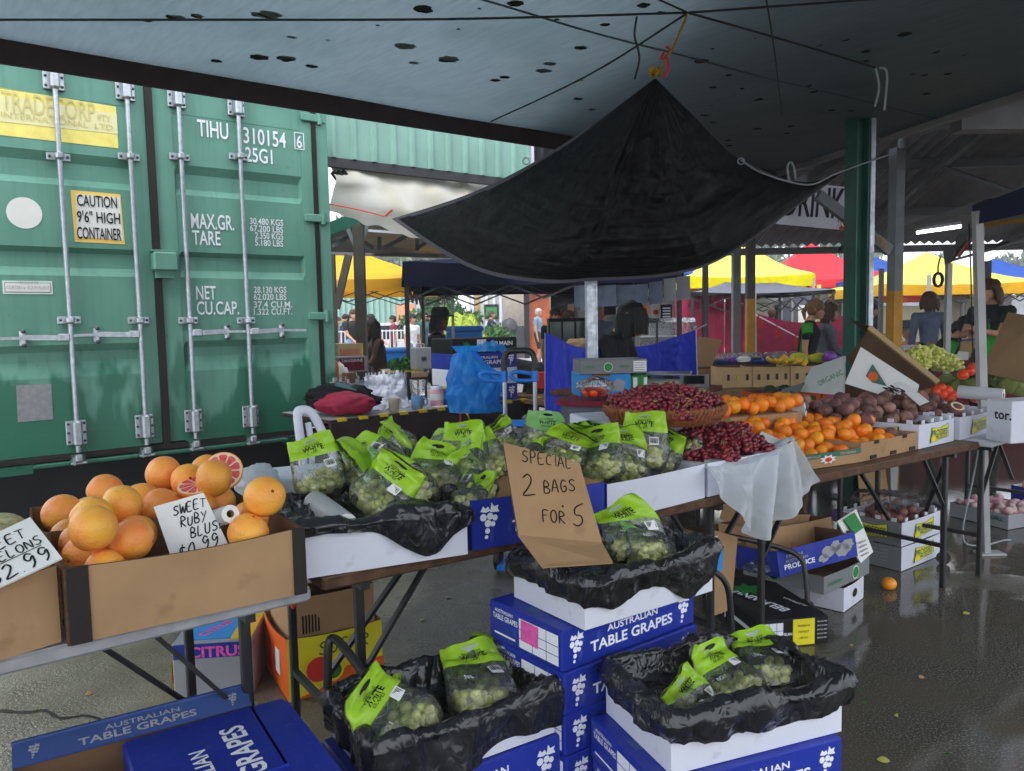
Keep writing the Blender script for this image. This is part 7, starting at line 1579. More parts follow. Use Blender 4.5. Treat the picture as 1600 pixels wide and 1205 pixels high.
for k in range(4):
    c = p[0]+e1*.5+e3*(.22+.22*k)-c0+e1*(.04*k)+nn*.003; a_ = e1.normalized()*.04; b_ = e3.normalized()*.03
    mb.add([c-a_-b_, c+a_-b_, c+a_+b_, c-a_+b_], [(0, 1, 2, 3)], 'ink_black'); mb.add([c+nn*.001-a_*.6-b_*.6, c+nn*.001+a_*.6-b_*.6, c+nn*.001+a_*.6+b_*.6, c+nn*.001-a_*.6+b_*.6], [(0, 1, 2, 3)], 'cl_teal')
mb.build('cardboard_sheet', M=T(*c0), label='brown cardboard lid with blue handling symbols leaning at the right edge', cat='cardboard')
# white tent leg
P = onz(1541, 866, 0); Ptop = at(1527, 330, 4.45); root = thing('tent_upright', 'slim pale tent leg standing on the wet ground at right', 'tent leg', T(*P))
d = Ptop-P; o = MB(); o.bar((0, 0, 0), d*.45, .034, .034, 'canopy_pole', up=(0, 1, 0)); o.build('lower_tube', root); o = MB(); o.bar(d*.45, d, .042, .042, 'canopy_pole', up=(0, 1, 0)); o.bar(d*.36, d*.39, .05, .05, 'dark_steel', up=(0, 1, 0)); o.build('upper_tube', root); o = MB(); o.box((.02, 0, .006), (.15, .09, .012), 'canopy_pole', bev=.003); o.build('foot_plate', root)
cord([P+V((-.02, 0, .9)), P+V((-.08, 0, .5)), P+V((-.14, 0, .12)), P+V((-.05, 0, .05)), P+V((.1, 0, .08)), P+V((.14, 0, .08))], .005, 'cord_white', 'thin pale cord trailing to the ground by the tent leg', None)
# yellow hall floor-side clutter: navy canopy overhead at right
# ================================================================= MARQUEES
def marquee(label, C, W, Dp, ze, zp, m, mv=None, val=.22, rot=0, legs='canopy_pole', drape=.0, name='marquee', frame_m='dark_steel', leg_w=.045):
    """pop-up tent: hip roof, valance, four legs"""
    M = T(C[0], C[1], 0) @ R(rot, 'Z'); root = thing(name, label, 'marquee', M); o = MB(); n = 14
    cs = [(-W/2, -Dp/2), (W/2, -Dp/2), (W/2, Dp/2), (-W/2, Dp/2)]
    for k in range(4):
        a, b = V((*cs[k], ze)), V((*cs[(k+1) % 4], ze)); ap = V((0, 0, zp))
        def f(u, v):
            e = a.lerp(b, u); p = e.lerp(ap, v); s_ = math.sin(math.pi*v)
            return p-V((0, 0, (zp-ze)*.16*s_+(.05*math.sin(math.pi*u)*(1-v))-.012*nz3(u*7, v*6, k)))
        o.grid(f, n, 12, m)
    o.build('roof_cloth', root); o = MB()
    for k in range(4):
        a, b = V((*cs[k], ze)), V((*cs[(k+1) % 4], ze)); nn = V((a.y-b.y, b.x-a.x, 0)).normalized()*-1
        o.grid(lambda u, v: a.lerp(b, u)+nn*(.01+.02*v*math.sin(u*17+k))-V((0, 0, val*v+.05*math.sin(math.pi*u)*(1-v))), 26, 3, mv or m)
    o.build('valance', root)
    for x, y in cs:
        o = MB(); o.box((x*.985, y*.985, ze/2), (leg_w, leg_w, ze), legs); o.build('leg', root)
    o = MB()
    for k in range(4):
        a, b = V((*cs[k], ze-.12))*1, V((*cs[(k+1) % 4], ze-.12)); a = V((a.x*.98, a.y*.98, a.z)); b = V((b.x*.98, b.y*.98, b.z)); N = 4
        for j in range(N):
            p, q = a.lerp(b, j/N), a.lerp(b, (j+1)/N); h = V((0, 0, .28))
            o.bar(p if j % 2 else p-h, q-h if j % 2 else q, .02, .02, frame_m); o.bar(p-h if j % 2 else p, q if j % 2 else q-h, .02, .02, frame_m)
    o.build('truss_frame', root); return root
def mz(px, py, Y): return at(px, py, Y).z
C = at(520, 440, 13.5); marquee('orange yellow marquee with legs beyond the container', (C.x+.2, 14.2), 3.4, 3.0, mz(640, 432, 13), mz(528, 385, 14), 'yellow_cloth', val=.24, rot=8)
# navy canopy in the middle
Y0 = 8.2; pL = at(620, 440, Y0); 
C = (pL.x+1.45, Y0+1.5); marquee('dark navy marquee over the stall seen below the black tarp', C, 2.9, 2.9, mz(700, 412, Y0+.0)+.03, mz(740, 385, Y0+1.5), 'navy_cloth', rot=3, legs='black_steel', val=.26)
# right side far
def mq(label, px, py_e, py_p, Y, W, m, mv=None, rot=0, legs='canopy_pole', val=.25):
    P = at(px, py_e, Y); return marquee(label, (at(px, py_e, Y+W/2).x, Y+W/2), W, W, P.z, at(px, py_p, Y+W/2).z, m, mv, val=val, rot=rot, legs=legs)
mq('red peaked marquee behind the green post', 1266, 434, 376, 19.5, 3.4, 'red_cloth', rot=-6)
mq('pale yellow marquee with bright yellow valance left of the red one', 1150, 430, 366, 16.2, 2.6, 'pale_yellow_cloth', 'bright_yellow_cloth', rot=-4)
mq('blue marquee partly behind the tarp edge', 1105, 425, 398, 18.0, 3.0, 'blue_cloth', rot=6)
mq('grey market umbrella roof over the maroon curtains', 1156, 455, 428, 15.3, 2.8, 'charcoal_cloth', 'ink_black', rot=2, legs='dark_steel', val=.08)
mq('blue marquee directly right of the green post', 1368, 438, 402, 19.0, 3.0, 'blue_cloth', rot=4)
mq('yellow marquee at right with guy lines', 1446, 442, 394, 16.2, 3.3, 'pale_yellow_cloth', 'yellow_cloth', rot=-3)
mq('dull blue marquee beside the yellow one at the right edge', 1552, 440, 404, 18, 3.2, 'blue_cloth', 'navy_cloth', rot=3, val=.2)
# near navy canopy at the right edge
ng = thing('marquee', 'navy canopy corner with grey underside at the right edge', 'marquee', T(*at(1527, 340, 4.6)))
o_ = at(1527, 340, 4.6); rel = lambda px, py, Y: at(px, py, Y)-o_
mb = MB(); q = [rel(1520, 318, 4.5), rel(1680, 285, 4.0), rel(1700, 260, 5.5), rel(1545, 310, 5.6)]
mb.grid(lambda u, v: rel(1518, 322, 4.5).lerp(rel(1720, 250, 3.6), u).lerp(rel(1600, 322, 6.0).lerp(rel(1760, 265, 5.0), u), v)+V((0, 0, .02*nz3(u*5, v*5))), 14, 10, 'navy_cloth'); mb.build('roof_cloth', ng)
mb = MB(); mb.grid(lambda u, v: rel(1519, 322, 4.5).lerp(rel(1720, 250, 3.6), u).lerp(rel(1520, 352, 4.48).lerp(rel(1720, 308, 3.6), u), v)+V((0, -.01*math.sin(u*9), 0)), 20, 4, 'navy_cloth'); mb.build('valance', ng)
mb = MB(); mb.grid(lambda u, v: rel(1519, 348, 4.5).lerp(rel(1476, 395, 6.4), u).lerp(rel(1520, 362, 4.5).lerp(rel(1478, 415, 6.4), u), v)+V((.02*math.sin(u*12), 0, .02*nz3(u*6, v, 2))), 20, 5, 'charcoal_cloth'); mb.build('side_valance', ng)
mb = MB(); mb.bar(rel(1530, 352, 4.6), rel(1720, 330, 3.9), .03, .02, 'mustard'); mb.bar(rel(1524, 362, 4.6), rel(1482, 410, 6.4), .03, .02, 'dark_steel'); mb.bar(rel(1484, 408, 6.4), rel(1640, 365, 6.2), .03, .02, 'dark_steel'); mb.bar(rel(1498, 400, 5.6), rel(1522, 368, 4.7), .018, .018, 'red_plastic'); mb.box(rel(1528, 362, 4.52), (.06, .06, .07), 'dark_steel', bev=.01); mb.build('truss_frame', ng)
P = at(1478, 600, 6.4); P.z = 0; mb = MB(); mb.bar((0, 0, 0), V((0, 0, hz(P, 412))), .04, .04, 'canopy_pole', up=(0, 1, 0)); mb.build('tent_pole', M=T(*P), label='thin pale far tent leg left of the near one', cat='tent pole')
P = at(1538, 600, 9.5); P.z = 0; mb = MB(); mb.bar((0, 0, 0), V((0, 0, hz(P, 408))), .06, .06, 'dark_steel', up=(0, 1, 0)); mb.build('hall_post', M=T(*P), label='thin dark post right of the near tent leg', cat='post')
cord([at(1514, 350, 4.6), at(1517, 430, 4.8), at(1519, 520, 4.9), at(1522, 590, 4.9)], .004, 'cord_black', 'thin dark cord hanging beside the near tent leg', None)
cord([at(1470, 400, 6.3), at(1466, 415, 6.3), at(1466, 430, 6.3)], .006, 'cord_black', 'short dark cord holding the coil left of the tent legs', None)
mb = MB()
for k in range(3): mb.tube([(.035*math.cos(a*.6), .01*k, .055*math.sin(a*.6)) for a in range(12)], .008, 'cord_black', n=6)
mb.build('cord_coil', M=T(*at(1467, 437, 6.3)), label='small coil of dark cord hanging left of the tent legs', cat='cord coil')
# ---- curtains
def curtain(label, px0, px1, yt, yb, Y, m, folds=12, amp=.06, name='curtain', sagp=0, nu=70):
    mb = MB(); n = 6; top = [at(px0+(px1-px0)*k/n, yt+(sagp*math.sin(math.pi*k/n)), Y) for k in range(n+1)]; bot = [V((p.x, p.y, max(.02, at(800, yb, Y).z))) for p in top]
    cloth(mb, top, bot, m, folds=folds, amp=amp, nu=nu, nv=14, seed=px0); return mb.build(name, label=label, cat='curtain')
curtain('maroon curtain left of the pale post', 1050, 1132, 462, 585, 15.6, 'maroon_cloth'); curtain('maroon curtain between the two hall posts and white pole', 1133, 1178, 462, 585, 15.8, 'maroon_cloth', 8)
curtain('maroon cloth slung low between white poles', 1182, 1330, 490, 585, 15.0, 'maroon_cloth', 5, sagp=14)
curtain('red cloth under the blue marquee', 1060, 1110, 440, 468, 17.5, 'red_cloth', 5)
for (px, Y, yt, m, lab) in ((1178, 15.0, 455, 'cream_cloth', 'cream pole between the maroon cloths'), (1278, 15.8, 445, 'sticker_faded', 'pale yellow pole behind the two women'), (1102, 9.5, 405, 'black_steel', 'thin black pole right of the blue sheet'), (1374, 12.5, 420, 'grey_post', 'grey pole right of the green post'), (1448, 15.8, 430, 'canopy_pole', 'pale pole at left of the cream tent wall')):
    P = at(px, 600, Y); P.z = 0; mb = MB(); mb.box((0, 0, hz(P, yt)/2), (.06, .06, hz(P, yt)), m); mb.build('pole', M=T(*P), label=lab, cat='pole')
mb = MB(); q0, q1 = at(1181, 492, 14.8), at(1262, 535, 14.2); mb.bar((0, 0, 0), q1-q0, .02, .02, 'white_card')
for k in range(3): c = (q1-q0)*(.06+.36*k); mb.box(c+V((.03, -.01, -.1)), (.10, .01, .24), 'ink_red')
mb.build('flag_rope', M=T(*q0), label='white rope with three orange flags in front of maroon cloth', cat='rope')
def wallp(label, px0, px1, yt, yb, Y, m, name='stall_wall', cat='wall', th=.05, extra=None):
    a, b = at(px0, yb, Y), at(px1, yb, Y); M = frame(a, b, 0); L = (b-a).length; zt_ = at((px0+px1)/2, yt, Y).z; zb_ = max(.02, at((px0+px1)/2, yb, Y).z); mb = MB(); mb.box((L/2, th/2, (zt_+zb_)/2), (L, th, zt_-zb_), m)
    if extra: extra(mb, L, zb_, zt_)
    return mb.build(name, M=M, label=label, cat=cat)
wallp('white panelled stall wall with window behind the maroon cloth', 1180, 1222, 462, 580, 19, 'container_white', extra=lambda mb, L, a, b: (mb.box((L*.5, -.02, a+(b-a)*.9), (L, .03, .04), 'ink_grey'), mb.box((L*.82, -.02, a+(b-a)*.7), (L*.25, .02, (b-a)*.35), 'ink_black')))
wallp('dark stall wall with menu boards behind the two women', 1222, 1325, 455, 585, 19.4, 'charcoal_cloth', extra=lambda mb, L, a, b: (mb.box((L*.42, -.02, a+(b-a)*.68), (L*.38, .02, (b-a)*.3), 'paper'), mb.box((L*.9, -.02, a+(b-a)*.72), (L*.03, .02, (b-a)*.3), 'paper'), mb.box((L*.97, -.02, a+(b-a)*.72), (L*.02, .02, (b-a)*.25), 'paper')))
wallp('black stall interior right of the green post', 1345, 1372, 455, 585, 18.5, 'ink_black')
curtain('cream tent wall hanging at right', 1450, 1580, 452, 570, 19.5, 'cream_cloth', 9, amp=.08); curtain('pale tent wall below the red banner', 1380, 1452, 478, 570, 19.2, 'white_card', 5)
def ban(mb, L, a, b): mb.text('LUNNY FOODS', (b-a)*.42, T(L*.52, -.006, a+(b-a)*.66) @ FRONT, 'ink_white', w=L*.9, bold=.04); mb.box((L*.35, -.008, a+(b-a)*.2), (L*.5, .004, (b-a)*.35), 'ink_orange')
wallp('red banner lettered FOODS above the pale tent wall', 1378, 1444, 448, 473, 19, 'ink_red', 'banner', 'banner', .02, ban)
def sg(mb, L, a, b): mb.text('C', .16, T(L*.25, -.006, b-.15) @ FRONT, 'ink_black', bold=.03); mb.text('&', .12, T(L*.25, -.006, b-.36) @ FRONT, 'ink_black'); mb.text('C', .12, T(L*.25, -.006, b-.55) @ FRONT, 'ink_black')
wallp('pale blue sign board with black letters at the right edge', 1553, 1584, 503, 560, 8.4, 'ink_grey', 'sign_board', 'sign', .02, sg)
# hanging papers along a line behind the till
for k, (px0, px1, yt, yb, lab) in enumerate(((897, 916, 447, 480, 'grey sheet left of the steel pole, in the hanging row'), (932, 963, 447, 480, 'grey sheet right of the steel pole, in the hanging row'), (964, 1012, 446, 480, 'widest grey sheet in the hanging row'), (1014, 1035, 441, 476, 'narrow grey sheet before the dark gap in the hanging row'), (1037, 1056, 436, 472, 'pale sheet second from right in the hanging row'), (1057, 1078, 433, 470, 'palest sheet at the right end of the hanging row'))):
    mb = MB(); Y = 7.0; a, b = at(px0, yb, Y), at(px1, yb+(-2 if k else 0), Y-.02); c, d_ = at(px1, yt-2, Y), at(px0, yt, Y); mb.grid(lambda u, v: a.lerp(b, u).lerp(d_.lerp(c, u), v)+V((0, .01*math.sin(u*4), 0)), 8, 4, 'cl_slate' if k < 4 else 'ink_grey'); mb.build('hanging_sheet', label=lab, cat='sheet')
# food stalls behind the till: display fridges, menu board
def fridge(mb, L, a, b):
    for k in range(3): mb.box((L*(.17+.33*k), -.012, a+(b-a)*.55), (L*.28, .02, (b-a)*.72), 'fridge_glass')
wallp('black glass fronted display fridge left of the steel pole', 858, 920, 497, 560, 10.5, 'ink_black', 'display_fridge', 'fridge', .5, fridge)
mb = MB(); P = at(1000, 548, 8.6); W_ = .62; pr = [(0, 0), (0, .24), (.03, .30), (.10, .35), (.35, .35), (.35, 0)]
mb.add([(x, y, z) for x in (0, W_) for y, z in pr], [(0, 1, 7, 6), (1, 2, 8, 7), (2, 3, 9, 8), (3, 4, 10, 9), (4, 5, 11, 10), (0, 5, 4, 3, 2, 1), (6, 7, 8, 9, 10, 11)], 'clear_film')
mb.box((W_/2, .18, .01), (W_, .34, .03), 'dark_steel'); mb.box((W_/2, .18, .15), (W_*.96, .3, .01), 'alu'); mb.box((W_*.3, .0, .18), (.02, .02, .34), 'dark_steel'); mb.box((W_/2, .18, -.35), (W_, .34, .68), 'dark_steel')
mb.build('display_case', M=T(P.x, P.y, P.z), label='curved glass pastry case right of the woman at the till', cat='display case')
wallp('navy board with white writing right of the till', 1033, 1050, 476, 505, 8.8, 'cl_navy', 'menu_board', 'board', .02, lambda mb, L, a, b: [mb.box((L/2, -.006, a+(b-a)*(.2+.15*k)), (L*.7, .003, .014), 'ink_white') for k in range(5)])
wallp('white poster with small print left of the navy board', 1018, 1031, 474, 502, 8.9, 'paper', 'poster', 'poster', .02, lambda mb, L, a, b: mb.disc((0, 0, 0), .03, 'ink_red', T(L/2, -.004, (a+b)/2) @ FRONT))
wallp('blue and dark menu board above the pastry case', 944, 963, 470, 492, 9.6, 'cl_navy', 'menu_board', 'board', .02, lambda mb, L, a, b: mb.box((L/2, -.006, b-.03), (L*.9, .003, .03), 'ink_white'))
wallp('yellow and white counter sign left of the till', 963, 980, 480, 512, 9.4, 'paper', 'counter_sign', 'sign', .02, lambda mb, L, a, b: mb.box((L/2, -.006, a+.05), (L, .004, .09), 'ink_yellow'))
wallp('dark food van side behind the hanging sheets', 862, 1055, 440, 575, 12.8, 'glass_dark', 'food_van', 'food van', .3, lambda mb, L, a, b: (mb.box((L*.5, -.02, a+(b-a)*.3), (L, .03, (b-a)*.08), 'dark_steel'), [mb.box((L*(.06+.1*k), -.03, a+(b-a)*(.62+.06*(k % 3))), (L*.05, .02, (b-a)*.14), ('ink_red', 'kraft', 'ink_grey', 'ink_orange')[k % 4]) for k in range(10)]))
lump('clear bags of golden pastries behind the blue sheet', at(908, 537, 6.2), (.12, .05, .04), 'kraft_light', 61, 'pastry_bag', 'pastries', amp=.5)
# cafe container with timber wall
cf = thing('cafe_container', 'pale cafe container with orange timber wall and warm bulbs', 'cafe', T(*at(745, 560, 27.5))); c0 = at(745, 560, 27.5)
rl = lambda px, py, Y=27.5: at(px, py, Y)-c0
def pan(px0, px1, yt, yb, m, nm, Y=27.5, th=.06):
    a, b = rl(px0, yb, Y), rl(px1, yt, Y); mb = MB(); mb.box(((a.x+b.x)/2, (a.y+b.y)/2, (a.z+b.z)/2), (abs(b.x-a.x), th, abs(b.z-a.z)), m); return mb.build(nm, cf)
pan(735, 785, 445, 560, 'container_white', 'end_wall'); pan(786, 822, 445, 560, 'cream_cloth', 'serving_bay', 28.4); pan(826, 862, 446, 556, 'wood_wall', 'timber_wall'); pan(820, 826, 440, 560, 'ink_black', 'door_post', 27.3); pan(862, 900, 445, 560, 'ink_black', 'shop_interior', 28.2); pan(775, 900, 432, 447, 'dark_steel', 'eave', 27.2, .5)
for px in (738, 746, 760, 772, 782): mb = MB(); a, b = rl(px, 560, 27.4), rl(px, 446, 27.4); mb.bar(a, b, .09, .06, 'white_card' if px != 746 else 'mustard'); mb.build('corner_post', cf)
mb = MB(); a = rl(768, 487, 27.35); mb.box(a, (.5, .05, .5), 'ink_black'); mb.box(a+V((0, -.03, 0)), (.38, .02, .3), 'ink_green'); mb.build('menu_screen', cf)
for k in range(5): mb = MB(); a = rl(868+k*6, 470+6*(k % 2), 28.0); mb.box(a, (.1, .04, .3+.1*(k % 3)), ('kraft', 'ink_grey', 'cl_green', 'kraft_dark', 'ink_orange')[k]); mb.build('shelf_goods', cf)
for px in (784, 814): mb = MB(); mb.ball(rl(px, 449, 27.0), .06, 'warm_bulb'); mb.build('bulb', cf)
mb = MB(); a = rl(805, 530, 27.6); mb.box(a, (1.0, .5, .9), 'dark_steel'); mb.build('counter', cf)
mb = MB(); mb.ball(rl(796, 512, 27.4), (.3, .2, .35), 'dark_steel'); mb.build('coffee_machine', cf)
# ---- far left: fences, containers, bins, shrubs
wallp('pale green container wall far behind the yellow marquee', 500, 640, 455, 530, 34, 'green_clad', 'far_container', 'container', 2.0, lambda mb, L, a, b: [mb.box((L*(k+.5)/16, -.04, (a+b)/2), (.12, .08, b-a), 'green_clad') for k in range(16)])
wallp('white and grey shed wall far beyond the pedestrians', 636, 705, 460, 560, 33, 'container_white', 'far_shed', 'shed', 2.0, lambda mb, L, a, b: [mb.box((L*(k+.5)/7, -.03, (a+b)/2), (.06, .05, b-a), 'ink_grey') for k in range(7)])
wallp('red brown brick pier behind the pedestrians', 622, 650, 475, 560, 31, 'cl_peach', 'brick_wall', 'wall', .3); wallp('blue kiosk with dark sign and blue awning', 660, 690, 480, 560, 29, 'blue_cloth', 'kiosk', 'kiosk', 1.0, lambda mb, L, a, b: (mb.box((L/2, -.1, b+.15), (L, .2, .5), 'ink_black'), mb.box((L*.5, -.3, b-.12), (L*1.25, .6, .12), 'ink_cyan'), mb.box((L*.7, -.22, b+.18), (L*.4, .02, .12), 'ink_green')))
def palings(label, px0, px1, yt, yb, Y, n, m='white_card'):
    a, b = at(px0, yb, Y), at(px1, yb, Y); zt_ = at(px0, yt, Y).z; mb = MB(); L = (b-a).length
    for k in range(n+1): mb.box((L*k/n, 0, zt_/2), (.025, .025, zt_), m)
    for z in (.15, zt_-.03): mb.box((L/2, 0, z), (L, .03, .03), m)
    mb.build('barrier', M=frame(a, b, 0), label=label, cat='barrier')
palings('white metal crowd barrier by the couple under the yellow marquee', 512, 640, 517, 575, 19.5, 22); palings('thin white railing by the palm', 690, 742, 465, 560, 27, 6)
# parked vehicles far left
def car(label, px, py, Y, m, L=4.2, H=1.45):
    P = at(px, py, Y); r = thing('parked_car', label, 'car', T(P.x, P.y, 0)); mb = MB(); W = 1.75
    pr = [(0, .35), (.02, .75), (.9, .9), (1.35, H-.05), (1.7, H), (3.0, H), (3.6, .95), (L-.05, .85), (L, .35)]
    n = len(pr); mb.add([(x, y, z) for y in (0, W) for x, z in pr], [(k, (k+1) % n, (k+1) % n+n, k+n) for k in range(n)]+[tuple(range(n-1, -1, -1)), tuple(range(n, 2*n))], m); mb.build('body', r)
    mb = MB(); mb.add([(1.05, -.01, .93), (3.35, -.01, .93), (2.95, -.01, H-.08), (1.45, -.01, H-.1)], [(0, 1, 2, 3)], 'glass_dark'); mb.build('window', r)
    for x in (.8, L-.8):
        for y in (.02, W-.2): mb = MB(); mb.tube([(x, y, .32), (x, y+.18, .32)], .32, 'black_steel', n=20); mb.tube([(x, y-.012, .32), (x, y, .32)], .18, 'alu', n=16); mb.build('wheel', r)
car('white car parked far behind the couple', 500, 540, 25, 'white_card'); car('silver car parked far behind the blue bin', 600, 540, 27, 'alu')
def bin_(label, px, pyb, Y, m='blue_plastic'):
    P = at(px, pyb, Y); r = thing('wheelie_bin', label, 'bin', T(P.x, P.y, 0)); mb = MB(); 
    vs = [(-.22, -.25, .05), (.22, -.25, .05), (.22, .25, .05), (-.22, .25, .05), (-.28, -.32, .92), (.28, -.32, .92), (.28, .32, .92), (-.28, .32, .92)]; mb.add(vs, [(3, 2, 1, 0), (0, 1, 5, 4), (1, 2, 6, 5), (2, 3, 7, 6), (3, 0, 4, 7), (4, 5, 6, 7)], m); mb.build('body', r)
    mb = MB(); mb.box((0, 0, .96), (.62, .7, .07), m, bev=.02); mb.build('lid', r)
    for s_ in (-1, 1): mb = MB(); mb.tube([(s_*.2, .27, .1), (s_*.25, .27, .1)], .1, 'black_steel', n=16); mb.build('wheel', r)
    return r
bin_('bright blue wheelie bin beside the dark canopy leg', 616, 560, 13.5); b2 = bin_('bright blue wheelie bin behind the hanging blue bag', 728, 560, 14); b2.scale = (1.1, 1.1, 1.35)
# ---- trees and shrubs
def tree(label, P, H, R_, n, seed, m='gum_leaf', name='gum_tree', ls=.35, group=None, base=.35, trunk=True, fl=.35):
    rr = random.Random(seed); r = thing(name, label, 'tree', T(P.x, P.y, 0), group); mb = MB(); ends = []
    if trunk:
        mb.tube(crv([(0, 0, 0), (.1*H*.1, 0, H*.25), (-.03*H, 0, H*.5), (.02*H, .0, H*.75)], 4), [H*.035*(1-k/14) for k in range(13)], 'bark', n=8)
        for k in range(9):
            a = k*2.4; z0 = H*(.3+.05*k); e = V((math.cos(a)*R_*.7, math.sin(a)*R_*.7, z0+H*.22)); mb.tube(crv([(0, 0, z0), (e.x*.4, e.y*.4, z0+H*.12), tuple(e)], 4), [H*.014*(1-.09*j) for j in range(9)], 'bark', n=5); ends.append(e)
        ends.append(V((0, 0, H*.85))); mb.build('trunk', r)
    else: ends = [V((rr.uniform(-.5, .5)*R_, rr.uniform(-.5, .5)*R_, H*(.2+.6*rr.random()))) for _ in range(9)]
    mb = MB(); cl_ = []
    for e in ends:
        for _ in range(5): cl_.append(e+V((rr.gauss(0, R_*.28), rr.gauss(0, R_*.28), rr.gauss(0, H*.06))))
    for _ in range(n):
        c = rr.choice(cl_)+V((rr.gauss(0, R_*.11), rr.gauss(0, R_*.11), rr.gauss(0, R_*.09))); c.z = max(c.z, .1); e = Euler((rr.random()*6, rr.random()*6, rr.random()*6)).to_matrix(); q = ls*(.5+rr.random())
        mb.add([c+e @ V(v) for v in ((-q, 0, 0), (0, -q*fl, 0), (q, 0, 0), (0, q*fl, 0))], [(0, 1, 2, 3)], m)
    mb.build('crown', r); return r
gt = 'gum trees beyond the market'
for k, (px, Y, H, R_, n, lab) in enumerate(((620, 48, 9.2, 3.2, 5200, 'grey green gum tree above the green shed edge'), (690, 52, 9.0, 3.0, 4200, 'hazy gum tree behind the navy marquee'), (750, 50, 7.0, 2.6, 3000, 'gum tree behind the cafe container'), (1185, 46, 6.6, 1.6, 2200, 'gum tree left of the red marquee peak'), (1312, 50, 7.2, 2.2, 2600, 'broad gum tree behind the green post'), (1446, 56, 5.4, 1.4, 1500, 'rounded hazy tree right of the yellow marquee peak'), (1592, 54, 5.6, 2.0, 2000, 'hazy tree at the right edge beyond the marquees'))):
    P = at(px, 500, Y); tree(lab, P, H, R_, n, 10+k, ls=.26, group=None)
P = at(720, 560, 24); tree('dense green hedge behind the palm', P, 3.0, 1.3, 6500, 31, 'leaf_green', 'hedge', ls=.075, trunk=False, fl=.6); P = at(765, 560, 22.5); tree('low dark shrub right of the palm', P, 1.4, .7, 1800, 32, 'leaf_green', 'shrub', ls=.07, trunk=False, fl=.6)
P = at(722, 560, 21); r = thing('palm', 'yellow green palm with arching fronds behind the hat', 'palm', T(P.x, P.y, 0)); mb = MB(); mb.tube([(0, 0, 0), (0, 0, .7)], .09, 'bark'); mb.build('trunk', r); rr = random.Random(4)
for k in range(16):
    a = k*2.4; l = .5+.3*rr.random(); mb = MB(); pts = crv([(0, 0, .6), (math.cos(a)*l*.35, math.sin(a)*l*.35, 1.3+.4*rr.random()), (math.cos(a)*l*.8, math.sin(a)*l*.8, 1.2), (math.cos(a)*l*1.1, math.sin(a)*l*1.1, .9)], 7)
    mb.tube(pts, .012, 'yellow_palm', n=4)
    for j in range(4, len(pts)-1):
        for s_ in (-1, 1):
            t_ = V((-math.sin(a), math.cos(a), 0))*s_; p = pts[j]; mb.add([p, p+t_*.2+V((0, 0, -.1)), p+t_*.22+(pts[j+1]-p)+V((0, 0, -.14)), pts[j+1]*.5+p*.5], [(0, 1, 2, 3)], 'yellow_palm')
    mb.build('frond', r)
# paling fence beyond everything
wallp('pale green fence line closing the far left', 440, 520, 470, 540, 40, 'green_clad', 'fence', 'fence', .1)
wallp('long dark stall front under the far marquees', 1040, 1600, 470, 540, 24, 'roof_dark', 'stall_front', 'stall', .5)
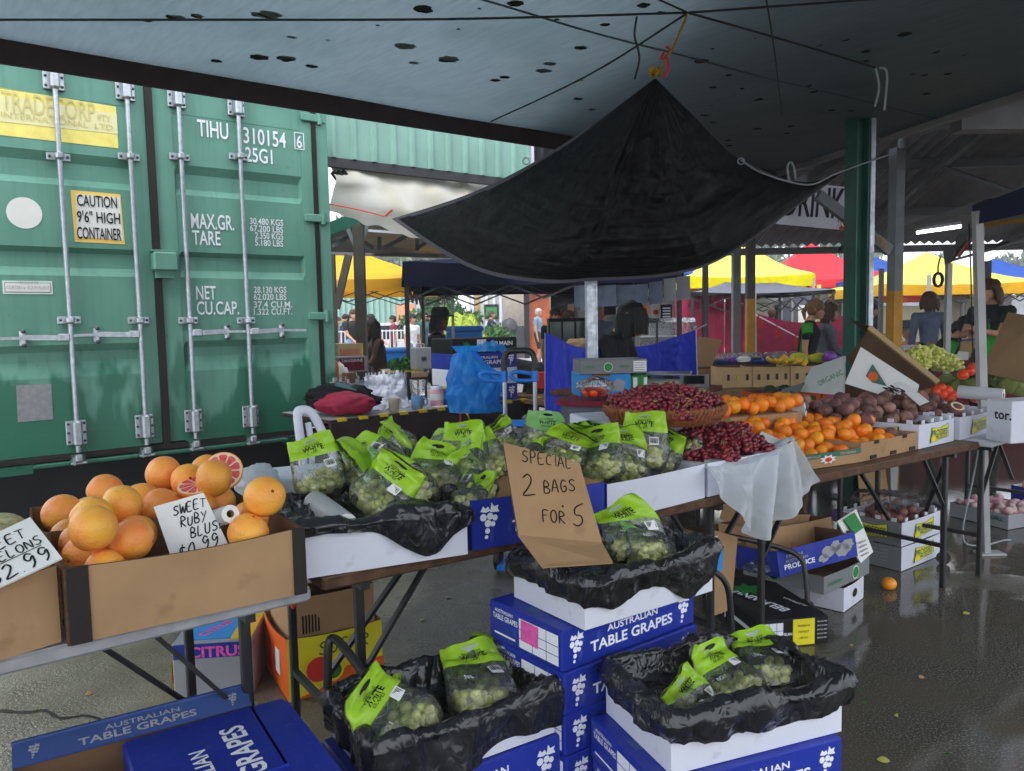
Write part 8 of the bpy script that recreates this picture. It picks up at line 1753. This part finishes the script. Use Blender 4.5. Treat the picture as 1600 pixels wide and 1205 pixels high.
# ================================================================= PEOPLE
def person(label, px, py_top, Y, h, face, top='cl_black', low='cl_navy', skin='skin', hair='hair_black', style='short', lean=0, sleeve=.5, arms=None, stride=0., shorts=False, head=0, vox=.016, build=1., sit=False, shoes='cl_black', extra=None, hat=None, skirt=None, P=None):
    """face: degrees, 0 looks at the viewer, 90 looks to picture right. arms: two (hand x, forward, height) targets"""
    k = h/1.75; P = at(px, 600, Y) if P is None else P
    base = V((P.x, P.y, 0))
    fr = lambda x, f, z: V((x, -f, z))
    hipz = .93*k if not sit else .50
    hip = fr(0, 0, hipz); L = math.radians(lean)
    def tor(f, z, x=0):           # torso frame: leans forward about the hip
        return hip+fr(x, f*math.cos(L)+z*math.sin(L), z*math.cos(L)-f*math.sin(L))
    waist = tor(0, .13*k); chest = tor(0.01, .36*k); neck = tor(.0, .52*k); b = build
    H2 = math.radians(lean*.35+head); hc = neck+fr(0, .035*k+.13*k*math.sin(L*.6+H2*.5), .155*k*math.cos(min(1.2, L*.5+H2*.5)))
    C = [(hip+V((-.08, 0, 0))*k*b, .105*k*b, hip+V((.08, 0, 0))*k*b, .105*k*b, low), (hip, .12*k*b, waist, .115*k*b, top), (waist, .115*k*b, chest, .135*k*b, top),
         (tor(0, .44*k, -.12*k*b), .075*k, tor(0, .44*k, .12*k*b), .075*k, top), (chest, .12*k*b, tor(0, .47*k), .08*k, top), (neck, .055*k, hc, .05*k, skin),
         (hc+V((0, 0, .015*k)), .088*k, hc+fr(0, .02*k, -.035*k), .07*k, skin)]
    fd = fr(0, math.cos(H2*.8), -math.sin(H2*.8))
    C += [(hc+fd*.082*k+V((0, 0, -.005)), .014*k, hc+fd*.1*k+V((0, 0, -.028*k)), .015*k, skin), (hc+fd*.05*k+V((0, 0, -.09*k)), .032*k, hc+fd*.062*k+V((0, 0, -.08*k)), .03*k, skin)]
    for s in (-1, 1): C.append((hc+V((s*.085*k, 0, -.01*k)), .014*k, hc+V((s*.09*k, .01, .02*k)), .016*k, skin))
    arms = arms or ((-.24, .06, .82), (.24, .06, .82))
    def ik(a, t, l1, l2, pole):
        d = t-a; D_ = min(d.length, (l1+l2)*.995); n = d.normalized(); t = a+n*D_; x = (l1*l1-l2*l2+D_*D_)/(2*D_); hh = math.sqrt(max(0, l1*l1-x*x)); p = (pole-n*pole.dot(n)).normalized(); return a+n*x+p*hh, t
    for s, (hx, hf, hzz) in zip((-1, 1), arms):
        sh = tor(0, .455*k, s*.185*k*b); el, wr = ik(sh, fr(hx*k, hf*k, hzz*k), .285*k, .26*k, V((s*.4, .8, -.5)))
        C += [(sh, .062*k*b, sh.lerp(el, sleeve if sleeve < 1 else 1), .05*k*b, top)]
        if sleeve < 1: C += [(sh.lerp(el, sleeve), .042*k, el, .038*k, skin), (el, .038*k, wr, .026*k, skin)]
        else: C += [(el, .05*k, wr, .038*k, top)]
        hd_ = (wr-el).normalized(); pl = wr+hd_*.055*k; C.append((wr, .024*k, pl, .034*k, skin)); sd = hd_.cross(V((0, 0, 1))); sd = sd.normalized() if sd.length > .1 else V((0, 1, 0))
        for j in range(4):
            r0 = pl+sd*(.022*(j-1.5))*k+hd_*.02*k; m1 = r0+hd_*(.04-.005*abs(j-1.3))*k+V((0, 0, -.006)); C += [(r0, .0105*k, m1, .010*k, skin), (m1, .010*k, m1+hd_*.026*k+V((0, 0, -.016*k)), .009*k, skin)]
        C.append((wr+hd_*.03*k+sd*.03*k, .011*k, wr+hd_*.065*k+sd*.055*k, .010*k, skin))
    for s in (-1, 1):
        st = s*stride; hp = hip+V((s*.09*k*b, 0, -.02))
        if sit: kn = hp+fr(0, .42*k, .0); an = kn+fr(0, .02, -.40*k)
        else: kn, an = ik(hp, fr(s*.10*k, st, .085*k+(.05 if st < 0 else 0)), .43*k, .42*k, fr(0, 1, 0))
        C += [(hp, .092*k*b, kn, .062*k*b, low)] if not shorts else [(hp, .095*k*b, hp.lerp(kn, .85), .082*k*b, low), (hp.lerp(kn, .85), .06*k, kn, .052*k, skin)]
        C += [(kn, .056*k*b, an, .042*k, low if not shorts else skin), (an+V((0, 0, -.035*k)), .042*k, an+fr(s*.01, .14*k, -.05*k), .035*k, shoes)]
    if skirt: C += [(hip, .13*k, hip+fr(0, 0, -.42*k), .21*k, skirt)]
    mb = MB(); mb.mi('skin')
    for a, ra, b_, rb, m in C:
        mb.ball(a, ra, 'skin', sub=2); mb.ball(b_, rb, 'skin', sub=2)
        if (b_-a).length > 1e-4: mb.tube([a, b_], [ra, rb], 'skin', n=12)
    tmp = mb.build('tmp'); md = tmp.modifiers.new('r', 'REMESH'); md.mode = 'VOXEL'; md.voxel_size = vox; md.use_smooth_shade = True
    sm = tmp.modifiers.new('s', 'SMOOTH'); sm.factor = .5; sm.iterations = 3
    dg = bpy.context.evaluated_depsgraph_get(); me = bpy.data.meshes.new_from_object(tmp.evaluated_get(dg)); old = tmp.data; bpy.data.objects.remove(tmp); bpy.data.meshes.remove(old)
    me.name = 'person'; me.materials.clear(); ms = []
    for c in C:
        if c[4] not in ms: ms.append(c[4]); me.materials.append(MT[c[4]])
    n = len(me.polygons); ce = np.zeros(n*3); me.polygons.foreach_get('center', ce); ce = ce.reshape(-1, 3); best = np.full(n, 1e9); idx = np.zeros(n, int)
    for a, ra, b_, rb, m in C:
        a_ = np.array(a); d = np.array(b_)-a_; l2 = max(1e-9, d@d); t = np.clip((ce-a_)@d/l2, 0, 1); ds = np.linalg.norm(ce-a_-t[:, None]*d, axis=1)-(ra+(rb-ra)*t); q = ds < best; best[q] = ds[q]; idx[q] = ms.index(m)
    me.polygons.foreach_set('material_index', idx.astype(np.int32)); me.polygons.foreach_set('use_smooth', [True]*n); me.update()
    o = link('person', me, None, T(*base) @ R(face, 'Z'), label, 'person')
    if style:
        hb = MB(); q = .098*k
        if style != 'bald':
            hb.ball(hc+V((0, .012, .03*k)), (q, q*1.08, q*.98), hair, sub=2); hb.ball(hc+V((0, .035*k, -.01*k)), (q*.93, q*.8, q*.95), hair, sub=2)
        if style in ('long', 'bob', 'over'):
            rr = random.Random(int(px)); l_ = .30*k if style == 'long' else .15*k
            for j in range(26):
                a = math.pi*(-.15+1.3*j/25); x, y = math.cos(a)*q*.93, math.sin(a)*q*.93; s0 = hc+V((x, y+.01, .02)); hb.tube([s0, s0+V((x*.2, .01, -l_*.5)), s0+V((x*.25, .02, -l_*(.8+.4*rr.random())))], [.02*k, .022*k, .008], hair, n=6)
        if style == 'over':
            for j in range(14):
                a = math.pi*(1.1+.8*j/13); x, y = math.cos(a)*q*.8, math.sin(a)*q*.8; s0 = hc+V((x, y, .05)); hb.tube([s0, s0+V((x*.2, y*.35, -.07)), s0+V((x*.2, y*.4, -.17))], [.018, .02, .008], hair, n=6)
        if style in ('bun', 'tail'):
            hb.ball(hc+V((0, .10*k, .04*k)), .035*k, hair, sub=2)
            if style == 'tail': hb.tube([hc+V((0, .1*k, .04*k)), hc+V((0, .15*k, -.03*k)), hc+V((0, .13*k, -.13*k))], [.02*k, .03*k, .01*k], hair)
        if hb.v:
            hb.v = [v+(v-hc).normalized()*(.012*nz3(v.x*22, v.y*22, v.z*9)+.010*nz3(v.x*80, v.y*80, v.z*14)) for v in hb.v]; hb.build('hair', o)
    if hat:
        hb = MB(); hb.lathe([(0, .12), (.08, .115), (.095, .08), (.1, .03), (.16 if hat != 'cap' else .105, .02), (.165 if hat != 'cap' else .105, .01), (.1, .01)], 'cl_black' if hat != 'cap' else 'cl_grey', T(*hc) @ T(0, 0, .03) @ S(k*1.1), n=20)
        if hat == 'cap': hb.box(hc+fr(0, .13*k, .05), (.13, .1, .012), 'cl_grey')
        hb.build('hat', o)
    if extra: extra(o, hc, k, fr, tor)
    return o
hh_ = lambda px, py, Y, : at(px, py, Y).z
# at the till
person('person with dark hair over the face, black jacket, bending over the till', 928, 483, 5.7, 1.62, 60, 'cl_black', 'cl_black', hair='hair_black', style='over', lean=24, head=38, sleeve=1, arms=((-.05, .50, .98), (.12, .52, .98)), vox=.011)
person('person in black and lime green polo with tied blond hair at the plywood table', 1258, 473, 9.3, 1.62, 60, 'cl_black', 'cl_black', hair='hair_blond', style='tail', lean=6, head=22, sleeve=.5, vox=.013, extra=lambda o, hc, k, fr, tor: MB().add([tor(-.03, z, -.205) for z in (.05,)]*0+[tor(.03, .08, -.135), tor(-.06, .08, -.13), tor(-.05, .36, -.165), tor(.03, .36, -.165)], [(0, 1, 2, 3)], 'cl_green').tube([tor(0, .44, -.20), tor(.03, .34, -.235)], [.066, .058], 'cl_green').build('green_panel', o))
person('person in dark grey cardigan beside the lime green polo', 1290, 482, 9.7, 1.58, 75, 'cl_grey', 'cl_navy', hair='hair_brown', style='bob', head=18, sleeve=1, arms=((-.1, .28, .95), (.12, .3, .98)), vox=.013)
person('person in black wide brimmed hat seen in silhouette near the palm', 685, 487, 8.6, 1.56, 78, 'cl_black', 'cl_black', 'skin_dark', style='bob', head=6, hat='brim', vox=.014)
person('person with long dark hair and checked skirt in shadow under the shed', 596, 488, 9.4, 1.50, -62, 'cl_brown', 'cl_check', 'skin_dark', style='long', lean=8, arms=((-.1, .42, .95), (.1, .40, 1.0)), skirt='cl_check', vox=.014)
person('person in black bending low behind the stacked cartons', 838, 520, 7.2, 1.72, -80, 'cl_black', 'cl_black', hair='hair_black', lean=78, head=-10, sleeve=1, arms=((-.1, .62, .55), (.12, .6, .6)), vox=.014)
person('person with shaved head and grey shirt behind the steel pole', 938, 486, 10.2, 1.68, 35, 'cl_greyblue', 'cl_navy', style='bald', vox=.016)
# walkers at left
person('person in white tee and blue jeans walking toward the cafe', 646, 484, 18.4, 1.66, 48, 'cl_white', 'cl_jeans', hair='hair_black', style='bun', stride=.24, vox=.018)
person('person with beard, dark open shirt over teal tee, walking with a woman', 664, 480, 18.9, 1.74, 40, 'cl_teal', 'cl_black', hair='hair_black', stride=-.2, sleeve=.7, vox=.018)
person('person in pale shirt half hidden behind the teal tee walker', 676, 487, 19.8, 1.66, 50, 'cl_white', 'cl_denim', hair='hair_brown', stride=.15, vox=.018)
person('person in black tee and light blue shorts leaning on the barrier', 555, 474, 19.0, 1.80, 35, 'cl_black', 'cl_denim', hair='hair_brown', shorts=True, arms=((-.15, .35, 1.0), (.2, .35, 1.0)), vox=.018, build=1.12)
person('person in dark top beside the light blue shorts at the barrier', 545, 480, 19.8, 1.70, -40, 'cl_navy', 'cl_black', hair='hair_black', vox=.018)
person('person in maroon top behind the dark timber post', 582, 480, 17.5, 1.66, 40, 'cl_maroon', 'cl_black', hair='hair_black', arms=((-.15, .3, 1.05), (.2, .3, 1.05)), vox=.018)
person('person in dark tee standing at the cafe counter', 769, 477, 25.0, 1.80, 80, 'cl_navy', 'cl_black', hair='hair_brown', arms=((-.15, .45, 1.0), (.2, .45, 1.0)), vox=.02)
person('person with grey hair, blue grey tee and black shorts facing the cafe', 842, 474, 25.5, 1.84, 70, 'cl_bluegrey', 'cl_black', hair='hair_grey', shorts=True, vox=.02, build=1.1, extra=lambda o, hc, k, fr, tor: MB().box(fr(.3, .0, .72), (.1, .16, .3), 'ink_green').build('green_bag', o))
person('person in black serving behind the cafe fridge', 868, 478, 12.2, 1.62, 20, 'cl_black', 'cl_black', hair='hair_black', vox=.018); person('person with red brown hair behind the display fridge', 888, 484, 12.0, 1.58, 60, 'cl_grey', 'cl_black', hair='hair_brown', style='bob', vox=.018)
person('small pedestrian in grey top far behind the dark shed post', 530, 486, 22, 1.66, 60, 'cl_grey', 'cl_jeans', hair='hair_brown', stride=.2, vox=.02); person('small pedestrian in maroon top just left of the white tee walker', 618, 488, 23, 1.68, -60, 'cl_maroon', 'cl_black', hair='hair_black', stride=.2, vox=.02); person('small pedestrian in slate top between the hat and the palm', 712, 486, 25, 1.7, -70, 'cl_slate', 'cl_navy', hair='hair_black', stride=.2, vox=.02)
# right side
person('small dark figure standing before the white panelled wall', 1203, 478, 15.2, 1.62, 20, 'cl_navy', 'cl_black', 'skin_dark', style='bald', vox=.02)
person('person in grey blue sweater seen from behind by the red banner', 1450, 464, 10.6, 1.72, 178, 'cl_greyblue', 'cl_navy', hair='hair_brown', style='bob', sleeve=1, vox=.015)
person('seated person in peach shirt and grey cap', 1420, 497, 11.5, 1.70, -70, 'cl_peach', 'cl_navy', hair='hair_grey', hat='cap', sit=True, vox=.015, P=at(1420, 600, 11.5))
person('person in black and lime green polo bending over the counter', 1446, 500, 8.8, 1.52, 60, 'cl_black', 'cl_black', hair='hair_black', style='short', lean=42, head=-2, arms=((-.1, .5, .82), (.12, .5, .82)), vox=.014, extra=lambda o, hc, k, fr, tor: MB().tube([tor(0, .38, -.20), tor(.05, .27, -.23)], [.07, .06], 'cl_green').build('green_panel', o))
person('boy in black top seated behind the counter at right', 1492, 489, 12.0, 1.72, 60, 'cl_black', 'cl_black', hair='hair_black', sit=True, vox=.016); person('small seated person holding food beside the boy', 1516, 490, 12.3, 1.68, -50, 'cl_grey', 'cl_black', hair='hair_grey', sit=True, vox=.016)
person('tall person in black and lime green polo behind the near tent leg', 1546, 449, 8.3, 1.78, -62, 'cl_black', 'cl_black', hair='hair_brown', style='bob', head=18, sleeve=.5, arms=((-.1, .40, 1.15), (.1, .4, 1.2)), vox=.012, extra=lambda o, hc, k, fr, tor: MB().add([tor(.13, .0, .03), tor(.06, .0, .12), tor(.07, .4, .12), tor(.14, .38, .05)], [(0, 1, 2, 3)], 'cl_green').build('green_panel', o))
person('person in dark clothes resting behind the green post', 1358, 474, 13.0, 1.62, 60, 'cl_black', 'cl_black', hair='hair_black', vox=.018, arms=((-.1, .4, 1.1), (.1, .4, 1.1)))
bxo('maroon covered counter with white paper at right', FB(1430, 560, 9.6, ax=(1, .05, 0), z=.0), 1.5, .6, .82, 'cl_maroon', name='counter', cat='counter'); bxo('stack of white paper sheets on the maroon counter', FB(1462, 545, 9.6, ax=(1, .05, 0), z=.82), .42, .3, .10, 'paper', name='paper_stack', cat='paper'); bxo('long wooden crate on the maroon counter', FB(1465, 530, 10.2, ax=(1, .05, 0), z=.82), .8, .25, .2, 'kraft', name='crate', cat='crate'); bxo('small white appliance on the maroon counter', FB(1412, 540, 9.5, ax=(1, .05, 0), z=.82), .22, .2, .2, 'white_card', name='appliance', cat='appliance')
for k, (px, Y) in enumerate(((1425, 11.5), (1492, 12.0), (1516, 12.3))): bxo('plastic stool under a seated person at right', T(*V((at(px, 600, Y).x-.2, Y-.15, 0))), .4, .4, .44, 'white_card', name='stool', cat='stool', group='stools at right')
# ================================================================= DAMP AIR
m = bpy.data.materials.new('haze'); m.use_nodes = True; n = m.node_tree.nodes; n.remove(n['Principled BSDF']); v = n.new('ShaderNodeVolumePrincipled')
v.inputs['Color'].default_value = (.86, .9, .95, 1); v.inputs['Density'].default_value = .004; m.node_tree.links.new(v.outputs[0], n['Material Output'].inputs['Volume']); MT['haze'] = m
o = MB(); o.box((0, 32, 5.5), (190, 90, 13), 'haze'); o.build('haze', kind='stuff')
